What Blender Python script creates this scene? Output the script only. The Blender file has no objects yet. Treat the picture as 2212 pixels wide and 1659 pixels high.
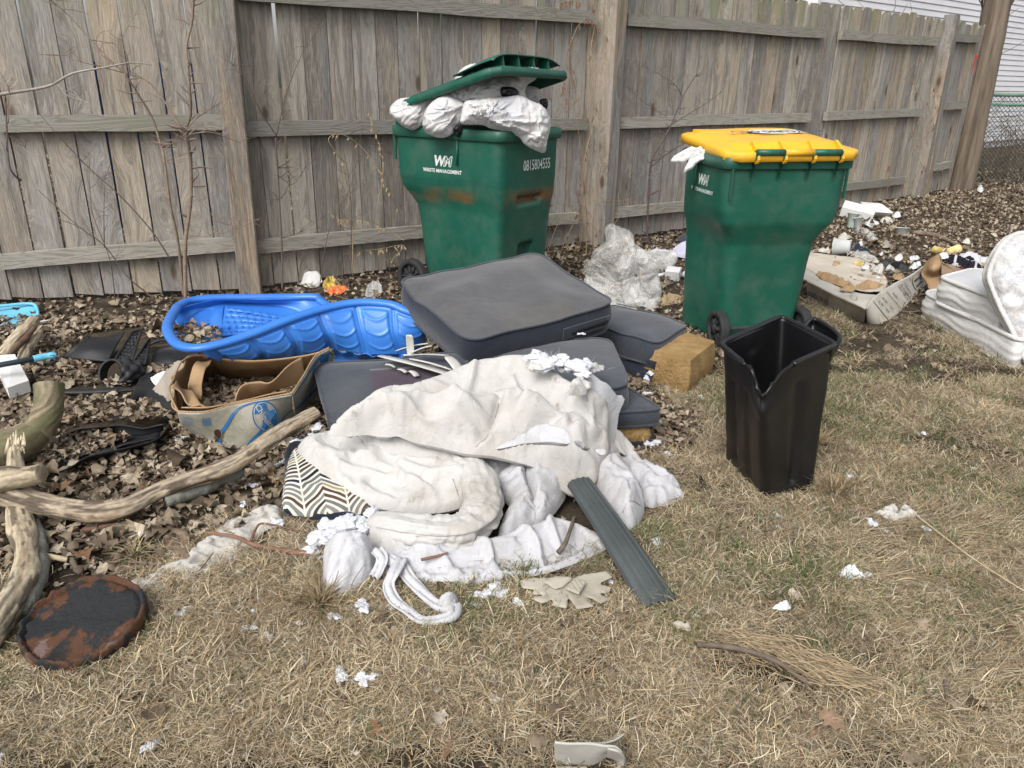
import bpy, math, random
import numpy as np
from mathutils import Matrix, Vector
random.seed(7); rng = np.random.default_rng(7)
scene = bpy.context.scene
COL = scene.collection
# ------------------------------------------------------------------ camera
CH, CF, CT, CR = 1.3, 1655.0, math.radians(21.5), 0.015      # height, focal (photo 2212 px wide), pitch, roll
_f = np.array([0, math.cos(CT), -math.sin(CT)]); _u0 = np.array([0, math.sin(CT), math.cos(CT)]); _r0 = np.array([1., 0, 0])
_r = math.cos(CR)*_r0 + math.sin(CR)*_u0; _u = math.cos(CR)*_u0 - math.sin(CR)*_r0
CAM = np.array([0, 0, CH])
def ray(x, y): return (x-1106)*_r - (y-829.5)*_u + CF*_f
def P(x, y, z=0.0):
    d = ray(x, y); return CAM + d*((z-CH)/d[2])
def on_plane(x, y, p0, n):
    d = ray(x, y); p0 = np.asarray(p0, float); return CAM + d*(((p0-CAM) @ n)/(d @ n))
def at_y(x, y, Y):
    d = ray(x, y); return CAM + d*(Y/d[1])
cd = bpy.data.cameras.new('camera'); cam = bpy.data.objects.new('camera', cd); COL.objects.link(cam)
cam.matrix_world = Matrix(((_r[0], _u[0], -_f[0], 0), (_r[1], _u[1], -_f[1], 0), (_r[2], _u[2], -_f[2], CH), (0, 0, 0, 1)))
cd.sensor_width = 36.0; cd.lens = CF/2212*36.0; cd.clip_start = 0.05; cd.clip_end = 500
scene.camera = cam
# ------------------------------------------------------------------ light (bright overcast)
w = bpy.data.worlds.new('World'); scene.world = w; w.use_nodes = True
wn = w.node_tree.nodes; wl = w.node_tree.links; wn.clear()
SUN_EL, SUN_ROT = math.radians(46), math.radians(205)
sky = wn.new('ShaderNodeTexSky'); sky.sky_type = 'NISHITA'; sky.sun_disc = False
sky.sun_elevation = SUN_EL; sky.sun_rotation = SUN_ROT; sky.air_density = 1.0; sky.dust_density = 4.0; sky.ozone_density = 1.0
hs = wn.new('ShaderNodeHueSaturation'); hs.inputs['Saturation'].default_value = 0.22
bg = wn.new('ShaderNodeBackground'); bg.inputs['Strength'].default_value = 0.135
wo = wn.new('ShaderNodeOutputWorld')
wl.new(sky.outputs[0], hs.inputs['Color']); wl.new(hs.outputs[0], bg.inputs['Color']); wl.new(bg.outputs[0], wo.inputs['Surface'])
sl = bpy.data.lights.new('sun', 'SUN'); sl.energy = 1.5; sl.angle = math.radians(28); sl.color = (1.0, 0.97, 0.93)
so = bpy.data.objects.new('sun', sl); COL.objects.link(so)
_sd = Vector((math.sin(SUN_ROT)*math.cos(SUN_EL), math.cos(SUN_ROT)*math.cos(SUN_EL), math.sin(SUN_EL)))
so.rotation_euler = _sd.to_track_quat('Z', 'Y').to_euler(); so.location = (0, 0, 20)
scene.view_settings.view_transform = 'Standard'; scene.view_settings.look = 'None'
scene.view_settings.gamma = 1.0; scene.view_settings.exposure = 0.6
scene.view_settings.use_curve_mapping = False
scene.cycles.use_denoising = True
scene.cycles.max_bounces = 6; scene.cycles.transparent_max_bounces = 12; scene.cycles.diffuse_bounces = 3
# ------------------------------------------------------------------ numpy noise
_T = np.random.default_rng(3).random((64, 64, 64)).astype(np.float32)
def vnoise(p):
    p = np.asarray(p, float); i = np.floor(p).astype(int); f = p-i; f = f*f*(3-2*f)
    x0, y0, z0 = (i[..., k] & 63 for k in range(3)); x1, y1, z1 = ((i[..., k]+1) & 63 for k in range(3))
    fx, fy, fz = f[..., 0], f[..., 1], f[..., 2]
    a = _T[x0, y0, z0]*(1-fx)+_T[x1, y0, z0]*fx; b = _T[x0, y1, z0]*(1-fx)+_T[x1, y1, z0]*fx
    c = _T[x0, y0, z1]*(1-fx)+_T[x1, y0, z1]*fx; d = _T[x0, y1, z1]*(1-fx)+_T[x1, y1, z1]*fx
    return (a*(1-fy)+b*fy)*(1-fz)+(c*(1-fy)+d*fy)*fz
def fbm(p, s=1.0, o=3, seed=0.0):
    p = np.asarray(p, float)*s+seed; t = 0; a = 1; n = 0
    for _ in range(o): t = t+a*(vnoise(p)-.5); n += a; a *= .5; p = p*2.03+17.1
    return 2*t/n
def v3(x, y, z=0.0):
    x, y = np.asarray(x, float), np.asarray(y, float); return np.stack([x, y, np.broadcast_to(z, x.shape)], -1)
# ------------------------------------------------------------------ objects
WL = {}
def tag(o, label=None, cat=None, group=None, kind=None):
    if label: o['label'] = label
    if cat: o['category'] = cat
    if group: o['group'] = group
    if kind: o['kind'] = kind
    return o
def thing(name, label, cat, loc, group=None):
    o = bpy.data.objects.new(name, None); COL.objects.link(o); o.location = tuple(float(c) for c in loc); o.empty_display_size = .1
    WL[o.name] = np.array(loc, float); return tag(o, label, cat, group)
def mk(name, V, F, mat, parent=None, smooth=True, origin=None, mats=None, mi=None, cols=None):
    V = np.asarray(V, float)
    me = bpy.data.meshes.new(name)
    if parent is not None: org = WL[parent.name]
    elif origin is not None: org = np.asarray(origin, float)
    else:
        org = V.mean(0).copy(); org[2] = V[:, 2].min()
    me.from_pydata((V-org).tolist(), [], F if isinstance(F, list) else F.tolist())
    if mats:
        for m in mats: me.materials.append(m)
        me.polygons.foreach_set('material_index', mi)
    else: me.materials.append(mat)
    if smooth: me.polygons.foreach_set('use_smooth', [True]*len(me.polygons))
    if cols is not None:
        at = me.color_attributes.new('Col', 'FLOAT_COLOR', 'POINT'); at.data.foreach_set('color', np.c_[cols, np.ones(len(cols))].ravel().astype(np.float32))
    me.update()
    o = bpy.data.objects.new(name, me); COL.objects.link(o)
    if parent is not None: o.parent = parent; WL[o.name] = org
    else: o.location = org; WL[o.name] = org
    return o
def solo(name, V, F, mat, label, cat, group=None, **k): return tag(mk(name, V, F, mat, **k), label, cat, group)
def inst(o, loc, rot=(0, 0, 0), scale=1.0, label=None):
    c = o.copy(); COL.objects.link(c); c.location = tuple(float(q) for q in loc); c.rotation_euler = rot
    c.scale = (scale,)*3 if np.isscalar(scale) else scale
    if label: c['label'] = label
    return c
class MB:
    def __init__(s): s.V = []; s.F = []; s.n = 0
    def add(s, V, F):
        V = np.asarray(V, float); s.V.append(V); s.F += [tuple(int(i)+s.n for i in f) for f in F]; s.n += len(V); return s
    def build(s, name, mat, parent=None, **k): return mk(name, np.concatenate(s.V), s.F, mat, parent, **k)
def gridF(nu, nv, closeu=False, closev=False, off=0):
    F = []
    for i in range(nu if closeu else nu-1):
        for j in range(nv if closev else nv-1):
            a = i*nv+j; b = ((i+1) % nu)*nv+j; c = ((i+1) % nu)*nv+(j+1) % nv; d = i*nv+(j+1) % nv
            F.append((a+off, b+off, c+off, d+off))
    return F
def box(lo, hi, R=None, t=None):
    (a, b, c), (d, e, f) = lo, hi
    V = np.array([(a, b, c), (d, b, c), (d, e, c), (a, e, c), (a, b, f), (d, b, f), (d, e, f), (a, e, f)], float)
    if R is not None: V = V @ np.asarray(R).T
    if t is not None: V = V+np.asarray(t)
    return V, [(0, 3, 2, 1), (4, 5, 6, 7), (0, 1, 5, 4), (1, 2, 6, 5), (2, 3, 7, 6), (3, 0, 4, 7)]
def nrm(v): v = np.asarray(v, float); return v/(np.linalg.norm(v, axis=-1, keepdims=True)+1e-12)
def rotz(a): return np.array([[math.cos(a), -math.sin(a), 0], [math.sin(a), math.cos(a), 0], [0, 0, 1.]])
def eul(a, b, c):
    ca, sa, cb, sb = math.cos(a), math.sin(a), math.cos(b), math.sin(b)
    Rx = np.array([[1, 0, 0], [0, ca, -sa], [0, sa, ca]]); Ry = np.array([[cb, 0, sb], [0, 1, 0], [-sb, 0, cb]])
    return rotz(c) @ Ry @ Rx
def spline(pts, n, closed=False):
    p = np.asarray(pts, float); m = len(p); out = []
    segs = m if closed else m-1
    k = max(1, int(round(n/segs)))
    for i in range(segs):
        if closed: a, b, c, d = p[(i-1) % m], p[i], p[(i+1) % m], p[(i+2) % m]
        else: a, b, c, d = p[max(i-1, 0)], p[i], p[i+1], p[min(i+2, m-1)]
        for j in range(k):
            t = j/k
            out.append(.5*((2*b)+(-a+c)*t+(2*a-5*b+4*c-d)*t*t+(-a+3*b-3*c+d)*t**3))
    if not closed: out.append(p[-1])
    return np.array(out)
def tube(path, rad, ns=8, n=0, closed=False, flat=1.0, up=None, noise=0.0, nsc=20., cap=True, seed=0., ov=None):
    """V,F of a tube; path pts, rad scalar/list; flat squashes along 'up'"""
    p = np.asarray(path, float); r = np.broadcast_to(np.asarray(rad, float), (len(p),))
    if n:
        q = spline(np.c_[p, r], n, closed); p, r = q[:, :3], np.maximum(q[:, 3], 1e-4)
    m = len(p)
    t = nrm(np.roll(p, -1, 0)-np.roll(p, 1, 0)) if closed else nrm(np.gradient(p, axis=0))
    ref = np.array([0, 0, 1.]) if up is None else np.asarray(up, float)
    if up is None and abs(t[:, 2]).mean() > .8: ref = np.array([0, 1., 0])
    s = nrm(np.cross(t, ref)); b = np.cross(s, t)
    a = np.arange(ns)/ns*2*math.pi
    V = p[:, None]+(s[:, None]*np.cos(a)[None, :, None]+b[:, None]*(np.sin(a)*flat)[None, :, None])*r[:, None, None]
    if noise:
        d = fbm(V*1.0, nsc, 3, seed)[..., None]*noise*r[:, None, None]*1.0
        V = V+nrm(V-p[:, None])*d
    V = V.reshape(-1, 3); F = gridF(m, ns, closed, True)
    if cap and not closed:
        F.append(tuple(range(ns))[::1]); F.append(tuple((m-1)*ns+i for i in range(ns))[::-1])
    return V, F
def grain_log(path, rad, nseg, ns=44, seed=0., pal=None, amp=.06, rough=.0, twist=.4, moss=0., ends=None):
    q = spline(np.c_[np.asarray(path, float), rad], nseg); V, F = tube(q[:, :3], np.maximum(q[:, 3], .002), ns); m = len(q)
    d = np.r_[0, np.cumsum(np.linalg.norm(np.diff(q[:, :3], axis=0), axis=1))]; a = np.arange(ns)/ns*2*math.pi
    D, A_ = np.meshgrid(d, a, indexing='ij'); A2 = A_+twist*D*3
    big = fbm(np.stack([np.cos(A_)*.8, np.sin(A_)*.8, D*7.], -1), 1., 3, seed); st = fbm(np.stack([np.cos(A2)*6, np.sin(A2)*6, D*9.], -1), 1., 4, seed+5); fi = fbm(np.stack([np.cos(A2)*16, np.sin(A2)*16, D*22.], -1), 1., 3, seed+9)
    c = q[:, None, :3]; V = V.reshape(m, ns, 3); r_ = q[:, None, 3:4]; o = V-c; V = c+o*(1+amp*5*big[..., None]+amp*(1+rough*6)*(.9*st+.5*fi)[..., None])
    pal = np.array(pal); t = np.clip(.5+1.1*st+.6*fi+.35*big, 0, 1)*(len(pal)-1); i = np.minimum(t.astype(int), len(pal)-2); f = (t-i)[..., None]; col = pal[i]*(1-f)+pal[i+1]*f
    dk = np.clip((fbm(np.stack([np.cos(A_)*2, np.sin(A_)*2, D*12], -1), 1., 4, seed+20)-.16)*6, 0, .8)[..., None]; col = col*(1-dk)+np.array([.05, .038, .03])*dk
    if moss: mk2 = np.clip((fbm(np.stack([np.cos(A_)*1.5, np.sin(A_)*1.5, D*9], -1), 1., 4, seed+30)+.12)*4, 0, 1)[..., None]*moss; col = col*(1-mk2)+np.array([.115, .12, .055])*mk2
    return V.reshape(-1, 3), F, col.reshape(-1, 3)
def poly_sdf(q, poly):
    """signed distance (inside +) and nearest boundary point"""
    a = poly; b = np.roll(poly, -1, 0); best = np.full(len(q), 1e9); near = np.zeros_like(q); ins = np.zeros(len(q), bool)
    for i in range(len(a)):
        e = b[i]-a[i]; w_ = q-a[i]; t = np.clip((w_ @ e)/(e @ e+1e-15), 0, 1); pt = a[i]+t[:, None]*e
        d = ((q-pt)**2).sum(1); m = d < best; best[m] = d[m]; near[m] = pt[m]
        c1 = (a[i][1] <= q[:, 1]) != (b[i][1] <= q[:, 1])
        xx = a[i][0]+(q[:, 1]-a[i][1])/(b[i][1]-a[i][1]+1e-15)*e[0]
        ins ^= c1 & (q[:, 0] < xx)
    return np.where(ins, 1, -1)*np.sqrt(best), near
def line_d(q, pl):
    best = np.full(len(q), 1e9)
    for a, b in zip(pl[:-1], pl[1:]):
        e = b-a; t = np.clip(((q-a) @ e)/(e @ e+1e-15), 0, 1)
        best = np.minimum(best, np.linalg.norm(q-(a+t[:, None]*e), axis=1))
    return best
def puff(name, outl, mat, parent=None, n=(0, 0, 1), H=.06, Hb=None, ew=.08, res=.01, ctrl=(), seams=(), sd=.012, sw=.012,
         wr=.006, wdir=None, wsc=14., knots=(), kamp=.01, kf=26., smoothn=4, power=.5, jag=0., seed=0., fn=None, build=True, lum=.4, drop=0., folds=(), pipes=(), pipem=None, piper=.0015, cloth=None):
    """closed puffed-up cloth shape inside a 3-D outline; returns object"""
    O = np.asarray(outl, float); n = nrm(np.asarray(n, float))
    e1 = nrm(np.cross([0, 1, 0], n)) if abs(n[1]) < .9 else nrm(np.cross(n, [0, 0, 1])*-1)
    e1 = nrm(np.array([1., 0, 0])-n*n[0]); e2 = np.cross(n, e1)
    Hb = H*.4 if Hb is None else Hb
    L = np.stack([O @ e1, O @ e2, O @ n], -1)
    S = spline(L, len(L)*smoothn, True) if smoothn > 1 else L
    if jag:
        j = np.random.default_rng(int(seed*7+5)); S = S.copy(); S[:, :2] += j.normal(0, jag, (len(S), 2))
    poly = S[:, :2]; lo = poly.min(0)-2*res; hi = poly.max(0)+2*res
    nx, ny = (np.ceil((hi-lo)/res)).astype(int)+1
    gx, gy = np.meshgrid(lo[0]+np.arange(nx)*res, lo[1]+np.arange(ny)*res, indexing='ij'); q = np.stack([gx.ravel(), gy.ravel()], -1)
    d, near = poly_sdf(q, poly)
    keep = d > -1.45*res; snap = d < .3*res
    q = np.where(snap[:, None], near, q); band = keep & ~snap & (d < 3.2*res); kf_ = keep.astype(float).reshape(nx, ny); G2 = q.reshape(nx, ny, 2)
    for _ in range(10):
        a = np.zeros_like(G2); c_ = np.zeros((nx, ny))
        for dx, dy in ((1, 0), (-1, 0), (0, 1), (0, -1)):
            a += np.roll(G2*kf_[..., None], (dx, dy), (0, 1)); c_ += np.roll(kf_, (dx, dy), (0, 1))
        G2 = np.where(band.reshape(nx, ny, 1), a/np.maximum(c_, 1)[..., None], G2)
    q = G2.reshape(-1, 2); d2, _n = poly_sdf(q[band], poly); d = d.copy(); d[band] = d2
    dd = np.where(snap, 0, np.maximum(d, 0))
    SD = []
    for a_, b_ in zip(S, np.roll(S, -1, 0)):
        k_ = max(1, int(np.ceil(np.linalg.norm((b_-a_)[:2])/(1.1*res)))); SD += [a_+(b_-a_)*j/k_ for j in range(k_)]
    S = np.array(SD)
    C = S if not len(ctrl) else np.r_[S, np.array([[np.dot(c, e1), np.dot(c, e2), np.dot(c, n)] for c in np.asarray(ctrl, float)])]
    wgt = np.r_[np.ones(len(S)), np.full(len(C)-len(S), 30.)]
    z = np.zeros(len(q)); ws = np.zeros(len(q))
    for c, g in zip(C, wgt):
        k = g/(((q-c[:2])**2).sum(1)+(1.5*res)**2)**1.5; z += k*c[2]; ws += k
    z /= ws
    t = np.clip(dd/ew, 0, 1); h = (1-(1-t)**2)**power
    q3 = np.c_[q, np.zeros(len(q))]
    hh = h*H*(1+lum*fbm(q3, 5., 2, seed+3))
    for s in seams:
        s2 = np.array([[np.dot(c, e1), np.dot(c, e2)] for c in s]); dl = line_d(q, spline(s2, len(s2)*4))
        hh -= sd*np.exp(-(dl/sw)**2)*np.minimum(1, t*2)-sd*.35*np.exp(-((dl-2.4*sw)/(sw*1.6))**2)*t
    for pl_, am_, wd_ in folds:
        s2 = np.array([[np.dot(c, e1), np.dot(c, e2)] for c in pl_]); dl = line_d(q, spline(s2, len(s2)*4)); hh += am_*np.exp(-(dl/wd_)**2)*np.minimum(1, t*2)
    if wr:
        if wdir is not None:
            a = nrm(np.array([np.dot(wdir, e1), np.dot(wdir, e2)])); b = np.array([-a[1], a[0]])
            c3 = np.c_[q @ a*.22, q @ b, np.zeros(len(q))]
            c3[:, 1] += .06*fbm(q3, 4., 2, seed+9)
        else: c3 = q3
        f1 = fbm(c3, wsc, 3, seed+1)
        hh += wr*2.2*(.5-np.abs(f1)*2.0)*np.minimum(1, t*1.6) + wr*.5*fbm(q3, wsc*2.5, 2, seed+5)*t
    for kx in knots:
        k2 = np.array([np.dot(kx, e1), np.dot(kx, e2)]); v = q-k2; rr = np.linalg.norm(v, axis=1)+1e-6; an = np.arctan2(v[:, 1], v[:, 0])
        f2 = fbm(np.c_[np.cos(an)*kf/6, np.sin(an)*kf/6, rr*2.2], 1.6, 3, seed+11)
        hh += kamp*(.5-np.abs(f2)*2.4)*np.exp(-rr/.22)*np.minimum(1, t*2)*1.6
    if fn is not None: hh = hh+fn(q, dd, e1, e2)
    hh = np.where(snap, 0, hh)
    idx = -np.ones(len(q), int); idx[keep] = np.arange(keep.sum()); K = keep.reshape(nx, ny)
    Q = q[keep]; base = z[keep]-drop*H; top = base+hh[keep]; bot = base-Hb*h[keep]
    X = Q[:, 0:1]*e1+Q[:, 1:2]*e2
    VT = X+top[:, None]*n; VB = X+bot[:, None]*n; N = len(VT)
    fc = K[:-1, :-1] & K[1:, :-1] & K[1:, 1:] & K[:-1, 1:]; I_ = (~snap & keep).reshape(nx, ny); fc &= I_[:-1, :-1] | I_[1:, :-1] | I_[1:, 1:] | I_[:-1, 1:]
    I = idx.reshape(nx, ny)
    A = np.stack([I[:-1, :-1][fc], I[1:, :-1][fc], I[1:, 1:][fc], I[:-1, 1:][fc]], -1)
    F = np.r_[A, A[:, ::-1]+N]
    if not build: return np.r_[VT, VB], F.tolist()
    o_ = mk(name, np.r_[VT, VB], F.tolist(), mat, parent)
    if cloth: top = wrinkle(o_, N, n, dd[keep], **cloth)[:N] @ n
    for pl_ in pipes:
        s2 = spline(np.array([[np.dot(c, e1), np.dot(c, e2)] for c in pl_]), len(pl_)*14); ds_, _q = poly_sdf(s2, poly); s2 = s2[ds_ > .006]; pts = []
        if len(s2) < 4: continue
        for c in s2:
            dq = ((Q-c)**2).sum(1); k4 = np.argsort(dq)[:4]; w4 = 1/(dq[k4]+1e-7); pts.append(np.r_[c, (top[k4]*w4).sum()/w4.sum()])
        pts = np.array(pts); pts[1:-1, 2] = (pts[:-2, 2]+pts[1:-1, 2]*2+pts[2:, 2])/4
        W3 = pts[:, 0:1]*e1+pts[:, 1:2]*e2+pts[:, 2:3]*n; mk('piping', *tube(W3, piper, 5), pipem, parent if parent is not None else o_)
    return o_
def wrinkle(o, N, n, dist, shrink=.10, frames=14, pin=.12, bend=.3, press=.0, edge=.012):
    """let the upper sheet grow inside its outline with a short cloth run, so that it buckles into real folds"""
    me = o.data; vg = o.vertex_groups.new(name='pin'); tot = len(me.vertices)
    vg.add(list(range(N, tot)), 1.0, 'REPLACE')
    for lo_, hi_, w_ in ((-1, edge*.25, 1.), (edge*.25, edge, .6), (edge, 1e9, pin)):
        ids = np.nonzero((dist > lo_) & (dist <= hi_))[0].tolist()
        if ids: vg.add(ids, w_, 'REPLACE')
    md = o.modifiers.new('cloth', 'CLOTH'); st = md.settings; st.vertex_group_mass = 'pin'; st.pin_stiffness = 1.0; st.quality = 5; st.mass = .15
    st.tension_stiffness = st.compression_stiffness = 30; st.shear_stiffness = 12; st.bending_stiffness = bend; st.shrink_min = -shrink; st.shrink_max = -shrink; st.tension_damping = st.compression_damping = 12; st.bending_damping = .5; st.air_damping = 3
    st.effector_weights.gravity = .15
    if press: st.use_pressure = True; st.uniform_pressure_force = press
    md.collision_settings.use_collision = False; md.point_cache.frame_start = 1; md.point_cache.frame_end = frames
    old = np.zeros(tot*3); me.vertices.foreach_get('co', old)
    for f in range(1, frames+1): scene.frame_set(f)
    ev = o.evaluated_get(bpy.context.evaluated_depsgraph_get()); co = np.zeros(tot*3); ev.data.vertices.foreach_get('co', co)
    o.modifiers.remove(md); o.vertex_groups.clear()
    if np.isfinite(co).all() and np.abs(co-old).max() < .2: me.vertices.foreach_set('co', co)
    else: co = old
    me.update(); scene.frame_set(1)
    return co.reshape(-1, 3)+WL[o.name]
def thick(V, F, nu, nv, th):
    """give a (nu x nv) grid sheet thickness th"""
    G = V.reshape(nu, nv, 3); n = nrm(np.cross(np.gradient(G, axis=0), np.gradient(G, axis=1)))
    V2 = np.r_[V, (G-n*th).reshape(-1, 3)]; N = nu*nv; F2 = list(F)+[tuple(i+N for i in f[::-1]) for f in F]
    b = [i*nv for i in range(nu)]+[(nu-1)*nv+j for j in range(1, nv)]+[i*nv+nv-1 for i in range(nu-2, -1, -1)]+[j for j in range(nv-2, 0, -1)]
    for i in range(len(b)):
        a, c = b[i], b[(i+1) % len(b)]; F2.append((a, a+N, c+N, c))
    return V2, F2
def sheet(f, nu, nv, th=.004):
    u, v = np.meshgrid(np.linspace(0, 1, nu), np.linspace(0, 1, nv), indexing='ij')
    V = np.asarray(f(u, v), float).reshape(-1, 3); return thick(V, gridF(nu, nv), nu, nv, th)
def loft(curves, nu, nv, th=.004, disp=None):
    """sheet through several 3-D polylines (rows)"""
    C = []
    for c in curves:
        s = spline(c, nu*2); d = np.r_[0, np.cumsum(np.linalg.norm(np.diff(s, axis=0), axis=1))]; t = np.linspace(0, d[-1], nu)
        C.append(np.stack([np.interp(t, d, s[:, k]) for k in range(3)], -1))
    C = np.array(C); G = np.zeros((nu, nv, 3))
    for i in range(nu):
        s = spline(C[:, i], nv*2); tt = np.linspace(0, len(s)-1, nv)
        for k in range(3): G[i, :, k] = np.interp(tt, np.arange(len(s)), s[:, k])
    if disp is not None:
        n = nrm(np.cross(np.gradient(G, axis=0), np.gradient(G, axis=1)))
        u, v = np.meshgrid(np.linspace(0, 1, nu), np.linspace(0, 1, nv), indexing='ij')
        G = G+n*disp(u, v, G)[..., None]
    return thick(G.reshape(-1, 3), gridF(nu, nv), nu, nv, th)+(G,)
_TC = {}
def text2d(s, bold=0.0, shear=0.0, outline=False):
    k = (s, bold, shear)
    if k not in _TC:
        c = bpy.data.curves.new('t', 'FONT'); c.body = s; c.size = 1.0; c.offset = bold; c.shear = shear; c.resolution_u = 2; c.align_x = 'CENTER'
        o = bpy.data.objects.new('t', c); me = bpy.data.meshes.new_from_object(o)
        V = np.array([v.co[:2] for v in me.vertices]); F = [tuple(p.vertices) for p in me.polygons]
        _TC[k] = (V, F); bpy.data.objects.remove(o); bpy.data.curves.remove(c); bpy.data.meshes.remove(me)
    return _TC[k]
def decal(mb, V2, F, fmap):
    mb.add(fmap(V2), F)
def ring2d(a, b, w, n=40):
    t = np.arange(n)/n*2*math.pi; o = np.c_[a*np.cos(t), b*np.sin(t)]; i = np.c_[(a-w)*np.cos(t), (b-w)*np.sin(t)]
    return np.r_[o, i], [(k, (k+1) % n, n+(k+1) % n, n+k) for k in range(n)]
def strip2d(pts, w):
    p = spline(pts, len(pts)*6) if len(pts) > 2 else np.asarray(pts, float); t = nrm(np.gradient(p, axis=0)); s = np.c_[-t[:, 1], t[:, 0]]*w/2
    m = len(p); return np.r_[p+s, p-s], [(k, m+k, m+k+1, k+1) for k in range(m-1)]
# ------------------------------------------------------------------ materials
class NT:
    def __init__(s, name, rough=.7, spec=.3):
        s.m = bpy.data.materials.new(name); s.m.use_nodes = True; s.t = s.m.node_tree; s.b = s.t.nodes['Principled BSDF']
        s.b.inputs['Roughness'].default_value = rough; s.b.inputs['Specular IOR Level'].default_value = spec
        s.tc = s.n('ShaderNodeTexCoord'); s.co = s.tc.outputs['Object']
    def n(s, t, **k):
        x = s.t.nodes.new(t)
        for a, b in k.items(): setattr(x, a, b)
        return x
    def l(s, a, b): s.t.links.new(a, b)
    def setv(s, sock, v):
        if isinstance(v, (int, float)): sock.default_value = v
        elif isinstance(v, tuple): sock.default_value = v if len(sock.default_value) == len(v) else (*v, 1)[:len(sock.default_value)]
        else: s.l(v, sock)
    def math(s, op, a, b=0.0, c=None, clamp=False):
        x = s.n('ShaderNodeMath', operation=op); x.use_clamp = clamp; s.setv(x.inputs[0], a); s.setv(x.inputs[1], b)
        if c is not None: s.setv(x.inputs[2], c)
        return x.outputs[0]
    def map(s, scale=(1, 1, 1), rot=(0, 0, 0), co=None, loc=None):
        x = s.n('ShaderNodeMapping'); s.l(co or s.co, x.inputs['Vector']); x.inputs['Scale'].default_value = scale; x.inputs['Rotation'].default_value = rot
        if loc is not None: s.setv(x.inputs['Location'], loc)
        return x.outputs[0]
    def noise(s, sc, det=4, co=None, dist=0.0, rough=.55):
        x = s.n('ShaderNodeTexNoise'); s.l(co or s.co, x.inputs['Vector']); x.inputs['Scale'].default_value = sc
        x.inputs['Detail'].default_value = det; x.inputs['Distortion'].default_value = dist; x.inputs['Roughness'].default_value = rough
        return x.outputs[0]
    def ramp(s, fac, stops, interp='LINEAR'):
        x = s.n('ShaderNodeValToRGB'); s.setv(x.inputs[0], fac); r = x.color_ramp; r.interpolation = interp
        while len(r.elements) < len(stops): r.elements.new(.5)
        for e, (p, c) in zip(r.elements, stops):
            e.position = p; e.color = (c, c, c, 1) if isinstance(c, (int, float)) else (*c, 1)
        return x.outputs[0]
    def mix(s, f, a, b, mode='MIX'):
        x = s.n('ShaderNodeMix', data_type='RGBA', blend_type=mode); s.setv(x.inputs[0], f); s.setv(x.inputs[6], a); s.setv(x.inputs[7], b); return x.outputs[2]
    def bump(s, h, st=.3, dist=.01):
        x = s.n('ShaderNodeBump'); x.inputs['Strength'].default_value = st; x.inputs['Distance'].default_value = dist; s.l(h, x.inputs['Height'])
        s.l(x.outputs[0], s.b.inputs['Normal']); return x
    def col(s, c): s.setv(s.b.inputs['Base Color'], c); return s
def simple(name, c1, c2=None, rough=.7, sc=8., bump=.15, bsc=60., dirt=None, dsc=3., dlo=.55, dhi=.75, spec=.3, bd=.003):
    k = NT(name, rough, spec); c2 = c2 or tuple(x*.8 for x in c1)
    c = k.mix(k.ramp(k.noise(sc, 5), [(.35, 0.), (.65, 1.)]), c1, c2)
    if dirt: c = k.mix(k.ramp(k.noise(dsc, 8, rough=.65), [(dlo, 0.), (dhi, 1.)]), c, dirt)
    k.col(c)
    if bump: k.bump(k.noise(bsc, 4), bump, bd)
    return k.m
# ================================================================== GROUND
def gh(x, y):
    p = v3(x, y); g = .018*fbm(p, 1.1, 2)+.014*fbm(p, 5.5, 3, 4.)
    for hx, hy, r, dp in HOLES: g = g-dp*np.exp(-(((np.asarray(x)-hx)/r)**2+((np.asarray(y)-hy)/r)**2))
    return g
HOLES = [(*P(x, y)[:2], r, d) for x, y, r, d in ((1660, 1445, .07, .03), (1745, 1490, .06, .035), (835, 1390, .05, .02), (1060, 1640, .05, .015), (2030, 1545, .05, .02), (440, 1420, .04, .02), (1420, 1365, .06, .015))]
_z = lambda x, y: P(x*.3968, 548.6+y*.3968)[:2]
NOLEAF = [np.array([_z(*q) for q in pl]) for pl in (((240, 1230), (330, 980), (500, 930), (780, 925), (930, 910), (900, 1020), (560, 1120)), ((600, 920), (700, 800), (780, 660), (900, 680), (960, 860), (860, 930), (700, 960)), ((330, 570), (470, 440), (690, 420), (760, 400), (830, 470), (790, 620), (700, 700), (560, 700), (480, 590)), ((0, 725), (760, 725), (760, 760), (0, 765)), ((790, 620), (800, 480), (1000, 470), (1090, 540), (1000, 640)))]
NOG = [np.array([P(180+140*math.cos(a), 1345+98*math.sin(a))[:2] for a in np.linspace(0, 6.2, 20)]),
       np.array([P(x, y)[:2] for x, y in ((325, 1262), (420, 1225), (560, 1110), (620, 1110), (560, 1215), (400, 1275))]),
       np.array([P(x, y)[:2] for x, y in ((640, 1080), (700, 1180), (720, 1270), (900, 1250), (1020, 1252), (1190, 1225), (1370, 1150), (1460, 1080), (1350, 1000), (900, 950))]),
       np.array([P(x, y)[:2] for x, y in ((1130, 1255), (1160, 1235), (1310, 1235), (1320, 1290), (1240, 1315), (1150, 1300))]),
       np.array([P(x, y)[:2] for x, y in ((1200, 1600), (1340, 1600), (1340, 1680), (1200, 1680))]),
       np.array([P(x, y)[:2] for x, y in ((1290, 1180), (1340, 1150), (1460, 1310), (1400, 1318))])]
NOG.append(np.array([P(1474.7+x*.3387, 1097.2+y*.3387)[:2] for x, y in ((60, 860), (300, 890), (560, 960), (760, 1080), (980, 1170), (1060, 1260), (900, 1290), (640, 1180), (420, 1130), (200, 1040), (80, 950))]))
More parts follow.
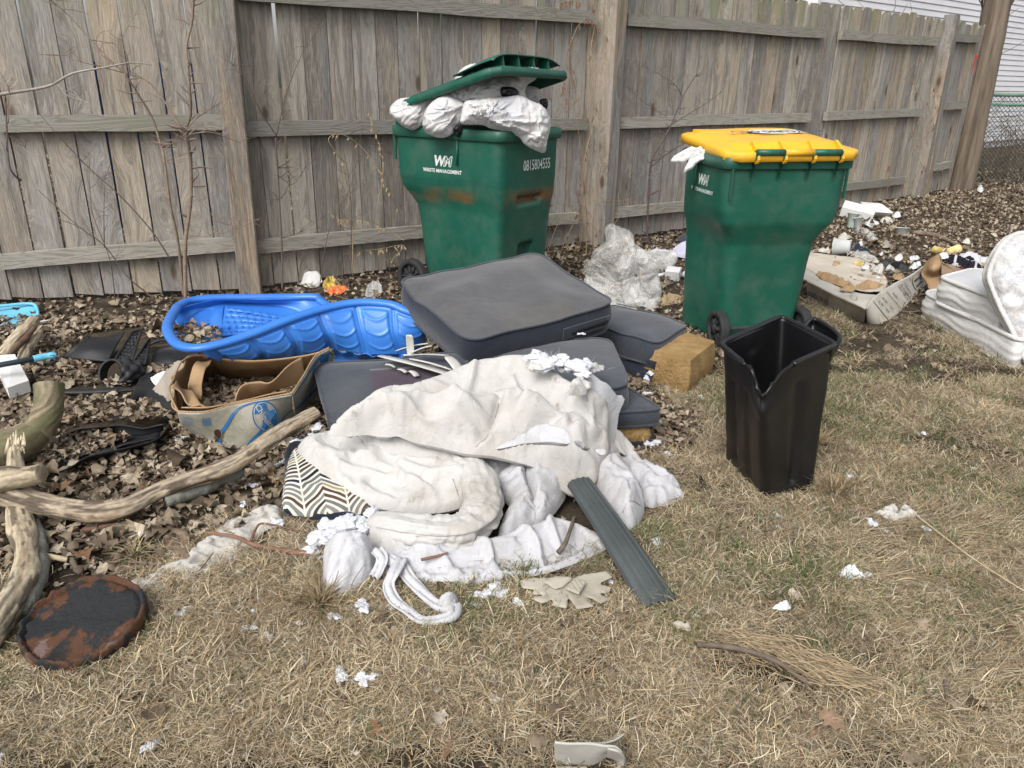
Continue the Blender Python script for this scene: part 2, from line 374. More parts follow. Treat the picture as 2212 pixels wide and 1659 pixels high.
LP = np.array([P(x, y)[:2] for x, y in ((-700, 1400), (-200, 1330), (40, 1270), (300, 1215), (420, 1150), (560, 1110), (650, 1040), (1000, 1000), (1420, 985), (1530, 900), (1545, 760), (1600, 700), (1750, 655), (1900, 690), (2020, 720), (2300, 800), (2500, 850))]+[(60., 12.), (60, 60), (-60, 60), (-60, 2.)])
def litter(x, y):
    q = np.stack([np.ravel(x), np.ravel(y)], -1); d, _ = poly_sdf(q, LP)
    return np.clip(d/.22+.4+1.6*fbm(v3(q[:, 0], q[:, 1]), 3.2, 3, 8.), 0, 1)
k = NT('soil', .95, .1)
c = k.mix(k.ramp(k.noise(9, 8, rough=.7), [(.35, 0.), (.7, 1.)]), (.045, .035, .027), (.11, .085, .06))
c = k.mix(k.ramp(k.noise(1.7, 6), [(.5, 0.), (.8, .45)]), c, (.19, .15, .10))
k.col(c); k.bump(k.noise(70, 8, rough=.75), .9, .02); SOIL = k.m
xs = np.r_[-90, -50, -25, -12, -7, np.arange(-4.5, 8.01, .055), 10, 14, 20, 30, 50, 90]; ys = np.r_[-60, -20, -6, -1, .6, np.arange(1.0, 13.01, .055), 15, 18, 24, 35, 60, 120]
gx, gy = np.meshgrid(xs, ys, indexing='ij'); V = v3(gx, gy, 0.).reshape(-1, 3); V[:, 2] = gh(V[:, 0], V[:, 1])
inn = (V[:, 0] > -4.6) & (V[:, 0] < 8.1) & (V[:, 1] > .9) & (V[:, 1] < 13.1); V[~inn, 2] = 0
g = mk('ground', V, gridF(len(xs), len(ys)), SOIL, origin=(0, 0, 0)); g['kind'] = 'structure'
# ---------------------------------------------------------------- scatter by geometry nodes
def scatter(name, pts, rots, scl, idx, sources, label, mat=None):
    me = bpy.data.meshes.new(name+'_points'); me.vertices.add(len(pts)); me.vertices.foreach_set('co', np.asarray(pts, np.float32).ravel())
    a = me.attributes.new('rot', 'FLOAT_VECTOR', 'POINT'); a.data.foreach_set('vector', np.asarray(rots, np.float32).ravel())
    a = me.attributes.new('scl', 'FLOAT', 'POINT'); a.data.foreach_set('value', np.asarray(scl, np.float32))
    a = me.attributes.new('idx', 'INT', 'POINT'); a.data.foreach_set('value', np.asarray(idx, np.int32))
    o = bpy.data.objects.new(name, me); COL.objects.link(o); me.materials.append(mat)
    sc = bpy.data.collections.new(name+'_source')
    for i, s in enumerate(sources):
        so_ = bpy.data.objects.new('%s_piece_%02d' % (name, i), s); sc.objects.link(so_)
    ng = bpy.data.node_groups.new(name, 'GeometryNodeTree'); ng.interface.new_socket('Geometry', in_out='INPUT', socket_type='NodeSocketGeometry'); ng.interface.new_socket('Geometry', in_out='OUTPUT', socket_type='NodeSocketGeometry')
    N = ng.nodes; L = ng.links; gi = N.new('NodeGroupInput'); go = N.new('NodeGroupOutput')
    ip = N.new('GeometryNodeInstanceOnPoints'); ci = N.new('GeometryNodeCollectionInfo'); ci.inputs['Collection'].default_value = sc; ci.inputs['Separate Children'].default_value = True; ci.inputs['Reset Children'].default_value = True
    def na(nm, t):
        x = N.new('GeometryNodeInputNamedAttribute'); x.data_type = t; x.inputs[0].default_value = nm; return x.outputs[0]
    L.new(gi.outputs[0], ip.inputs['Points']); L.new(ci.outputs[0], ip.inputs['Instance']); ip.inputs['Pick Instance'].default_value = True
    L.new(na('idx', 'INT'), ip.inputs['Instance Index']); L.new(na('rot', 'FLOAT_VECTOR'), ip.inputs['Rotation']); L.new(na('scl', 'FLOAT'), ip.inputs['Scale'])
    L.new(ip.outputs[0], go.inputs[0]); md = o.modifiers.new('scatter', 'NODES'); md.node_group = ng
    o['kind'] = 'stuff'; o['label'] = label
    return o
# grass -------------------------------------------------------------
def blade_tile(nb, R, green, seed, lo=.018, hi=.052, lean=(.9, 1.5), wid=.0011, comb=None):
    r = np.random.default_rng(seed); V = []; F = []; Cc = []; n = 0
    for _ in range(nb):
        x, y = r.normal(0, R*.55, 2); a = r.uniform(0, 2*math.pi) if comb is None else r.normal(comb, .35)
        ln = r.uniform(lo, hi); le = r.uniform(*lean); tw = r.normal(0, .5); w_ = wid*r.uniform(.6, 1.3); cu = r.normal(0, .5)
        z = r.uniform(0, .012); p = np.array([x, y, z]); m = 4
        if green: base = np.array([.095, .135, .05])*r.uniform(.6, 1.35)
        else:
            base = np.array([.56, .475, .33])*r.uniform(.26, 1.2); base = base*(1-.35*(r.random() < .3)*np.array([.6, .9, 1.2]))
            if r.random() < .12: base = np.array([.66, .60, .47])
        for k_ in range(m):
            s = k_/(m-1); d = np.array([math.cos(a+cu*s)*math.sin(le), math.sin(a+cu*s)*math.sin(le), math.cos(le+.5*s)])
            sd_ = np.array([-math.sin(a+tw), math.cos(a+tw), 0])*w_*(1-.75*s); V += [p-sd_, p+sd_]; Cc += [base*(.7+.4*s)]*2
            p = p+d*ln/(m-1); p[2] = max(p[2], .001)
            if k_: F.append((n+2*k_-2, n+2*k_-1, n+2*k_+1, n+2*k_))
        n += 2*m
    me = bpy.data.meshes.new('blades'); me.from_pydata(np.array(V).tolist(), [], F)
    at = me.color_attributes.new('Col', 'FLOAT_COLOR', 'POINT'); at.data.foreach_set('color', np.c_[np.clip(Cc, 0, 1), np.ones(len(V))].ravel().astype(np.float32))
    me.materials.append(GRASS); return me
k = NT('dry_grass', .75, .25); at = k.n('ShaderNodeVertexColor', layer_name='Col'); oi = k.n('ShaderNodeObjectInfo')
c = k.mix(1.0, at.outputs[0], k.ramp(oi.outputs['Random'], [(0, (.62, .58, .55)), (.5, (.95, .93, .9)), (1, (1.15, 1.1, 1.0))]), 'MULTIPLY')
k.col(c); GRASS = k.m
def area(n, y0, y1, pw=1.6):
    """random ground points, denser near the camera, inside the view wedge"""
    t = rng.random(n); y = y0*(y1/y0)**t if pw else y0+(y1-y0)*t
    x = rng.uniform(-1, 1, n)*(.74*y+.45)+.02*y; return x, y
tiles = [blade_tile(170, .07, False, i) for i in range(6)]+[blade_tile(60, .06, True, 20+i, .02, .05, (.3, 1.2), .0012) for i in range(3)]+[blade_tile(110, .07, False, 40+i, .05, .11, (1.2, 1.5), .0010, comb=0.) for i in range(3)]
# uniform density by area: sample uniformly in world
def uni(n, y0, y1):
    t = rng.random(n); a, b = y0, y1; y = np.sqrt(a*a+(b*b-a*a)*t)*1.0; return rng.uniform(-.74*y-.7, .74*y+1.5), y
x1, y1 = uni(17000, 1.15, 3.4); x2, y2 = uni(12500, 3.4, 8.5); x, y = np.r_[x1, x2], np.r_[y1, y2]
li = litter(x, y); dirt_ = fbm(v3(x, y), 1.9, 3, 21.); keep = (rng.random(len(x)) > li*1.15) & (((dirt_ < .12) | (rng.random(len(x)) < .35)) & ((fbm(v3(x, y), 9., 2) < .10) | (rng.random(len(x)) < .38)))
x, y = x[keep], y[keep]; gn = fbm(v3(x, y), 1.6, 3, 40.)+.25*(rng.random(len(x))-.5)+.25*np.clip((x-.6)/1.5, -1, 1)
idx = rng.integers(0, 6, len(x)); isg = (rng.random(len(x)) < np.clip(.16+.6*gn, .04, .42)); idx[isg] = 6+rng.integers(0, 3, isg.sum()); lng = (x > .9) & (y < 2.2) & (rng.random(len(x)) < .35); idx[lng] = 9+rng.integers(0, 3, lng.sum())
rot = np.zeros((len(x), 3)); rot[:, 2] = rng.uniform(0, 6.28, len(x)); rot[:, :2] = rng.normal(0, .08, (len(x), 2)); rot[lng, 2] = .15+rng.normal(0, .5, lng.sum())
for hx, hy, r_, _d in HOLES:
    kk = ((x-hx)**2+(y-hy)**2) < (r_*.8)**2; idx[kk] = idx[kk]; 
mk_ = np.ones(len(x), bool)
for hx, hy, r_, _d in HOLES: mk_ &= (((x-hx)**2+(y-hy)**2) > (r_*.75)**2) | (rng.random(len(x)) < .3)
x, y, rot, idx = x[mk_], y[mk_], rot[mk_], idx[mk_]
for pl in NOG:
    d_, _q = poly_sdf(np.stack([x, y], -1), pl); kk = d_ < -.005; x, y, rot, idx = x[kk], y[kk], rot[kk], idx[kk]
scl = rng.uniform(.7, 1.25, len(x))*np.where(y > 3.4, 1.25, 1.0)
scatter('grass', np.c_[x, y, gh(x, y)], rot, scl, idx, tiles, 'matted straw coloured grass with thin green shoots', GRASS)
# leaves ------------------------------------------------------------
def leaf_mesh(seed, lobed=False, nl=7, L_=.05, flat=1.):
    r = np.random.default_rng(seed); w_ = r.uniform(.28, .45)*L_; cu, cv, tw = r.normal(0, 12), r.normal(0, 18), r.normal(0, .9); V = []; F = []
    cu += 5*np.sign(cu); cu *= flat; cv *= flat
    for i in range(nl):
        s = i/(nl-1); ww = w_*math.sin(math.pi*min(1, (s*.94+.03)))**.7*(1+(.35*math.sin(i*2.6+seed) if lobed else .12*r.normal()))
        for j in (-1, -.45, .45, 1):
            px, py = (s-.5)*L_, j*ww; a = tw*(s-.5); px2 = px; py2 = py*math.cos(a)
            V.append((px2, py2, cu*px*px+cv*py*py+py*math.sin(a)+r.normal(0, .0012)))
    for i in range(nl-1):
        for j in range(3): a = i*4+j; F.append((a, a+4, a+5, a+1))
    V = np.array(V); V[:, 2] -= V[:, 2].min()
    me = bpy.data.meshes.new('leaf'); me.from_pydata(V.tolist(), [], F); me.polygons.foreach_set('use_smooth', [True]*len(F)); me.materials.append(LEAF); return me
k = NT('dead_leaf', .7, .3); oi = k.n('ShaderNodeObjectInfo')
c = k.ramp(oi.outputs['Random'], [(0, (.055, .038, .028)), (.18, (.12, .088, .063)), (.42, (.235, .182, .13)), (.7, (.36, .295, .215)), (.93, (.52, .45, .35)), (1, (.22, .11, .055))])
c = k.mix(k.ramp(k.noise(90, 4), [(.4, 0.), (.7, .55)]), c, (.12, .085, .05)); k.col(c); k.bump(k.noise(160, 3), .4, .002)
tr = k.n('ShaderNodeBsdfTranslucent'); k.l(c, tr.inputs[0]); ms = k.n('ShaderNodeMixShader'); ms.inputs[0].default_value = .15; k.l(k.b.outputs[0], ms.inputs[1]); k.l(tr.outputs[0], ms.inputs[2]); k.l(ms.outputs[0], k.t.nodes['Material Output'].inputs[0])
LEAF = k.m
leaves = [leaf_mesh(i, i % 3 == 0) for i in range(12)]; bigleaves = [leaf_mesh(60+i, True, 9, .06, .3) for i in range(4)]
def twig_mesh(seed):
    r = np.random.default_rng(seed); L_ = r.uniform(.08, .2); p = np.array([(s*L_, .02*math.sin(s*3+seed)*r.uniform(.3, 1), .004+.004*r.random()) for s in np.linspace(-.5, .5, 5)])
    V, F = tube(p, [.0025, .0028, .0022, .002, .001], 5); me = bpy.data.meshes.new('twig'); me.from_pydata(V.tolist(), [], F); me.materials.append(TWIG); return me
TWIG = simple('twig_bark', (.13, .095, .068), (.24, .19, .14), .9, 20., .4, 90.)
x1, y1 = uni(56000, 1.3, 4.2); x2, y2 = uni(92000, 4.2, 14.); x, y = np.r_[x1, x2], np.r_[y1, y2]
li = litter(x, y); keep = rng.random(len(x)) < np.where(li > .5, li, li*.5+.05); x, y = x[keep], y[keep]
for pl in NOLEAF:
    d_, _q = poly_sdf(np.stack([x, y], -1), pl); kk = d_ < -.0; x, y = x[kk], y[kk]
bz = gh(x, y)+rng.uniform(0, .022, len(x))*np.clip(litter(x, y), .1, 1)
rot = np.c_[rng.normal(0, .36, len(x)), rng.normal(0, .36, len(x)), rng.uniform(0, 6.28, len(x))]
scatter('fallen_leaves', np.c_[x, y, bz], rot, np.exp(rng.normal(-.62, .38, len(x)))*np.where(y > 6, 1.15, 1.), rng.integers(0, 12, len(x)), leaves, 'brown curled dead leaves lying in a thick layer', LEAF)
x, y = uni(3400, 1.3, 8.); li = litter(x, y); keep = rng.random(len(x)) < li*.8+.06; x, y = x[keep], y[keep]
scatter('twig_debris', np.c_[x, y, gh(x, y)+.008], np.c_[rng.normal(0, .12, (len(x), 2)), rng.uniform(0, 6.28, len(x))], rng.uniform(.5, 1.2, len(x)), rng.integers(0, 6, len(x)), [twig_mesh(i) for i in range(6)], 'short broken twigs scattered among the leaves', TWIG)
# ================================================================== FENCE
def wood_mat(name, tint=1.0, warm=.5, dark=.0):
    k = NT(name, .85, .15); oi = k.n('ShaderNodeObjectInfo'); rnd = oi.outputs['Random']
    off = k.n('ShaderNodeCombineXYZ'); k.setv(off.inputs[0], k.math('MULTIPLY', rnd, 37.)); k.setv(off.inputs[2], k.math('MULTIPLY', rnd, 91.))
    co = k.map(loc=off.outputs[0])
    g0 = k.n('ShaderNodeVectorMath', operation='MULTIPLY'); k.l(co, g0.inputs[0]); g0.inputs[1].default_value = (1, 1, .09)
    # knots bend the grain
    vo = k.n('ShaderNodeTexVoronoi'); vm = k.map((1., 1., .38), co=co); k.l(vm, vo.inputs['Vector']); vo.inputs['Scale'].default_value = 5.0
    kd = vo.outputs['Distance']; knot = k.ramp(kd, [(.0, 1.), (.07, .9), (.13, .25), (.3, 0.)])
    ad = k.n('ShaderNodeVectorMath', operation='ADD'); k.l(g0.outputs[0], ad.inputs[0]); cb = k.n('ShaderNodeCombineXYZ'); k.setv(cb.inputs[0], k.math('MULTIPLY', k.ramp(kd, [(0, 1.), (.45, 0.)]), .12)); k.l(cb.outputs[0], ad.inputs[1])
    gr = k.noise(16, 6, co=ad.outputs[0], dist=.6, rough=.6); fine = k.noise(110, 4, co=ad.outputs[0], rough=.7)
    wv = k.math('SINE', k.math('MULTIPLY', gr, 60.))
    base = k.ramp(k.math('FRACT', k.math('MULTIPLY', rnd, 7.3)), [(0, (.100, .100, .100)), (.3, (.150, .147, .142)), (.6, (.195, .188, .176)), (.80, (.24, .222, .19)), (1, (.185, .150, .112))])
    big = k.ramp(k.noise(2.2, 4, co=k.map((2.5, 2.5, .35), co=co)), [(.42, 0.), (.62, 1.)])
    base = k.mix(k.math('MULTIPLY', big, .75*warm), base, (.24, .17, .105))
    base = k.mix(k.ramp(gr, [(.44, .0), (.60, .7)]), base, (.080, .073, .066))
    base = k.mix(k.math('MULTIPLY', k.ramp(wv, [(.55, 0.), (1., 1.)]), .42), base, (.075, .058, .043))
    base = k.mix(k.ramp(fine, [(.45, 0.), (.75, .40)]), base, (.35, .325, .285))
    base = k.mix(knot, base, (.055, .038, .026))
    geo = k.n('ShaderNodeSeparateXYZ'); k.l(k.co, geo.inputs[0])
    gn_ = k.math('MULTIPLY', k.ramp(k.noise(3, 5, co=k.map((2, 2, .6), co=co)), [(.48, 0.), (.7, 1.)]), k.ramp(k.math('MULTIPLY', geo.outputs[2], .48), [(.72, 0.), (.95, .75)]))
    base = k.mix(gn_, base, (.12, .14, .07))
    if tint != 1: base = k.mix(1., base, (tint, tint, tint*.99), 'MULTIPLY')
    k.col(base); k.bump(k.math('ADD', k.math('MULTIPLY', wv, .35), k.math('ADD', fine, k.math('MULTIPLY', gr, 1.5))), .5, .004); return k.m
PICK = wood_mat('weathered_picket', 1.65, .45); RAILM = wood_mat('weathered_rail', 1.45, .25); POSTM = wood_mat('weathered_post', 1.6, .9)
def rail_mat():
    k = NT('rail_wood', .85, .15); oi = k.n('ShaderNodeObjectInfo'); gr = k.noise(14, 6, co=k.map((.12, .12, 1.)), dist=.7); wv = k.math('SINE', k.math('MULTIPLY', gr, 55.))
    b = k.mix(k.ramp(oi.outputs['Random'], [(0, 0.), (1, 1.)]), (.22, .212, .19), (.31, .295, .26)); b = k.mix(k.ramp(wv, [(.5, 0.), (1, .5)]), b, (.14, .11, .08)); b = k.mix(k.ramp(k.noise(3, 5), [(.5, 0.), (.75, .5)]), b, (.17, .18, .11))
    k.col(b); k.bump(wv, .3, .003); return k.m
RAILM = rail_mat()
fb = [P(540, 638), P(1296, 530), P(1762, 466), P(1977, 430), P(2074, 410)]
d0 = nrm(fb[1]-fb[0]); dl = nrm(P(540, 638)-P(0, 665)); fb = [fb[0]-dl*3.2]+fb
fence = thing('wooden_fence', 'tall weathered wooden privacy fence of grey upright boards behind the rubbish', 'fence', fb[1])
def vert(a, b):
    d = nrm((b-a)*[1, 1, 0]); n = np.array([d[1], -d[0], 0])   # n points to the camera side
    return d, n
FR = [[((-10, 268.7), (484, 264)), ((-10, 568.5), (508, 528))],
      [((520, -18), (1290, 38)), ((532, 279), (1271, 268)), ((555, 534), (1250, 471))],
      [((1357, 42), (1784, 71.5)), ((1337, 266), (1752, 254)), ((1315, 462), (1742, 422))],
      [((1820, 75), (2031, 91)), ((1788, 251), (1995, 243)), ((1778, 410), (1960, 389))],
      [((2064, 81), (2120, 85)), ((2028, 229), (2088, 228)), ((1993, 367), (2060, 355))]]
pw_ = [.168, .168, .182, .20, .215]; pr = np.random.default_rng(5); picks = 0
for b in range(5):
    A, B = fb[b], fb[b+1]; d, n = vert(A, B); L_ = np.linalg.norm((B-A)[:2]); back = -.062
    off = 0. ; s = .02 if b else L_-.028-int((L_-.03)/pw_[b])*pw_[b]
    if b == 4: L_ += .35
    while s < L_-.02:
        w_ = min(pw_[b]*pr.uniform(.95, 1.05), L_-s+.01); gap = pr.choice([.006, .009, .012]) if b > 1 else pr.choice([.007, .010, .013] if b == 0 else [.006, .008, .011]); top = 2.06+pr.normal(0, .012); c0 = .032; t0 = back-pr.uniform(0, .006); t1 = t0-.017; lean = pr.normal(0, .003)
        prof = [(s, .03+pr.uniform(0, .02)), (s+w_-gap, .03), (s+w_-gap, top-c0), (s+w_-gap-c0, top), (s+c0, top), (s, top-c0)]
        V = np.array([A+d*(u+lean*v)+n*(t0+pr.normal(0, .0012))+[0, 0, v] for u, v in prof]+[A+d*(u+lean*v)+n*t1+[0, 0, v] for u, v in prof])
        F = [tuple(range(5, -1, -1))[::-1], tuple(range(6, 12))[::-1]]+[(i, i+6, (i+1) % 6+6, (i+1) % 6) for i in range(6)]
        mk('picket', V, F, PICK, fence, smooth=False); s += w_; picks += 1
    p0 = A+n*.0
    for (x0, y0), (x1, y1) in FR[b]:
        a = on_plane(x0, y0, p0, n); c_ = on_plane(x1, y1, p0, n); hh = .044; nn = 6; ts = np.linspace(0, 1, nn)
        c0 = np.array([a+(c_-a)*t for t in ts]); c0[1:-1, 2] += pr.normal(0, .003, nn-2)
        V = np.concatenate([c0+n*.0+[0, 0, hh], c0+n*.0-[0, 0, hh], c0-n*.05-[0, 0, hh], c0-n*.05+[0, 0, hh]]); F = []
        for j in range(4):
            for i in range(nn-1): F.append((j*nn+i, ((j+1) % 4)*nn+i, ((j+1) % 4)*nn+i+1, j*nn+i+1))
        F += [(0, nn, 2*nn, 3*nn), (nn-1, 4*nn-1, 3*nn-1, 2*nn-1)]; mk('rail', V, F, RAILM, fence, smooth=False)
def post(basepx, toppx, w_, top_z, yaw, bay):
    A, B = fb[bay], fb[bay+1]; d, n = vert(A, B); base = P(*basepx); tp = on_plane(*toppx, base+n*.02, n); sl_ = (tp-base)/max(tp[2], .01)
    zs = np.linspace(-.05, top_z, 9); V = []; h = w_/2; ch = .008
    for z in zs:
        c_ = base+sl_*z; R = rotz(yaw+math.atan2(d[1], d[0]))
        for px, py in ((-h+ch, -h), (h-ch, -h), (h, -h+ch), (h, h-ch), (h-ch, h), (-h+ch, h), (-h, h-ch), (-h, -h+ch)):
            V.append(c_+R @ np.array([px, py, 0])*(1+.012*math.sin(z*9+px*40)))
    V = np.array(V); F = gridF(len(zs), 8, False, True); F.append(tuple((len(zs)-1)*8+i for i in range(8)))
    return mk('post', V, F, POSTM, fence, smooth=False)
post((543, 636), (480, 2), .135, 2.3, 0, 0); post((1296, 528), (1326, 2), .165, 2.3, .25, 1)
post((1742, 455), (1805, 36), .14, 1.97, .1, 2); post((1977, 428), (2052, 64), .14, 1.93, .15, 3)
post((1990, 425), (2058, 30), .14, 2.1, .1, 4)
# utility pole
k = NT('pole_wood', .9, .1); gr = k.noise(9, 6, co=k.map((1, 1, .06)), rough=.7)
k.col(k.mix(k.ramp(gr, [(.35, 0.), (.6, 1.)]), (.075, .058, .045), (.21, .17, .13))); k.bump(gr, .9, .02); POLE = k.m
pb = P(2074, 412); pt = at_y(2157, 0, pb[1]+.1); dr = nrm(pt-pb)
V, F = tube([pb-dr*.2, pb+dr*1, pb+dr*3, pb+dr*7], [.165, .16, .155, .14], 14, 40, noise=.06, nsc=9.)
solo('utility_pole', V, F, POLE, 'thick leaning wooden utility pole at the far end of the fence', 'pole')
# things seen behind the fence -------------------------------------------------
SIDE = simple('white_vinyl', (.68, .68, .70), (.62, .62, .65), .5, 2., .05)
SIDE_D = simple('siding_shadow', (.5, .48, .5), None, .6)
d, n = vert(fb[2], fb[5]); hb = at_y(1766, 12, 14.2)*[1, 1, 0]
house = thing('neighbour_house', 'white vinyl sided house behind the fence and chain link', 'house', hb)
NB = 58; Lh = 14.; ex = .112
for i in range(NB):
    z = .15+i*ex
    pr_ = [(0, z), (.016, z-.006), (.020, z), (.004, z+ex)]
    V = np.array([hb+d*s_+n*o_+[0, 0, zz] for s_ in (0, Lh) for o_, zz in pr_]); mk('siding_board', V, [(0, 1, 5, 4), (1, 2, 6, 5), (2, 3, 7, 6), (0, 3, 2, 1), (4, 5, 6, 7), (3, 0, 4, 7)], SIDE, house, smooth=False)
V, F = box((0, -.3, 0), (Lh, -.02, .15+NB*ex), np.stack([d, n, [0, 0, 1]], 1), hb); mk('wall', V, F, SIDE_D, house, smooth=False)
V, F = box((-.07, -.2, 0), (0, .04, .15+NB*ex), np.stack([d, n, [0, 0, 1]], 1), hb); mk('corner_board', V, F, SIDE, house, smooth=False)
ROOF = simple('blue_shingle', (.10, .13, .19), (.16, .19, .25), .9, 20)
WHT = simple('white_trim', (.7, .7, .7), None, .6)
h2 = at_y(1560, 2, 24.)*[1, 1, 0]; roofh = thing('far_house', 'house with a dark blue shingle roof glimpsed above the fence top', 'house', h2)
V, F = box((-3.5, 0, 0), (2.6, 5, 3.9), None, h2); mk('wall', V, F, simple('tan_wall', (.3, .22, .16), None, .9), roofh, smooth=False)
V = np.array([h2+q for q in ((-3.9, -.4, 3.8), (2.9, -.4, 3.8), (2.9, 2.6, 6.2), (-3.9, 2.6, 6.2), (-3.9, -.4, 3.95), (2.9, -.4, 3.95), (2.9, 2.6, 6.35), (-3.9, 2.6, 6.35), (2.9, 5.4, 3.8), (-3.9, 5.4, 3.8))])
mk('roof', V, [(0, 1, 2, 3), (4, 7, 6, 5), (0, 4, 5, 1), (1, 5, 6, 2), (0, 3, 7, 4), (6, 7, 9, 8)], ROOF, roofh, smooth=False)
# blue and red playthings seen through the gaps of the left bay
dl_, nl_ = vert(fb[0], fb[1]); q0 = fb[1]-nl_*.45
V, F = box((-.95, -.03, .38), (-.05, .03, 1.38), np.stack([dl_, nl_, [0, 0, 1]], 1), q0*[1, 1, 0]); solo('play_slide', V, F, simple('slide_blue', (.02, .12, .5), None, .5), 'blue plastic panel showing through the fence gaps beside the near post', 'play panel', smooth=False)
V, F = box((-3.2, -.03, .75), (-1.35, .03, 2.2), np.stack([dl_, nl_, [0, 0, 1]], 1), q0*[1, 1, 0]-nl_*.2); solo('garden_shed', V, F, simple('shed_red', (.30, .055, .04), None, .7), 'dull red panel showing through the gaps at the left end of the fence', 'shed panel', smooth=False)
# chain link fence ---------------------------------------------------------------
GRN = simple('green_coated_metal', (.07, .17, .12), (.14, .25, .18), .5); WIRE = simple('dark_wire', (.03, .05, .045), None, .5)
c0 = P(2090, 405)*[1, 1, 0]+[0.25, .5, 0]; cdir = nrm(np.array([1., -.05, 0])); link = thing('chain_link_fence', 'green chain link fence running right from the utility pole', 'fence', c0)
HT = at_y(2170, 205, c0[1])[2]
for zz, rr in ((HT, .022), (HT-.13, .016)):
    V, F = tube([c0+[0, 0, zz], c0+cdir*5+[0, 0, zz]], rr, 8); mk('top_rail' if rr > .02 else 'rail', V, F, GRN, link)
for s_ in (.05, 2.4, 4.7):
    V, F = tube([c0+cdir*s_, c0+cdir*s_+[0, 0, HT]], .028, 8); mk('post', V, F, GRN, link)
mb = MB(); st = .058
for i in range(-40, 90):
    for sg in (1, -1):
        x0 = i*st; s0, s1 = (x0, x0+HT) if sg > 0 else (x0+HT, x0); za, zb = 0, HT
        def clip(s, z): return c0+cdir*s+[0, sg*.003, z]
        if max(s0, s1) < 0 or min(s0, s1) > 5: continue
        ts = [t for t in (0, 1)]; a_, b_ = s0, s1
        t0_, t1_ = 0., 1.
        for lim in (0., 5.):
            if (a_-lim)*(b_-lim) < 0:
                t = (lim-a_)/(b_-a_)
                if (a_ < 0 and lim == 0) or (a_ > 5 and lim == 5): t0_ = max(t0_, t)
                else: t1_ = min(t1_, t)
        if t1_-t0_ < .02: continue
        V, F = tube([clip(a_+(b_-a_)*t0_, HT*t0_), clip(a_+(b_-a_)*t1_, HT*t1_)], .0035, 3, cap=False); mb.add(V, F)
o = mb.build('wire_mesh', WIRE, link); o['kind'] = 'stuff'
# brush beyond the chain link
mb = MB(); r = np.random.default_rng(11)
for i in range(420):
    b0 = c0+[r.uniform(-.2, 5), r.uniform(.2, 2.2), 0]; hgt = r.uniform(.3, 1.1)*(1 if r.random() < .8 else 1.6); a = r.uniform(0, 6.28)
    p = [b0, b0+[.15*math.cos(a), .15*math.sin(a), hgt*.5], b0+[.5*math.cos(a), .5*math.sin(a), hgt*.9], b0+[.8*math.cos(a+.4), .8*math.sin(a+.4), hgt*r.uniform(.5, 1)]]
    V, F = tube(p, [.006, .005, .003, .0015], 3, 8, cap=False); mb.add(V, F)
solo('brush', np.concatenate(mb.V), mb.F, TWIG, 'tangle of bare brown brush behind the chain link fence', 'brush')['kind'] = 'stuff'
def twigs(base, h, seed, nb=5, spread=.5, r0=.01, lean=(0, 0), name='stem', parent=None, depth=2, mat=None, up=.9):
    r = np.random.default_rng(seed); mb = MB()
    def br(p, dirv, ln, rad, lv):
        pts = [p]; q = p.copy(); dv = dirv.copy(); m = 6
        for i in range(m): dv = nrm(dv+r.normal(0, .10, 3)+[0, 0, .03]); q = q+dv*ln/m; pts.append(q)
        V, F = tube(pts, np.linspace(rad, rad*.35, m+1), 5, cap=False); mb.add(V, F)
        if lv > 0:
            for _ in range(nb):
                t = r.integers(1, m+1); a = r.uniform(0, 6.28); nd = nrm(dv+np.array([math.cos(a)*spread*1.6, math.sin(a)*spread*.6, r.uniform(-.1, .5)])); br(pts[t].copy(), nd, ln*r.uniform(.35, .6), rad*.45, lv-1)
    br(np.array(base, float), nrm(np.array([lean[0], lean[1], up])), h, r0, depth)
    return mb
t_ = at_y(2062, 30, 12.6)*[1, 1, 0]; tr_ = thing('bare_tree', 'small bare tree whose twigs rise behind the tall end post of the fence', 'tree', t_)
twigs(t_, 4.2, 3, 6, .8, .04, (.05, 0), depth=2).build('branch', TWIG, tr_)
# ================================================================== CARTS
def cart_mat(name, rust):
    k = NT(name, .38, .45); g = k.mix(k.ramp(k.noise(3.5, 6), [(.35, 0.), (.7, 1.)]), (.006, .072, .047), (.008, .095, .062))
    scr = k.ramp(k.noise(14, 6, co=k.map((1, 1, 9)), rough=.7), [(.63, 0.), (.72, .35)]); g = k.mix(scr, g, (.10, .22, .18))
    dust = k.ramp(k.noise(6, 8, rough=.7), [(.45, 0.), (.75, .55)]); g = k.mix(dust, g, (.075, .12, .095))
    if rust:
        s = k.n('ShaderNodeSeparateXYZ'); k.l(k.co, s.inputs[0]); z = s.outputs[2]; nz = k.noise(5, 6, rough=.7)
        zz = k.math('ADD', z, k.math('MULTIPLY', k.math('SUBTRACT', nz, .5), .10))
        band = k.math('MULTIPLY', k.ramp(zz, [(.62, 0.), (.65, 1.), (.675, 1.), (.73, 0.)]), k.ramp(k.noise(3.1, 5, co=k.map(loc=(3, 1, 0))), [(.44, 0.), (.58, 1.)]))
        b2 = k.math('MULTIPLY', k.ramp(zz, [(.70, 0.), (.73, 1.), (.76, 1.), (.80, 0.)]), k.ramp(s.outputs[0], [(-.0, 0.), (.01, 1.)]))
        b2 = k.math('MULTIPLY', b2, k.ramp(k.math('MULTIPLY', k.math('ADD', s.outputs[0], k.math('MULTIPLY', s.outputs[1], 1.)), 1.), [(0, 0.), (.01, 1.)]))
        g = k.mix(k.math('MULTIPLY', band, .85), g, (.16, .075, .025))
    k.col(g); rr = k.ramp(k.noise(9, 6), [(.3, .34), (.8, .6)]); k.l(rr, k.b.inputs['Roughness']); k.bump(k.noise(240, 3), .12, .001); return k.m
GREEN = cart_mat('green_plastic', False); GREENR = cart_mat('green_plastic_rusty', True)
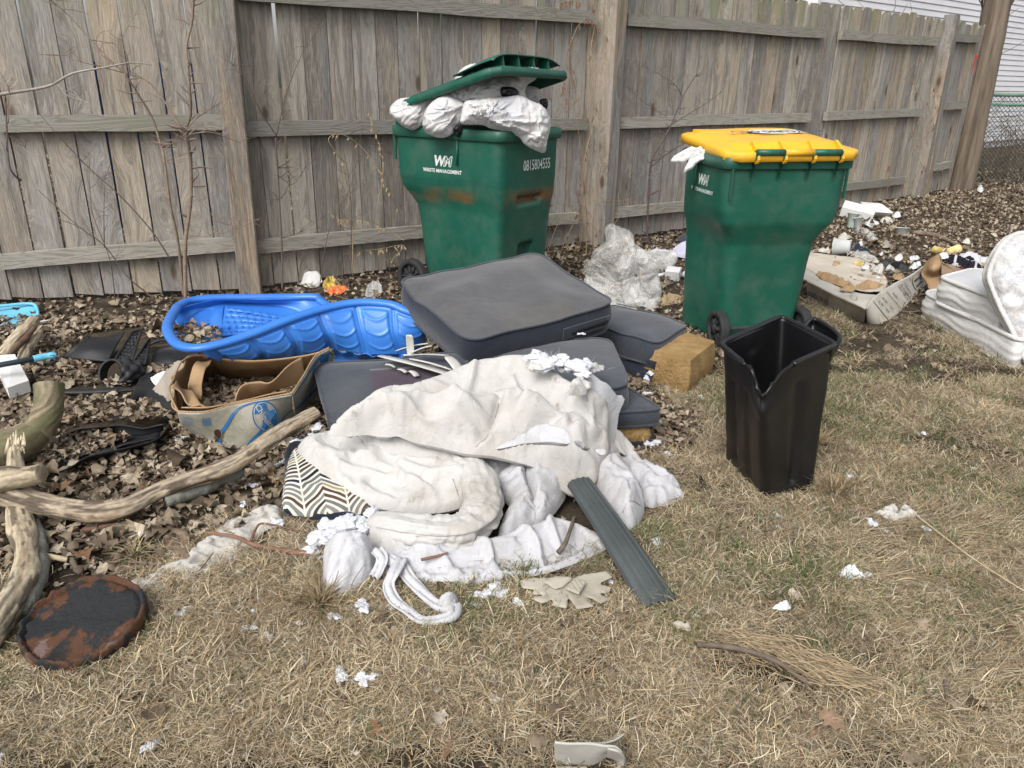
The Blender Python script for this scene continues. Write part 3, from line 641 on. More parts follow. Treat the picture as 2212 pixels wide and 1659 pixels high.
def yellow_mat():
    k = NT('yellow_plastic', .45, .4); c = k.mix(k.ramp(k.noise(5, 6), [(.3, 0.), (.7, 1.)]), (.78, .43, .02), (.66, .36, .03)); c = k.mix(k.ramp(k.noise(13, 8, rough=.75), [(.55, 0.), (.75, .6)]), c, (.30, .20, .07)); k.col(c); k.bump(k.noise(200, 3), .1, .001); return k.m
YEL = yellow_mat(); RUBBER = simple('black_rubber', (.022, .022, .023), (.035, .035, .036), .8, 20., .2); PRINT = simple('white_print', (.75, .77, .75), (.55, .6, .58), .6, 30., 0); NAVYP = simple('navy_print', (.05, .06, .12), None, .6, 9, 0); PAPER = simple('worn_sticker', (.66, .64, .60), (.5, .48, .44), .7, 30, 0)
def rrect(hwf, hwb, yf, yb, r, n=24):
    """rounded trapezoid ring, 4*n points, ccw from front(+y) right"""
    c = [(hwf, yf), (-hwf, yf), (-hwb, yb), (hwb, yb)]; out = []; m = 8
    for i in range(4):
        p = np.array(c[i]); a = nrm(np.array(c[i-1])-p); b = nrm(np.array(c[(i+1) % 4])-p)
        s = p+a*r; e = p+b*r
        for j in range(m): t = j/(m-1); out.append((1-t)**2*s+2*t*(1-t)*p+t*t*e)
        q = np.array(c[(i+1) % 4])-b*r
        for j in range(1, n-m+1): t = j/(n-m+1); out.append(e*(1-t)+q*t)
    return np.array(out)
def make_cart(loc, yaw, wx, dy, label, mat, lidmat, group, number=None, logo_side=-1, hh=.985):
    t = thing('rubbish_cart', label, 'wheeled bin', loc, group); R = rotz(yaw); loc = np.array(loc, float)
    W = lambda V: np.asarray(V, float) @ R.T+loc
    a, b = wx/2, dy/2
    prof = [(0., .80, .56, .80, -.62), (.03, .84, .60, .84, -.66), (.25, .86, .66, .88, -.70), (.45, .88, .69, .91, -.74), (.545, .89, .715, .93, -.78), (.60, .91, .78, .95, -.86), (.66, .94, .90, .965, -.94), (.72, .955, .95, .97, -.965), (.85, .96, .96, .975, -.97), (.955, .97, .97, .98, -.98)]
    pz = np.array([p[0] for p in prof])/.985*hh; pa = [np.array([p[i] for p in prof]) for i in range(1, 5)]
    def sec(z): return (np.interp(z, pz, pa[0])*a, np.interp(z, pz, pa[1])*a, np.interp(z, pz, pa[2])*b, np.interp(z, pz, pa[3])*b)
    zs = np.linspace(0, pz[-1], 62); V = []
    for z in zs:
        ring = rrect(*sec(z), .07, 40); yf = sec(z)[2]
        # grip recess and catch pocket in the front wall
        fr = np.clip((ring[:, 1]-(yf-.03))/.02, 0, 1)
        def bump_(x0, x1, z0, z1, e=.016): return np.clip((ring[:, 0]-x0)/e, 0, 1)*np.clip((x1-ring[:, 0])/e, 0, 1)*min(max((z-z0)/e, 0), 1)*min(max((z1-z)/e, 0), 1)
        dep = .05*bump_(-.13, .13, hh*.60, hh*.655)+.045*bump_(-.075, .075, .10, .40)
        if number is None: dep = 0
        ring = ring.copy(); ring[:, 1] -= dep*fr
        if z > .5:   # slight curved swell where the shoulder runs round
            ring *= 1+.006*math.exp(-((z-.66)/.03)**2)
        V.append(np.c_[ring, np.full(len(ring), z)])
    n = len(V[0]); V = np.concatenate(V); F = gridF(len(zs), n, False, True); F.append(tuple(range(n))[::-1])
    s0 = rrect(*[q*.95 for q in sec(pz[-1])], .05, 40); V = np.r_[V, np.c_[s0, np.full(n, pz[-1])], np.c_[s0*.97, np.full(n, hh-.22)]]; o_ = len(zs)*n
    for i in range(n): j = (i+1) % n; F += [(o_-n+i, o_-n+j, o_+j, o_+i), (o_+i, o_+j, o_+n+j, o_+n+i)]
    F.append(tuple(o_+n+i for i in range(n))); body = mk('body', W(V), F, mat, t)
    # rim band
    base = rrect(a*.97, a*.97, b*.98, -b*.98, .06, 24); m = len(base); V = []
    for off, z in ((-.012, hh-.052), (.012, hh-.06), (.017, hh-.055), (.019, hh-.006), (.012, hh), (-.008, hh+.001), (-.014, hh-.02)):
        V.append(np.c_[base*(1+off/np.abs(base).max(1, keepdims=True).clip(.15)), np.full(m, z)])
    V = np.concatenate(V); mk('rim', W(V), gridF(7, m, False, True), mat, t)
    # gussets below the rim + hinge posts
    for gx in (-.62, -.2, .25, .68):
        Vg = np.array([(gx*a+s*.004, y, z) for s in (-1, 1) for y, z in ((-b-.0, hh-.11), (-b*.97, hh-.055), (-b-.045, hh-.01), (-b-.052, hh+.03), (-b-.02, hh+.03))])
        mk('hinge_bracket', W(Vg), [(0, 1, 2, 3, 4), (9, 8, 7, 6, 5)]+[(i, i+5, (i+1) % 5+5, (i+1) % 5) for i in range(5)], mat, t, smooth=False)
    for gx in (-.9, .9):
        V_, F_ = box((gx*a-.004, -b*.99-.012, hh-.20), (gx*a+.004, -b*.97, hh-.055)); mk('side_rib', W(V_), F_, mat, t, smooth=False)
    for sx in (-1, 1):
        V_, F_ = tube([(sx*(a+.003), .25*b, hh-.2), (sx*(a*.98), .25*b, hh-.055)], .006, 6); mk('side_rib', W(V_), F_, mat, t)
    segs = [(-.62, -.2, mat), (-.2, .25, lidmat), (.25, .68, mat)]
    for x0, x1, mm in segs:
        V_, F_ = tube([(x0*a, -b-.038, hh+.022), (x1*a, -b-.038, hh+.022)], .016, 14); mk('hinge_bar', W(V_), F_, mm, t)
    # wheels
    for sx in (-1, 1):
        c0 = np.array([sx*(a*(.80 if number else .70)), -b*(.80 if number else .66), (.118 if number else .098)]); an = np.arange(32)/32*2*math.pi
        tp = [(.118, -.022), (.121, -.015), (.118, -.008), (.121, 0), (.118, .008), (.121, .015), (.118, .022), (.088, .024), (.086, .012), (.083, -.012), (.088, -.024)]
        V_ = np.concatenate([c0+np.c_[np.full(32, ox), r_*np.cos(an), r_*np.sin(an)] for r_, ox in [(q_*(1 if number else .82), o_) for q_, o_ in tp]])
        wh = mk('wheel', W(V_), gridF(len(tp), 32, True, True), RUBBER, t)
        mb = MB()
        for kk in range(10):
            aa = kk*math.pi/5; dv = np.array([0, math.cos(aa), math.sin(aa)]); mb.add(*tube([c0+dv*.02+[sx*.012, 0, 0], c0+dv*.09+[sx*.004, 0, 0]], [.011, .006], 5))
        mb.add(*tube([c0-[sx*.02, 0, 0], c0+[sx*.028, 0, 0]], .026, 12)); mb.add(*tube([c0-[sx*.006, 0, 0], c0+[sx*.000, 0, 0]], .09, 24))
        mk('spokes', W(np.concatenate(mb.V)), mb.F, RUBBER, wh)
    V_, F_ = tube([(-a*.8, -b*.8, .11), (a*.8, -b*.8, .11)], .011, 8); mk('axle', W(V_), F_, RUBBER, t)
    # print on the side wall
    def side(V2, yc, zc, size):
        y = yc+V2[:, 0]*size*(1 if logo_side > 0 else -1); z = zc+V2[:, 1]*size
        hf, hb, yf, yb = sec(z); u = (y-yb)/(yf-yb); x = hb+(hf-hb)*u+.0022
        x = x*(1+.006*np.exp(-((z-.66)/.03)**2))
        return W(np.c_[logo_side*x, y, z])
    for txt, bold, sh, dx, dz, sz in (('W', .045, .25, -.2, .04, .14), ('WASTE MANAGEMENT', .022, .0, 0, 0, .052)):
        V2, F2 = text2d(txt, bold, sh); mb = MB(); V2 = V2.copy()
        mb.add(side(V2+[dx*1.6 if txt == 'W' else 0, 0], LOGO[0], LOGO[1]+dz, sz*LOGO[2]), [f if logo_side > 0 else f[::-1] for f in F2]); mb.build('lettering', PRINT, t, smooth=False)
    # outlined M: a bold white letter with a thin cart-green one laid over it
    for bold, mm, of in ((.05, PRINT, 1.), (-.012, mat, 1.9)):
        V2, F2 = text2d('M', bold, .25); mb = MB(); V3 = side(V2+[.52, 0], LOGO[0], LOGO[1]+.04, .14*LOGO[2]); V3 = V3+(W([[logo_side*.0012*(of-1), 0, 0]])-W([[0, 0, 0]])); mb.add(V3, [f if logo_side > 0 else f[::-1] for f in F2]); mb.build('lettering', mm, t, smooth=False)
    if number:
        V2, F2 = text2d(number, .006); mb = MB(); z = .825+V2[:, 1]*.085; x = -.055-V2[:, 0]*.055; yf = sec(z)[2]+.003
        mb.add(W(np.c_[x, yf, z]), F2); mb.build('serial_number', PRINT, t, smooth=False)
        V_, F_ = tube([(-.085, b*.86, .22), (.085, b*.86, .22)], .012, 8); mk('catch_bar', W(V_), F_, simple('bare_bar', (.10, .11, .11), None, .4), t)
        V_, F_ = tube([W([[.10, b-.0, .60]])[0], W([[.10, b+.004, .66]])[0]], .004, 5)
    return t, W, a, b
def make_lid(t, C_, R_, a, b, mat, front_ridge=True, chamfer=.07):
    """lid panel, local x width, y depth (hinge -y), z up"""
    W = lambda V: np.asarray(V, float) @ R_.T+C_
    c = np.array([(a, b-.05), (a-.05, b), (-a+.05, b), (-a, b-.05), (-a, -b+chamfer), (-a+chamfer, -b), (a-chamfer, -b), (a, -b+chamfer)]); P_ = []
    for i in range(8):
        p, q = c[i], c[(i+1) % 8]
        for s in np.arange(0, 1, .125): P_.append(p+(q-p)*s)
    P_ = np.array(P_); m = len(P_); V = []
    rings = [(-.022, -.045), (-.012, -.046), (.0, -.042), (.0, -.008), (-.006, 0), (-.03, .003), (-.06, .006), (-.075, .022), (-.085, .028), (-.14, .032), (-.22, .034)]
    for off, z in rings:
        s = np.array([(a+off)/a, (b+off)/b]); V.append(np.c_[P_*s, np.full(m, z)])
    V.append(np.c_[P_*.3, np.full(m, .035)]); V.append(np.c_[P_*.02, np.full(m, .035)]); k_ = len(V)
    # underside
    for s, z in ((.02, .028), (.5, .027), (.8, .022), (.86, -.002), (.95, -.006)): V.append(np.c_[P_*s, np.full(m, z)])
    V = np.concatenate(V); V[:, 2] += .004*np.sin(V[:, 0]*9+1)*(V[:, 2] > .01)
    lid = mk('lid', W(V), gridF(k_+5, m, True, True), mat, t)
    if front_ridge:
        mb = MB()
        gx_ = np.linspace(-.88*a, .88*a, 25); hg = .045*np.clip(1-(np.abs(gx_)/(.9*a))**5, .0, 1)
        G0 = np.array([[(x, b-.34, .030+.2*h), (x, b-.22, .034+.75*h), (x, b-.13, .036+h), (x, b-.055, .034+h), (x, b-.045, .027+h)] for x, h in zip(gx_, hg)]).reshape(-1, 3)
        V_, F_ = thick(G0, gridF(25, 5), 25, 5, -.006); mk('lid_grip', W(V_), F_, mat, lid)
        for x in np.linspace(-.6, .6, 4):
            V_, F_ = box((x*a-.004, b-.12, .01), (x*a+.004, b-.052, .077)); mk('grip_rib', W(V_), F_, mat, lid, smooth=False)
    return lid, W
G_ = 'green rubbish carts by the fence'
LOGO = (-.02, .80, .56)
c1, W1, a1, b1 = make_cart((-.235, 4.86, 0), math.radians(-126.5), .62, .84, 'green cart with rust stains, bursting with white rubbish bags under its raised green lid', GREENR, GREENR, G_, '0815804555', 1, hh=1.05)
Rl = eul(-.024, -.265, -.655) @ rotz(math.radians(-90)); make_lid(c1, np.array([-.225, 4.81, 1.262]), Rl, .345, .43, GREEN)
LOGO = (.0, .785, .5)
c2, W2, a2, b2 = make_cart((1.285, 4.12, 0), .19, .675, .56, 'green recycling cart with closed yellow lid standing behind the broken black bin', GREEN, YEL, G_, None, -1)
R2 = eul(.085, -.01, .19); C2 = np.array([1.29, 4.13, 1.036])
lid2, WL2 = make_lid(c2, C2, R2, .352, .33, YEL, False, .06)
for gx in (-.62, -.2, .25, .68):
    mb = MB(); x = gx*a2; pts = [(x, -b2-.038, .022+.985-1.036+.0), ]
    an = np.arange(14)/14*2*math.pi
    V_ = np.array([(x+s*.007, -.33-.0+.022*math.cos(q)+.01, -.03+.024*math.sin(q)) for s in (-1, 1) for q in an]); mb.add(V_, [tuple(range(14))[::-1], tuple(range(14, 28))]+[(i, i+14, (i+1) % 14+14, (i+1) % 14) for i in range(14)])
    Vg = np.array([(x+s*.006, y, z) for s in (-1, 1) for y, z in ((-.345, -.03), (-.335, .0), (-.26, .045), (-.24, .03), (-.31, -.01))]); mb.add(Vg, [(0, 1, 2, 3, 4), (9, 8, 7, 6, 5)]+[(i, i+5, (i+1) % 5+5, (i+1) % 5) for i in range(5)])
    V__ = np.concatenate(mb.V); mk('hinge_knuckle', WL2(V__), mb.F, YEL, lid2, smooth=False)
V_, F_ = box((-.28, .26, .0), (.27, .30, .018)); mk('lid_ridge', WL2(V_*[1, 1, 1]), F_, YEL, lid2, smooth=False)
# worn sticker with upside-down wording as seen from the hinge side
an = np.arange(40)/40*2*math.pi; rr = 1+.25*fbm(v3(np.cos(an)*2, np.sin(an)*2, 3.), 1.5, 3)
V2 = np.c_[.155*rr*np.cos(an)+.06, .075*rr*np.sin(an)+.04]; mb = MB(); mb.add(WL2(np.c_[V2, np.full(40, .0425)]), [tuple(range(40))]); mb.build('sticker', PAPER, lid2, smooth=False)
V2, F2 = text2d('RECYCLING ONLY', .012); mb = MB(); mb.add(WL2(np.c_[.06-V2[:, 0]*.062, .055-V2[:, 1]*.08, np.full(len(V2), .0445)]), F2); mb.build('lettering', NAVYP, lid2, smooth=False)
for tx, x0, y0, sz in (('PAPER  GLASS  CANS', -.17, .0, .02), ('NO BAGS', .21, .07, .022)):
    pass
# scraps of bag caught under the yellow lid
SCRAP = simple('thin_white_film', (.66, .66, .66), (.55, .55, .54), .45, 30., .3)
for pl in ([(1450, 345), (1480, 322), (1515, 318), (1520, 330), (1490, 345), (1470, 352)], [(1478, 372), (1490, 340), (1520, 325), (1512, 348), (1488, 370)], [(1500, 340), (1515, 325), (1532, 328), (1520, 345), (1508, 348)]):
    pln = C2+np.array([-.34, -.1, -.05]); o = puff('torn_film', [on_plane(x, y, pln, np.array([-.3, -1, .1])) for x, y in pl], SCRAP, None, (-.3, -1, .1), H=.012, ew=.02, res=.006, wr=.006, jag=.004, smoothn=3)
    lab = ['long pointed strip of torn white film hanging from the yellow lid', 'narrow cream strip of film hanging straight down under the yellow lid', 'short frayed scrap of white film nearest the bin corner under the yellow lid'][[(1450, 345), (1478, 372), (1500, 340)].index(pl[0])]
    tag(o, lab, 'film scrap')
# ---------------------------------------------------------------- bags
def bag_mat(name, tint):
    k = NT(name, .30, .5); n_ = k.noise(5, 4, rough=.5); c = k.ramp(n_, [(.3, (.66, .68, .72)), (.45, (.76, .75, .75)), (.58, (.78, .765, .765)), (.72, tint)])
    k.col(c); k.bump(k.noise(45, 6, co=k.map((1, 1, .35), rot=(0, .6, .2)), dist=.8), .25, .004)
    tr = k.n('ShaderNodeBsdfTranslucent'); k.l(c, tr.inputs[0]); ms = k.n('ShaderNodeMixShader'); ms.inputs[0].default_value = .35; k.l(k.b.outputs[0], ms.inputs[1]); k.l(tr.outputs[0], ms.inputs[2]); k.l(ms.outputs[0], k.t.nodes['Material Output'].inputs[0]); return k.m
BAG = [bag_mat('bag_film_%s' % n, t) for n, t in (('pink', (.70, .52, .56)), ('blue', (.52, .60, .72)), ('plain', (.62, .60, .58)), ('green', (.56, .68, .62)))]
def zb(x, y): return 822.9+x*.1984, 98.7+y*.1984
def bag(pts, Y, n, H, Hb, mat, label, knots=(), seed=0., yaw=0, name='rubbish_bag', ka=.035, **kw):
    n = nrm(np.array(n, float)); p0 = np.array([0, Y, 1.1]); cx = np.mean([p[0] for p in pts]); q0 = at_y(*zb(cx, 700), Y)
    O = [on_plane(*zb(*p), q0, n) for p in pts]; K = [on_plane(*zb(*p), q0, n) for p in knots]
    o = puff(name, O, mat, None, n, H=H, Hb=Hb, ew=.13, res=.006, knots=K, kamp=ka*.55, wr=.004, wsc=13, seed=seed, smoothn=4, power=.62, lum=.45, kf=30., cloth=dict(shrink=.13, bend=.15, pin=.06), **kw)
    return tag(o, label, 'rubbish bag', 'white bags spilling from the open cart')
bag([(105, 700), (150, 620), (230, 570), (350, 560), (480, 515), (600, 540), (560, 620), (500, 700), (470, 820), (420, 885), (350, 920), (270, 895), (180, 825), (120, 770)], 4.72, (-.4, -1, .1), .09, .10, BAG[0], 'smallest white bag, pink tinged, at the hinge end of the open cart', [(590, 560)], 1.)
bag([(1560, 450), (1700, 455), (1770, 560), (1835, 590), (1848, 700), (1836, 910), (1750, 950), (1600, 800), (1540, 600)], 4.84, (.3, -1, .1), .08, .12, BAG[2], 'torn grey white bag with a ragged dark hole at the front end of the cart', [(1650, 500)], 2.)
bag([(640, 470), (700, 430), (790, 385), (820, 320), (900, 240), (1030, 195), (1080, 262), (1300, 232), (1500, 235), (1720, 250), (1690, 360), (1600, 425), (1570, 500), (1580, 640), (1300, 700), (1000, 700), (850, 640), (700, 620), (645, 540)], 4.62, (0, -1, .25), .10, .04, BAG[2], 'largest white bag, propping up the green lid of the cart', [(900, 640), (1560, 520)], 3.)
bag([(465, 860), (490, 720), (560, 620), (650, 560), (740, 545), (840, 590), (935, 650), (905, 720), (880, 830), (805, 880), (780, 960), (680, 1005), (560, 985), (490, 930)], 4.56, (-.3, -1, .1), .12, .08, BAG[1], 'round knotted white bag hanging over the side rim above the logo', [(925, 660)], 4., ka=.045)
bag([(895, 660), (930, 600), (1080, 588), (1180, 570), (1350, 558), (1500, 543), (1620, 600), (1760, 665), (1835, 800), (1838, 930), (1805, 1050), (1780, 1168), (1650, 1125), (1560, 1070), (1500, 995), (1350, 935), (1200, 905), (1100, 865), (880, 850), (875, 750)], 4.47, (.25, -1, .2), .10, .10, BAG[3], 'long white bag with a pointed corner drooping over the front rim above the number', [(900, 690), (1120, 790)], 5., ka=.045)
# dark holes: torn mouths with black plastic showing
BLKP = simple('glossy_black_film', (.012, .012, .014), (.03, .03, .032), .18, 30., .5, 40.)
for pts, Y, lab in (([(1300, 470), (1340, 445), (1440, 450), (1495, 490), (1490, 550), (1400, 560), (1305, 545)], 4.535, 'glossy black packaging bulging through a hole in the largest white bag'), ([(1725, 600), (1760, 575), (1810, 580), (1820, 640), (1800, 695), (1750, 660)], 4.75, 'black bag showing through the ragged hole at the front end of the cart')):
    n = nrm(np.array([0, -1, .1])); q0 = at_y(*zb(*pts[0]), Y); tag(puff('black_packaging', [on_plane(*zb(*p), q0, n) for p in pts], BLKP, None, n, H=.022, ew=.03, res=.006, wr=.012, wsc=30, smoothn=3), lab, 'packaging')
n = nrm(np.array([-.5, -1, 0])); q0 = at_y(*zb(850, 920), 4.52); tag(puff('black_bag_knot', [on_plane(*zb(*p), q0, n) for p in ((800, 890), (880, 850), (890, 930), (860, 990), (820, 985), (800, 940))], BLKP, None, n, H=.03, ew=.03, res=.006, wr=.014, wsc=35, smoothn=3), 'scrap of shiny black bag caught on the rim between two white bags', 'film scrap')
# ================================================================== BLACK BIN
def bin_mat():
    k = NT('black_bin_plastic', .38, .45); c = k.mix(k.ramp(k.noise(7, 8, rough=.75), [(.55, 0.), (.80, .5)]), (.006, .006, .007), (.020, .020, .021)); c = k.mix(k.ramp(k.noise(22, 8, co=k.map((1, 1, .3)), rough=.8), [(.6, 0.), (.75, .5)]), c, (.06, .058, .055)); k.col(c); k.bump(k.noise(300, 3), .3, .001); return k.m
BIN = bin_mat()
bt = thing('broken_bin', 'black plastic bin without a lid, its near top corner torn away', 'bin', P(1650, 1045))
def Rb(z):  # four corners (left, back, right, front) interpolated between base and rim
    top = [P(1559, 742, .50), P(1688, 684, .508), P(1806, 744, .487), P(1640, 815, .492)]; bot = [P(1562, 992, 0.0), P(1680, 975, 0.0), P(1760, 1062, 0.0), P(1652, 1078, .0)]
    t = z/.50; return [b_+(a_-b_)*t for a_, b_ in zip(top, bot)]
def binring(z, off=0.0, zf=None):
    c = np.array(Rb(z)); cen = c.mean(0); out = []; m = 8; n = 30; r = .035
    c = cen+(c-cen)*(1+off/.2)
    for i in range(4):
        p = c[i]; a = nrm(c[i-1]-p); b = nrm(c[(i+1) % 4]-p); s = p+a*r; e = p+b*r
        for j in range(m): t = j/(m-1); out.append((1-t)**2*s+2*t*(1-t)*p+t*t*e)
        q = c[(i+1) % 4]-b*r
        for j in range(1, n-m+1): t = j/(n-m+1); out.append(e*(1-t)+q*t)
    return np.array(out)
nb = 120; ii = np.arange(nb); fc = 3*30+3   # index of the front corner
dd = np.minimum((ii-fc) % nb, (fc-ii) % nb); sgn = ((ii-fc+nb//2) % nb)-nb//2
cut = np.where(sgn < 0, .080*np.exp(-(sgn/7.)**2)+.010*(np.sin(sgn*1.9)+np.sin(sgn*3.1))*.5*(dd < 11), .080*np.clip(1-sgn/6., 0, 1)**.6+.004*np.sin(sgn*2.1)*(dd < 10))
nz = 50; rings = []; 
for kz in range(nz):
    fz = kz/(nz-1); full = binring(.50*fz); top = binring(.50)
    base = binring(0.); h = 1-cut/.50; pt = base+(top-base)*(fz*h)[:, None]
    cen = pt.mean(0); out = nrm((pt-cen)*[1, 1, 0]); s = np.arange(nb) % 30
    rib = -.012*np.exp(-((s-25)/1.6)**2)*(np.arange(nb) >= 90)*(.12 < fz < .78)-.010*np.exp(-((s-14)/1.8)**2)*(np.arange(nb) >= 90)*(.1 < fz < .8)-.012*np.exp(-((s-18)/2.)**2)*(np.arange(nb) < 30)*(.1 < fz < .85)-.012*np.exp(-((s-18)/2.)**2)*((np.arange(nb) >= 60) & (np.arange(nb) < 90))*(.1 < fz < .85)
    crush = .02*np.exp(-(dd/9.)**2)*np.clip((fz-.72)/.28, 0, 1)*np.sin(fz*18)
    rings.append(pt+out*(rib+crush+.004*fbm(pt, 9., 2))[:, None])
V = np.array(rings); cen = V.mean((0, 1)); inn = V.copy(); outv = nrm((V-V.mean(1, keepdims=True))*[1, 1, 0]); inn = V-outv*.007
inn = inn[::-1]; A = np.concatenate([V.reshape(-1, 3), inn.reshape(-1, 3)]); F = gridF(2*nz, nb, False, True); F.append(tuple(range(nb))[::-1]); lastr = (2*nz-1)*nb; A[lastr:lastr+nb, 2] = .012; F.append(tuple(lastr+i for i in range(nb)))
mk('body', A, F, BIN, bt)
rim = V[-1]+outv[-1]*.004; keep_ = [i for i in range(nb) if dd[(i) % nb] > 8 or sgn[i] < -9]; st = (fc+11) % nb; seq = [(st+i) % nb for i in range(nb-22)]
rr = np.where(np.arange(len(seq)) < 3, .006, .0105); V_, F_ = tube(rim[seq], rr, 8, flat=.9); mk('rim', V_, F_, BIN, bt)
tq = [(fc-12+i) % nb for i in range(23)]; V_, F_ = tube(rim[tq]+np.random.default_rng(4).normal(0, .0015, (23, 3)), .006, 6, noise=.4, nsc=60); mk('torn_edge', V_, F_, BIN, bt)
# handle lip at the right corner
cR = P(1806, 744, .487); cBk = P(1688, 684, .508); pa_ = cBk+(cR-cBk)*.42; hl = [pa_, P(1760, 690, .503), P(1813, 727, .50), P(1795, 757, .475), cR+[-.03, -.03, 0]]
wl_ = [pa_+(cR-pa_)*q+nrm(np.cross([0, 0, 1.], cR-pa_)*-1)*.014*np.sign(np.dot(np.cross([0, 0, 1.], cR-pa_)*-1, P(1813, 727, .50)-pa_)) for q in np.linspace(0, 1, 5)]
V_, F_, _g = loft([hl, [p-[0, 0, .035] for p in hl], [p*.4+q*.6-[0, 0, .085] for p, q in zip(hl, wl_)]], 24, 6, .005); mk('handle', V_, F_, BIN, bt)
V_, F_ = tube(hl, .009, 8, 24); mk('handle_edge', V_, F_, BIN, bt)
wc = P(1728, 1052, .035)
V_, F_ = tube([wc+[-.035, .03, -.008], wc+[-.004, .035, -.008]], .024, 20); mk('wheel', V_, F_, BIN, bt)
# ================================================================== CUSHIONS
def fabric(name, c1, c2, sc=5., stain=None, rough=.95, weave=420., bs=.35):
    k = NT(name, rough, .1); k.b.inputs['Sheen Weight'].default_value = .25
    c = k.mix(k.ramp(k.noise(sc, 7, rough=.6), [(.32, 0.), (.68, 1.)]), c1, c2); c = k.mix(k.ramp(k.noise(28, 6, co=k.map((.4, 1, 1)), rough=.75), [(.35, 0.), (.65, .85)]), c, tuple(q*.62 for q in c1)); c = k.mix(k.ramp(k.noise(weave, 3), [(.35, 0.), (.7, .55)]), c, tuple(min(1, q*1.8) for q in c2))
    if stain: c = k.mix(k.ramp(k.noise(1.7, 8, rough=.65), [(.50, 0.), (.72, .85)]), c, stain)
    k.col(c); k.bump(k.math('ADD', k.noise(weave*.8, 3), k.math('MULTIPLY', k.noise(9, 4, dist=.8), 3.)), bs, .003); return k.m
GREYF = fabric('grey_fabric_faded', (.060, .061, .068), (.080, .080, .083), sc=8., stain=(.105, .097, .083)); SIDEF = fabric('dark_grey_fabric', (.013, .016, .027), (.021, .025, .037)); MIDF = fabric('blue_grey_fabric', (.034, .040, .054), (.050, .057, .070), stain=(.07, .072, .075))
FOAM = simple('ochre_foam', (.26, .165, .065), (.36, .235, .105), .95, 9., .9, 60., dirt=(.17, .11, .05), dsc=6., bd=.012)
PURP = fabric('purple_patch_fabric', (.040, .028, .042), (.055, .040, .055)); ZIP = simple('zip_tape', (.01, .01, .012), None, .6, 9., .2)
def qmap(c, u, v):
    u = np.asarray(u)[..., None]; v = np.asarray(v)[..., None]; return c[0]*(1-u)*(1-v)+c[1]*u*(1-v)+c[2]*u*v+c[3]*(1-u)*v
def cushion(c, t, mtop, mside, parent, rr=.16, crown=.03, bulge=.012, name='cushion', piping=True, sag=.012, seed=0., nrings=10, body='cover'):
    """quad c (4 top corners, ccw), thickness t; closed rounded slab with piping"""
    c = [np.asarray(q, float) for q in c]; n = nrm(np.cross(c[1]-c[0], c[3]-c[0])); n = n*np.sign(n[2]+1e-9)
    ring = rrect(.5, .5, .5, -.5, rr, 22)+.5; cen = np.array([.5, .5]); m = len(ring); R_ = []
    ss = np.r_[.02, .15, .3, .45, .6, .72, .82, .9, .955, .985, 1.]
    pts = lambda s: qmap(c, cen[0]+(ring[:, 0]-.5)*s, cen[1]+(ring[:, 1]-.5)*s)
    outd = nrm(pts(1.)-pts(.9))
    def wob(p, k_=1.): return p+n*(sag*fbm(p, 4., 2, seed))[:, None]*k_
    R_.append(wob(pts(1.))); ntop = 1
    def cap(off, wk, flip):
        NN = 25; ga = np.linspace(-1, 1, NN); A_, B_ = np.meshgrid(ga, ga, indexing='ij'); A_, B_ = A_.ravel(), B_.ravel(); s = np.maximum(np.abs(A_), np.abs(B_)); s_ = np.where(s == 0, 1, s); x, y = A_/s_, B_/s_
        tau = np.where((y >= 1) , (1-x)/2, np.where(x <= -1, 1+(1-y)/2, np.where(y <= -1, 2+(x+1)/2, 3+(y+1)/2)))*22+3.5
        i0 = np.floor(tau).astype(int); fr = (tau-i0)[:, None]; rp = ring[i0 % m]*(1-fr)+ring[(i0+1) % m]*fr
        uv = cen+(rp-.5)*s[:, None]; p = qmap(c, uv[:, 0], uv[:, 1])-n*off; h_ = crown*(1-s**3.)*(1 if not flip else -.5)
        return wob(p+n*h_[:, None], wk), [f if not flip else f[::-1] for f in gridF(NN, NN)]
    for q in (.12, .3, .5, .7, .88): R_.append(wob(pts(1.)-n*t*q+outd*bulge*math.sin(math.pi*q)*(1+.6*fbm(pts(1.)-n*t*q, 7., 2, seed+2))[:, None]))
    R_.append(wob(pts(1.)-n*t, .6))
    V = np.concatenate(R_); K = len(R_); F = gridF(K, m, False, True); mi = [1]*len(F)
    for off, wk, fl in ((0., 1., False), (t, .6, True)):
        Vc, Fc = cap(off, wk, fl); N0 = len(V); V = np.r_[V, Vc]; F += [tuple(i+N0 for i in f) for f in Fc]; mi += [0]*len(Fc)
    o = mk(body, V, F, None, parent, mats=[mtop, mside], mi=mi)
    if piping:
        for q in (0., 1.):
            p = wob(pts(1.)-n*t*q)+outd*.004; V_, F_ = tube(p, .0055, 6, closed=True); mk('piping', V_, F_, MIDF, parent)
    f = lambda u, v, h=0.: (lambda p, s: wob(p+n*(crown*(1-np.clip(s, 0, 1)**3)+h)[..., None] if p.ndim == 2 else p))(qmap(c, u, v), 2*np.maximum(np.abs(np.asarray(u)-.5), np.abs(np.asarray(v)-.5)))
    fs = lambda i, u, q, off=.004: (lambda a, b: a+(b-a)*np.asarray(u)[..., None]-n*t*np.asarray(q)[..., None]+nrm(np.cross(b-a, n)*np.sign(np.dot(np.cross(b-a, n), a+b-2*np.mean(c, 0))))*(bulge*np.sin(np.pi*np.asarray(q))+off)[..., None])(c[i], c[(i+1) % 4])
    return o, n, f, fs
def patch(f, u0, u1, v0, v1, nu, nv, h): u, v = np.meshgrid(np.linspace(u0, u1, nu), np.linspace(v0, v1, nv), indexing='ij'); return f(u.ravel(), v.ravel(), h), gridF(nu, nv)
def wmat(ax, ay, az, cen):
    R = eul(ax, ay, az); return lambda x, y, z=0.: np.array(cen)+R @ np.array([x, y, z])
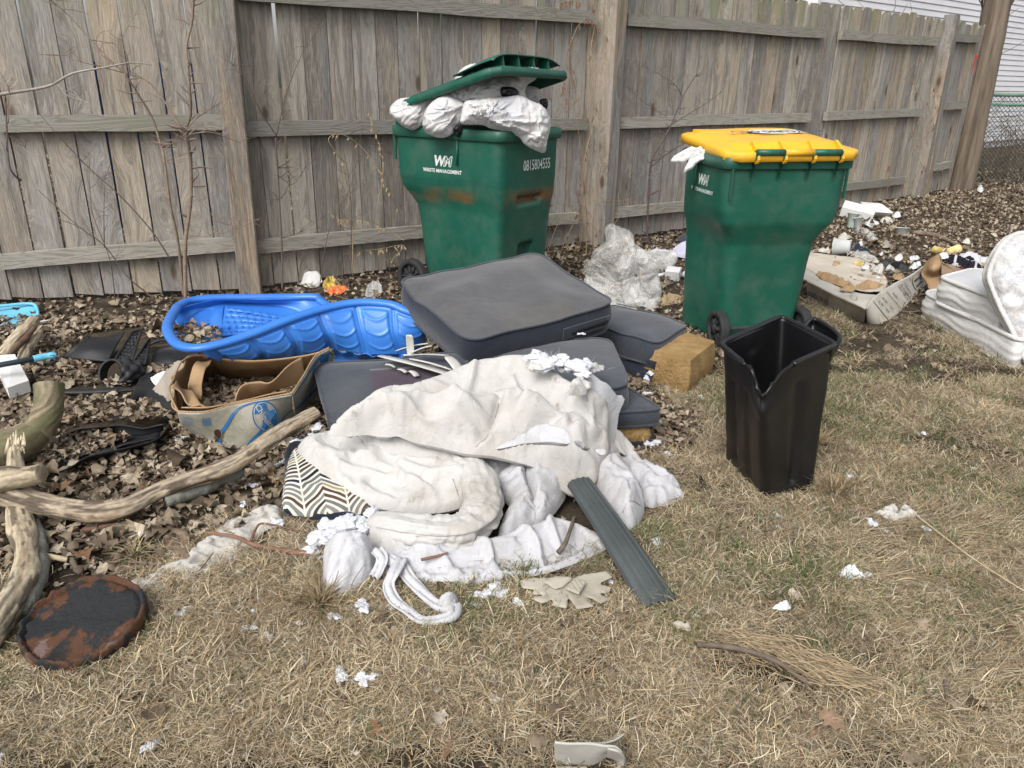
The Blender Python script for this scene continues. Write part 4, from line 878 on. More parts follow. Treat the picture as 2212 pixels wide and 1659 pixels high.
# bottom cushion at the far side, foam showing
K_ = P(1491, 778, .165); xd = nrm(P(1413, 754, .165)-K_); yd = nrm(P(1545, 733, .165)-K_)
cf = [K_, K_+yd*.36, K_+yd*.36+xd*.42, K_+xd*.42]
t = thing('torn_cushion', 'grey cushion, cover pulled back from its ochre foam block, beside the black bin', 'cushion', K_*[1, 1, 0])
cushion([q-[0, 0, .006] for q in cf], .155, FOAM, FOAM, t, rr=.05, crown=.006, bulge=.012, piping=False, body='foam_block', sag=.03)
cc = [K_+xd*.19-yd*.015, K_+xd*.17+yd*.38, K_+yd*.40+xd*.66, K_+xd*.66-yd*.015]; cushion([q+[0, 0, .022] for q in cc], .10, MIDF, MIDF, t, rr=.16, crown=.012, sag=.03, seed=4, body='cover')
for q_ in (.12, .22, .31, .40): V_, F_ = tube([K_+xd*(.26+.05*q_)+yd*q_+[0, 0, .031], K_+xd*.45+yd*(q_+.01)+[0, 0, .033], K_+xd*.64+yd*q_+[0, 0, .030]], .004, 6, 12, flat=.6); mk('pleat', V_, F_, MIDF, t)
V_, F_, _g = loft([[K_+xd*(.17+.0)-[0, 0, .05], K_+xd*.35-[0, 0, .055], K_+xd*.66-[0, 0, .055]], [K_+xd*.185-yd*.02-[0, 0, .10], K_+xd*.35-yd*.025-[0, 0, .11], K_+xd*.66-yd*.02-[0, 0, .11]], [K_+xd*.20-yd*.012-[0, 0, .155], K_+xd*.36-yd*.01-[0, 0, .16], K_+xd*.66-[0, 0, .16]]], 20, 10, .006, lambda u, v, G: .012*np.sin(v*9+u*4)); mk('side_panel', V_, F_, SIDEF, t)
# low cushion with open zip
A3 = P(1428, 884, .17); B3 = P(1358, 842, .17); x3 = nrm(P(1300, 892, .17)-A3); y3 = nrm(B3-A3)
t = thing('zipped_cushion', 'lowest grey cushion with a black zip and foam peeping out, right of the comforter', 'cushion', A3*[1, 1, 0])
c3 = [A3, A3+y3*.34, A3+y3*.34+x3*.5, A3+x3*.5]; cushion(c3, .06, MIDF, MIDF, t, rr=.08, crown=.012, seed=7)
c3b = [q-[0, 0, .058] for q in c3]; cen3 = np.mean(c3b, 0); c3b = [cen3+(q-cen3)*.96 for q in c3b]; cushion(c3b, .014, ZIP, ZIP, t, rr=.08, crown=0, bulge=.004, piping=False, body='zip')
c3c = [cen3+(q-cen3)*.95-[0, 0, .016] for q in c3b]; cushion(c3c, .07, FOAM, FOAM, t, rr=.09, crown=0, piping=False, body='foam_block')
c3d = [cen3+(q-cen3)*1.0-[0, 0, .075] for q in c3b]; cushion(c3d, .02, SIDEF, SIDEF, t, rr=.09, crown=0, piping=False, body='base_cover', seed=3)
# middle cushion under the top one
A2 = P(1361, 838, .27); B2 = P(1303, 700, .27); y2 = nrm(B2-A2); x2 = np.array([-y2[1], y2[0], -.02]); x2 = x2 if x2[0] < 0 else -x2
t = thing('middle_cushion', 'grey cushion lying under the top cushion, its right edge sticking out', 'cushion', A2*[1, 1, 0])
cushion([A2, A2+y2*.60, A2+y2*.60+x2*.62-[0, 0, .03], A2+x2*.62-[0, 0, .03]], .13, MIDF, MIDF, t, rr=.16, crown=.02, seed=9)
# left cushion with patch
t = thing('patched_cushion', 'blue grey cushion with a dark purple patch, left of the pile beside the fruit box', 'cushion', P(760, 880))
c5 = [P(716, 920, .12), P(1000, 905, .16), P(1010, 762, .25), P(678, 790, .20)]
o5, n5, f5, s5 = cushion(c5, .14, MIDF, MIDF, t, rr=.15, crown=.04, seed=12)
V_, F_ = patch(f5, .36, .88, .30, .70, 22, 12, .004); V_, F_ = thick(V_, F_, 22, 12, .003); mk('patch', V_, F_, PURP, t)
# top cushion
Wc = wmat(.206, -.094, .583, (-.04, 3.394, .284)); h_ = .14
ct = [Wc(-.375, -.325, h_), Wc(.375, -.325, h_), Wc(.375, .325, h_), Wc(-.375, .325, h_)]
t = thing('top_cushion', 'large grey seat cushion tilted on top of the pile, darker side toward the viewer', 'cushion', (-.04, 3.394, .22))
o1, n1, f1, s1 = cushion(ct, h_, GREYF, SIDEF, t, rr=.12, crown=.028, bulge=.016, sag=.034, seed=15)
u, q = np.meshgrid(np.linspace(.60, .93, 16), np.linspace(.30, .62, 7), indexing='ij'); G = s1(0, u.ravel(), q.ravel(), .004); V_, F_ = thick(G, gridF(16, 7), 16, 7, .004)
mk('zip_flap', V_, F_, SIDEF, t)
u = np.linspace(.66, .92, 14); mk('zip', *tube(s1(0, u, .42+.10*(1-u), .011), .0055, 6), ZIP, t)
for q_ in (.28, .63): mk('seam', *tube(s1(0, np.linspace(.60, .94, 12), np.full(12, q_), .006), .003, 5), MIDF, t)
mk('seam', *tube(s1(0, np.full(6, .30), np.linspace(.1, .9, 6), .002), .0022, 5), SIDEF, t)
# ================================================================== COMFORTER
def cloth_mat(name, c1, c2, dirt, st=.4):
    k = NT(name, .9, .12); k.b.inputs['Sheen Weight'].default_value = .15
    c = k.mix(k.ramp(k.noise(2.5, 6), [(.35, 0.), (.65, 1.)]), c1, c2)
    c = k.mix(k.ramp(k.noise(3.2, 9, rough=.68), [(.48, 0.), (.78, st)]), c, dirt); c = k.mix(k.ramp(k.noise(11, 9, rough=.75), [(.60, 0.), (.74, st*1.3)]), c, tuple(q*.75 for q in dirt))
    ck = k.math('MULTIPLY', k.math('ADD', k.math('SINE', k.math('MULTIPLY', k.n_x, 150.)), k.math('SINE', k.math('MULTIPLY', k.n_y, 150.))), .5) if hasattr(k, 'n_x') else k.noise(60, 3)
    k.col(c); k.bump(k.math('ADD', k.math('ADD', k.math('MULTIPLY', k.ramp(k.noise(9, 5, dist=2.2), [(.40, 0.), (.50, 1.), (.60, 0.)]), .30), k.math('MULTIPLY', k.ramp(k.noise(17, 4, co=k.map((1, .4, 1)), dist=1.5), [(.38, 0.), (.5, 1.), (.62, 0.)]), .22)), k.math('MULTIPLY', k.noise(300, 3), .12)), .45, .006); return k.m
QUILT = cloth_mat('dirty_quilt', (.49, .48, .46), (.43, .42, .40), (.27, .225, .165), .8); LINING = cloth_mat('white_lining', (.49, .49, .51), (.44, .44, .46), (.30, .27, .23), .65)
SEAM = simple('seam_thread', (.32, .305, .30), None, .9, 9, 0)
CL = dict(quilt_top=dict(shrink=.05, bend=4.), quilt_lobe=dict(shrink=.05, bend=4.), quilt_roll=dict(shrink=.065, bend=3.), quilt_fold=dict(shrink=.08, bend=1.), hem_roll=dict(shrink=.06, bend=1.), corner_pouch=dict(shrink=.07, bend=1.), lining_flap=dict(shrink=.08, bend=.3), lining_sheet=dict(shrink=.11, bend=.3), inner_fold=dict(shrink=.09, bend=.6), rolled_end=dict(shrink=.035, bend=1.))
def z5(x, y, z): return P(627.6+x*.3967, 713.2+y*.3967, z)
def Z(*a): return [z5(*q) for q in a]
cf_ = thing('comforter', 'big dirty white comforter heaped over the cushions, torn at its right side', 'comforter', z5(900, 900, 0))
# E flat sheet on the ground
puff('lining_sheet', Z((470, 1215, .03), (700, 1180, .05), (900, 1190, .04), (1150, 1130, .04), (1400, 1050, .05), (1500, 1040, .05), (1640, 1095, .03), (1730, 1130, .02), (1730, 1190, .01), (1500, 1290, .01), (1300, 1345, .01), (1100, 1375, .01), (950, 1388, .01), (750, 1378, .01), (600, 1350, .01), (520, 1330, .02), (480, 1290, .02)), LINING, cf_, cloth=CL['lining_sheet'], H=.012, Hb=.006, ew=.018, res=.0065, wr=.008, wsc=8., seed=1., wdir=(1, .5, 0), pipem=SEAM, pipes=[Z((560, 1340, .03), (950, 1368, .03), (1300, 1328, .03), (1500, 1268, .03), (1680, 1170, .03))], folds=[(Z((700, 1230, .04), (840, 1280, .03), (900, 1350, .02)), .018, .016), (Z((1000, 1170, .04), (1080, 1240, .03), (1100, 1320, .02)), .02, .014), (Z((1250, 1110, .04), (1330, 1180, .03), (1360, 1260, .02)), .02, .014), (Z((1400, 1060, .04), (1430, 1130, .03), (1480, 1200, .02)), .018, .013), (Z((600, 1260, .04), (900, 1240, .03), (1200, 1190, .03)), .016, .02)], seams=[Z((560, 1335, .03), (950, 1362, .03), (1300, 1320, .03), (1500, 1262, .03), (1680, 1165, .03))], sd=.006, sw=.008)
# G right lobes
puff('quilt_fold', Z((1640, 700, .08), (1730, 665, .08), (1790, 720, .06), (1850, 850, .04), (1915, 950, .02), (1922, 1010, .01), (1845, 1108, .01), (1700, 1000, .02), (1600, 880, .03), (1600, 780, .05)), LINING, cf_, cloth=CL['quilt_fold'], H=.10, Hb=.02, ew=.10, res=.008, wr=.008, wsc=9, seed=2., pipem=SEAM, pipes=[Z((1760, 1080, .02), (1850, 1030, .03), (1920, 1000, .02)), Z((1660, 830, .06), (1740, 790, .06), (1800, 760, .05))], seams=[Z((1760, 1080, .02), (1850, 1030, .03), (1920, 1000, .02)), Z((1660, 830, .06), (1740, 790, .06), (1800, 760, .05))])
puff('torn_lining', Z((1760, 700, .05), (1850, 740, .04), (1950, 765, .03), (2060, 820, .02), (2125, 900, .01), (2120, 930, .005), (2030, 955, .005), (1920, 965, .005), (1860, 850, .03), (1790, 760, .04)), LINING, cf_, H=.045, Hb=.01, ew=.04, res=.007, wr=.014, wsc=16, seed=3., jag=.004)
# F inner pockets
puff('inner_fold', Z((900, 640, .08), (1080, 640, .09), (1260, 690, .09), (1265, 745, .07), (1180, 800, .05), (1090, 850, .04), (1000, 800, .05), (930, 720, .06)), LINING, cf_, cloth=CL['inner_fold'], H=.05, Hb=.03, ew=.08, res=.008, wr=.006, seed=4.)
puff('inner_fold', Z((1250, 690, .08), (1380, 720, .09), (1470, 830, .06), (1500, 900, .03), (1470, 960, .02), (1400, 1040, .02), (1310, 1100, .01), (1200, 1145, .01), (1130, 1135, .01), (1150, 1060, .02), (1190, 960, .03), (1100, 900, .03), (1070, 855, .04), (1180, 790, .06)), LINING, cf_, cloth=CL['inner_fold'], H=.085, Hb=.02, ew=.08, res=.008, wr=.008, wsc=8, seed=5., pipem=SEAM, pipes=[Z((1270, 720, .1), (1290, 820, .09), (1330, 950, .07), (1325, 1060, .04))], wdir=(-.4, -1, 0), seams=[Z((1270, 700, .1), (1290, 820, .09), (1330, 950, .07), (1330, 1060, .04))], sd=.04, sw=.016)
# C band below the roll
puff('quilt_fold', Z((380, 1080, .05), (500, 1120, .06), (700, 1170, .06), (900, 1185, .05), (1010, 1150, .05), (1060, 1120, .04), (1000, 1180, .02), (860, 1205, .015), (720, 1245, .01), (560, 1250, .01), (470, 1215, .02), (420, 1160, .03)), QUILT, cf_, cloth=CL['quilt_fold'], H=.05, Hb=.02, ew=.05, res=.007, wr=.012, wsc=10, wdir=(1, 0, 0), seed=6., pipem=SEAM, pipes=[Z((440, 1150, .06), (600, 1185, .06), (860, 1185, .05))], seams=[Z((440, 1150, .06), (600, 1185, .06), (860, 1185, .05))])
# B2 roll under the fold
rp_ = np.array(Z((880, 690, .12), (975, 750, .115), (1030, 860, .10), (1042, 985, .085), (965, 1080, .075), (820, 1108, .075), (650, 1092, .075), (500, 1068, .07), (415, 1080, .045))); rq_ = spline(np.c_[rp_, [.045, .055, .060, .062, .060, .057, .054, .048, .030]], 200); ns_ = 56
V_, F_ = tube(rq_[:, :3], rq_[:, 3], ns_, flat=.82); V_ = V_.reshape(-1, ns_, 3); A_, D_ = np.meshgrid(np.arange(ns_)/ns_*2*math.pi, np.r_[0, np.cumsum(np.linalg.norm(np.diff(rq_[:, :3], axis=0), axis=1))]); w1 = fbm(np.stack([np.cos(A_)*1.6, np.sin(A_)*1.6, D_*5.], -1), 1., 3, 3.); w2 = fbm(np.stack([np.cos(A_)*1.2, np.sin(A_)*1.2, D_*22.], -1), 1., 3, 8.); w3 = fbm(np.stack([np.cos(A_+D_*2)*4, np.sin(A_+D_*2)*4, D_*4.], -1), 1., 3, 12.)
bd_ = np.exp(-((D_-.42)/.16)**2); V_ = V_+(V_-rq_[:, None, :3])*(.35*w1+.16*(.4-2*np.abs(w3))+(.05+.22*bd_)*(.4-2*np.abs(w2)))[..., None]; V_[..., 2] = np.maximum(V_[..., 2], .004); mk('quilt_roll', V_.reshape(-1, 3), F_, QUILT, cf_)
ii_ = np.arange(8, len(rq_)-8); pp_ = V_[ii_, 24]*.5+V_[ii_, 23]*.5; mk('piping', *tube(pp_, .0016, 5), SEAM, cf_)
# B1 left upper lobe
puff('quilt_lobe', Z((35, 650, .12), (50, 605, .13), (180, 575, .13), (330, 565, .13), (450, 560, .13), (700, 590, .13), (900, 650, .12), (980, 740, .12), (1010, 850, .10), (975, 905, .08), (900, 935, .07), (800, 955, .06), (650, 955, .06), (500, 935, .06), (330, 880, .07), (200, 790, .09), (90, 715, .11)), QUILT, cf_, cloth=CL['quilt_lobe'], H=.062, Hb=.03, ew=.10, res=.0065, wr=.007, wsc=6, seed=8., pipem=SEAM, pipes=[Z((205, 790, .1), (230, 740, .2), (400, 690, .22), (580, 650, .25)), Z((580, 650, .25), (700, 720, .22), (850, 790, .2), (940, 900, .14)), Z((660, 970, .1), (740, 860, .2), (830, 800, .2)), Z((880, 690, .2), (1000, 780, .2), (1080, 870, .1))], wdir=(1, -.6, 0), drop=.45, folds=[(Z((130, 650, .15), (260, 640, .18), (420, 620, .2), (560, 640, .2)), .012, .014), (Z((520, 560, .2), (640, 590, .2), (780, 610, .2)), .012, .011), (Z((640, 660, .2), (740, 700, .2), (830, 740, .2)), .012, .012), (Z((940, 960, .1), (1010, 900, .12), (1090, 900, .1)), .012, .010), (Z((930, 930, .12), (990, 840, .14), (1030, 780, .14)), .012, .010), (Z((300, 850, .1), (420, 800, .15), (520, 700, .2)), .008, .02), (Z((960, 950, .1), (1095, 880, .1)), .008, .009), (Z((870, 960, .1), (960, 880, .14), (1080, 850, .1)), .016, .02), (Z((900, 940, .1), (930, 830, .15), (960, 740, .15)), .016, .022), (Z((860, 940, .1), (800, 820, .16)), .012, .02), (Z((60, 620, .15), (250, 610, .18), (430, 600, .18)), .02, .03), (Z((600, 600, .2), (760, 660, .2), (900, 700, .18)), .018, .022), (Z((380, 580, .2), (560, 620, .2), (700, 700, .2)), .014, .018)], seams=[Z((200, 790, .1), (230, 740, .2), (400, 690, .22), (580, 650, .25)), Z((580, 650, .25), (700, 720, .22), (850, 790, .2), (940, 900, .14)), Z((660, 975, .1), (740, 860, .2), (830, 800, .2)), Z((420, 560, .26), (620, 640, .25), (800, 690, .22), (980, 760, .17))], sd=.014, sw=.012)
# D end bag
puff('rolled_end', Z((180, 1210, .04), (250, 1175, .06), (370, 1160, .07), (440, 1190, .05), (472, 1260, .02), (460, 1340, .01), (420, 1405, .0), (350, 1462, .0), (250, 1492, .0), (190, 1470, .0), (168, 1400, .01), (172, 1290, .02)), LINING, cf_, cloth=CL['rolled_end'], H=.12, Hb=.01, ew=.11, res=.006, wr=.012, drop=.2, wsc=14, seed=9., pipem=SEAM, pipes=[Z((400, 1175, .12), (330, 1230, .12), (290, 1330, .1), (262, 1470, .02)), Z((290, 1180, .12), (215, 1260, .12), (195, 1360, .08), (190, 1450, .02))], seams=[Z((400, 1165, .12), (330, 1230, .12), (290, 1330, .1), (262, 1480, .02)), Z((290, 1165, .12), (215, 1260, .12), (195, 1360, .08), (185, 1460, .02))], knots=Z((450, 1210, .05)), kamp=.012)
# dark pipe under the end
# A top drape
puff('quilt_top', Z((188, 548, .23), (225, 480, .27), (300, 425, .30), (400, 365, .33), (520, 312, .34), (700, 290, .34), (880, 238, .34), (1050, 200, .35), (1300, 190, .36), (1420, 235, .36), (1530, 290, .36), (1640, 330, .34), (1730, 400, .28), (1730, 520, .23), (1738, 620, .18), (1700, 700, .15), (1668, 790, .12), (1605, 850, .09), (1540, 872, .08), (1440, 825, .09), (1380, 748, .13), (1250, 697, .16), (1100, 655, .19), (950, 642, .20), (780, 605, .21), (600, 575, .22), (450, 552, .22), (330, 562, .22), (210, 578, .21)), QUILT, cf_, cloth=CL['quilt_top'], H=.06, Hb=.03, ew=.06, res=.0065, wr=.004, wsc=6, drop=.35, seed=10., wdir=(1, -.12, 0), ctrl=Z((900, 420, .30), (1300, 420, .31), (600, 430, .30), (1500, 560, .24)), pipem=SEAM, pipes=[Z((215, 530, .25), (300, 478, .29), (450, 470, .30), (600, 498, .29), (780, 540, .28), (950, 575, .27), (1120, 600, .26), (1290, 635, .23), (1400, 665, .21), (1480, 750, .16), (1550, 810, .13), (1630, 740, .16)), Z((1135, 215, .42), (1090, 290, .4), (1000, 360, .38))], seams=[Z((215, 530, .25), (300, 478, .29), (450, 470, .30), (600, 498, .29), (780, 540, .28), (950, 575, .27), (1120, 600, .26), (1290, 635, .23), (1400, 665, .21), (1480, 750, .16), (1550, 810, .13), (1630, 740, .16)), Z((1135, 205, .42), (1090, 290, .4), (1000, 360, .38)), Z((1545, 300, .4), (1515, 400, .37), (1455, 540, .3))], sd=.020, sw=.011,
     folds=[(Z((450, 480, .28), (600, 450, .3), (760, 470, .3), (900, 450, .3)), .014, .012), (Z((560, 510, .28), (760, 535, .28), (940, 530, .28)), .012, .010), (Z((950, 560, .28), (1080, 540, .28), (1180, 490, .3), (1280, 470, .3)), .016, .012), (Z((1130, 600, .27), (1220, 540, .28), (1300, 490, .3)), .012, .010), (Z((600, 400, .32), (760, 420, .32), (900, 410, .33), (1040, 430, .33)), .012, .014), (Z((1000, 210, .36), (960, 280, .36), (880, 330, .36)), .014, .014), (Z((1250, 400, .33), (1350, 370, .34), (1450, 380, .34)), .012, .014), (Z((300, 460, .28), (520, 370, .33), (760, 360, .33), (1000, 390, .33)), .020, .026), (Z((700, 330, .35), (950, 335, .35), (1200, 290, .36)), .016, .02), (Z((1560, 420, .3), (1650, 480, .28), (1710, 560, .22)), .016, .016), (Z((1200, 250, .36), (1260, 320, .35), (1280, 380, .34)), .012, .014), (Z((1600, 360, .33), (1640, 430, .3), (1640, 520, .26)), .012, .012)])
puff('lining_flap', Z((1090, 652, 0.280), (1170, 605, 0.310), (1280, 550, 0.350), (1390, 520, 0.370), (1500, 535, 0.373), (1570, 580, 0.361), (1680, 610, 0.334), (1730, 650, 0.310), (1700, 712, 0.277), (1640, 690, 0.290), (1570, 655, 0.311), (1470, 615, 0.340), (1360, 615, 0.327), (1240, 640, 0.300), (1150, 660, 0.280)), LINING, cf_, cloth=CL['lining_flap'], H=.016, Hb=.02, ew=.02, res=.006, wr=.010, wsc=12, wdir=(1, -.3, 0), seed=11., drop=.0, folds=[(Z((1150, 640, .3), (1300, 590, .33), (1450, 570, .34), (1560, 610, .3)), .016, .010), (Z((1600, 620, .28), (1620, 660, .27)), .012, .007), (Z((1640, 620, .28), (1660, 670, .26)), .012, .007), (Z((1560, 600, .3), (1580, 640, .28)), .010, .007)])
puff('quilt_fold', Z((330, 590, .14), (400, 545, .17), (500, 545, .17), (640, 580, .17), (800, 620, .16), (960, 660, .14), (930, 720, .12), (800, 710, .13), (650, 680, .14), (500, 650, .14), (400, 630, .14)), QUILT, cf_, cloth=CL['quilt_fold'], H=.05, Hb=.03, ew=.04, res=.0065, wr=.008, wsc=10, wdir=(1, -.3, 0), seed=23., drop=.2, pipem=SEAM, pipes=[Z((420, 600, .2), (560, 610, .2), (700, 650, .2), (850, 690, .18))])
# torn right side: white inner sheet and rags
puff('torn_lining', Z((1540, 300, .39), (1600, 240, .36), (1700, 290, .34), (1818, 355, .27), (1790, 480, .20), (1760, 640, .13), (1720, 640, .16), (1700, 500, .24), (1640, 400, .31)), LINING, cf_, H=.03, Hb=.01, ew=.05, res=.007, wr=.014, wsc=11, seed=12., jag=.003)
puff('torn_lining', Z((1730, 520, .18), (1780, 560, .15), (1860, 620, .11), (1900, 700, .07), (1960, 750, .04), (1900, 760, .04), (1830, 690, .08), (1760, 620, .13)), QUILT, cf_, H=.02, Hb=.01, ew=.03, res=.006, wr=.02, wsc=24, seed=13., jag=.006)
for i, pl in enumerate((((1500, 350, .41), (1560, 270, .40), (1640, 290, .37), (1600, 350, .38)), ((1280, 195, .42), (1340, 185, .42), (1380, 215, .42), (1310, 215, .42)), ((1640, 190, .36), (1710, 200, .34), (1690, 225, .34), (1620, 215, .36)))):
    puff('torn_edge', Z(*pl), QUILT, cf_, H=.008, Hb=.004, ew=.02, res=.005, wr=.01, wsc=30, seed=14.+i, jag=.004, smoothn=5)
# ribbons of torn fabric at the front left
for pts in (((520, 1240, .05), (600, 1290, .04), (650, 1360, .03), (740, 1450, .025), (830, 1510, .025), (900, 1495, .03)), ((600, 1250, .05), (560, 1330, .05), (535, 1400, .03), (570, 1480, .02), (650, 1540, .02), (720, 1585, .015), (820, 1575, .02), (880, 1550, .03), (900, 1500, .03)), ((470, 1200, .07), (500, 1250, .06), (480, 1310, .04), (450, 1350, .03))):
    p = np.array(Z(*pts)); s = spline(p, 40); V_ = []; wdt = .019 if len(pts) > 4 else .018
    tt = nrm(np.gradient(s, axis=0)); sd_ = nrm(np.cross(tt, [0, 0, 1])); nv = 9
    for j in range(nv):
        a = (j/(nv-1)-.5)*2; V_.append(s+sd_*a*wdt*(1+.25*fbm(s, 8., 2))[:, None]+np.array([0, 0, 1])*(.005*(1-a*a)+.005*np.sin(a*6+np.arange(len(s))*.12))[:, None])
    G = np.stack(V_, 1).reshape(-1, 3); V_, F_ = thick(G, gridF(len(s), nv), len(s), nv, .004); mk('torn_strip', V_, F_, LINING, cf_)
puff('fabric_knot', Z((800, 1500, .02), (840, 1450, .04), (900, 1460, .03), (918, 1500, .01), (900, 1560, .0), (870, 1580, .0), (820, 1560, .01)), LINING, cf_, H=.045, ew=.04, res=.005, wr=.018, wsc=32, seed=20.)
# ================================================================== PATTERNED CUSHION
k = NT('chevron_fabric', .9, .1); sx = k.n('ShaderNodeSeparateXYZ'); k.l(k.map((1, 1, 1), rot=(0, 0, -.35)), sx.inputs[0]); X_, Y_ = sx.outputs[0], sx.outputs[1]
row = k.math('FLOOR', k.math('MULTIPLY', X_, 9.)); fx = k.math('PINGPONG', k.math('MULTIPLY', X_, 15.), 1.0); ph = k.math('ADD', k.math('MULTIPLY', Y_, 44.), k.math('MULTIPLY', fx, 2.6)); band = k.math('FLOOR', ph); fr = k.math('FRACT', ph)
wn_ = k.n('ShaderNodeTexWhiteNoise', noise_dimensions='2D'); cb = k.n('ShaderNodeCombineXYZ'); k.setv(cb.inputs[0], band); k.setv(cb.inputs[1], k.math('FLOOR', k.math('MULTIPLY', X_, 4.5))); k.l(cb.outputs[0], wn_.inputs['Vector'])
cc_ = k.ramp(wn_.outputs['Value'], [(0, (.018, .020, .030)), (.34, (.075, .045, .035)), (.5, (.17, .175, .165)), (.68, (.02, .022, .03)), (.80, (.30, .24, .12)), (.90, (.11, .115, .12))], 'CONSTANT')
c = k.mix(k.ramp(fr, [(.56, 0.), (.58, 1.)]), cc_, (.56, .545, .48)); c = k.mix(k.ramp(fx, [(.95, 0.), (.96, 1.)]), c, (.56, .545, .48)); c = k.mix(k.ramp(k.noise(6, 6), [(.5, 0.), (.8, .3)]), c, (.3, .27, .22)); k.col(c); k.bump(k.noise(500, 3), .4, .002); CHEV = k.m
t = thing('patterned_cushion', 'cushion with a cream, navy, brown and ochre chevron pattern half under the comforter', 'cushion', P(700, 1090))
puff('cover', [P(x, y, z) for x, y, z in ((612, 1100, .04), (614, 1040, .06), (628, 985, .07), (660, 975, .08), (740, 990, .06), (800, 1050, .03), (812, 1085, .02), (795, 1108, .02), (740, 1112, .02), (650, 1116, .02))], CHEV, t, H=.045, Hb=.02, ew=.10, res=.008, wr=.005, wsc=8, seed=30.)
puff('underside', [P(x, y, z) for x, y, z in ((608, 1105, .0), (614, 1030, .02), (640, 960, .05), (860, 1030, .03), (845, 1095, .01), (790, 1122, 0), (700, 1130, 0), (630, 1124, 0))], SIDEF, t, H=.03, Hb=.005, ew=.03, res=.009, wr=.004, seed=31.)
t2 = puff('black_bag', [P(x, y, z) for x, y, z in ((770, 1100, .01), (800, 1078, .02), (850, 1072, .02), (870, 1090, .02), (850, 1110, .01), (790, 1122, .0))], BLKP, None, H=.02, ew=.03, res=.007, wr=.008, seed=33.); tag(t2, 'black printed bag squeezed between chevron cushion and comforter', 'bag')
# ================================================================== GREY TRIM STRIP
k = NT('grey_vinyl', .42, .4); c = k.mix(k.ramp(k.noise(4, 7, rough=.7), [(.4, 0.), (.7, 1.)]), (.052, .059, .061), (.078, .088, .089)); c = k.mix(k.ramp(k.noise(12, 8, rough=.75), [(.6, 0.), (.75, .5)]), c, (.2, .19, .16)); k.col(c); k.bump(k.noise(200, 3), .1, .001); TRIM = k.m
a0, a1 = z5(1575, 820, .11), z5(2020, 1500, .012); L_ = np.linalg.norm(a1-a0); td = (a1-a0)/L_; sd_ = nrm(np.cross(td, [0, 0, 1])); up_ = np.cross(sd_, td)
prof = [(-.070, -.022), (-.066, -.004), (-.052, .006), (-.050, .010), (-.044, .010), (-.042, .006), (-.022, .011), (-.020, .016), (-.014, .016), (-.012, .011), (.012, .011), (.014, .016), (.020, .016), (.022, .011), (.042, .006), (.044, .010), (.050, .010), (.052, .006), (.066, -.004), (.070, -.022)]
m = 24; G = np.array([a0+td*L_*s+(sd_*p*(.55+.17*s)+up_*(q*.7+.01*math.sin(s*2.5))) for s in np.linspace(0, 1, m) for p, q in prof]); V_, F_ = thick(G, gridF(m, len(prof)), m, len(prof), .004)
solo('trim_strip', V_, F_, TRIM, 'long grey ribbed plastic strip sloping from under the comforter onto the grass', 'plastic strip', smooth=False)
# ================================================================== STUFFING
k = NT('polyester_fluff', 1., .0); k.col((.66, .67, .71)); k.b.inputs['Subsurface Weight'].default_value = .0; k.bump(k.noise(10, 4, dist=.5), .15, .05)
tr = k.n('ShaderNodeBsdfTranslucent'); tr.inputs[0].default_value = (.7, .71, .76, 1); ms = k.n('ShaderNodeMixShader'); ms.inputs[0].default_value = .12; k.l(k.b.outputs[0], ms.inputs[1]); k.l(tr.outputs[0], ms.inputs[2]); k.l(ms.outputs[0], k.t.nodes['Material Output'].inputs[0]); FLUFF = k.m
def fluff_geo(seed, R=1., nl=7, elong=1.6, fib=60):
    r = np.random.default_rng(seed); mb = MB(); n1, n2 = 40, 22
    for i in range(nl):
        c = r.normal(0, .40, 3)*[elong, 1, .3]; c[2] = abs(c[2])+.12; rad = r.uniform(.3, .5)
        th, ph = np.meshgrid(np.linspace(0, 2*math.pi, n1, endpoint=False), np.linspace(.06, math.pi-.06, n2)); d = np.stack([np.sin(ph)*np.cos(th), np.sin(ph)*np.sin(th), np.cos(ph)], -1).reshape(-1, 3)
        f1 = fbm(d*1.0+c*3, 1.7, 2, seed)+.0; f2 = fbm(d+c*2, 5.5, 3, seed+4); q = c+d*rad*(1+.9*f1+.10*(np.abs(f2)*-2+.3))[:, None]*[1.2, 1, .7]; mb.add(q, gridF(n2, n1, False, True)+[tuple(range(n1)), tuple((n2-1)*n1+j for j in range(n1))[::-1]])
    for i in range(fib):
        p = r.normal(0, .42, 3)*[elong, 1, .3]; p[2] = abs(p[2])+.2; d = nrm(p*[1, 1, .8]+r.normal(0, .5, 3)); cv = r.normal(0, .22, 3)
        V_, F_ = tube([p, p+d*.18+cv*.4, p+d*.28+cv*.7], [.007, .005, .002], 3, 4, cap=False); mb.add(V_, F_)
    V = np.concatenate(mb.V)*R; V[:, 2] -= V[:, 2].min()*.9; return V, mb.F
FG = [fluff_geo(100+i, 1., [3, 4, 5, 4, 6][i % 5], [1.1, 1.8, 1.4, 2.2, 1.5][i % 5], 45) for i in range(5)]
FME = []
for V_, F_ in FG:
    me = bpy.data.meshes.new('fluff'); me.from_pydata(V_.tolist(), [], F_); me.polygons.foreach_set('use_smooth', [True]*len(me.polygons)); me.materials.append(FLUFF); FME.append(me)
def fluff(x, y, size, label, z=None, v=None, rot=None, group='tufts of white stuffing on the ground', flat=.8):
    p = P(x, y, z or 0.); 
    if z is None: p[2] = gh(p[0], p[1])+.008
    me = FME[(int(x*7+y*3) if v is None else v) % 5]; o = bpy.data.objects.new('stuffing_tuft', me); COL.objects.link(o); o.location = tuple(p); o.rotation_euler = (0, 0, (x*1.7) % 6.28 if rot is None else rot); o.scale = (size, size, size*flat)
    WL[o.name] = p; return tag(o, label, 'stuffing', group)
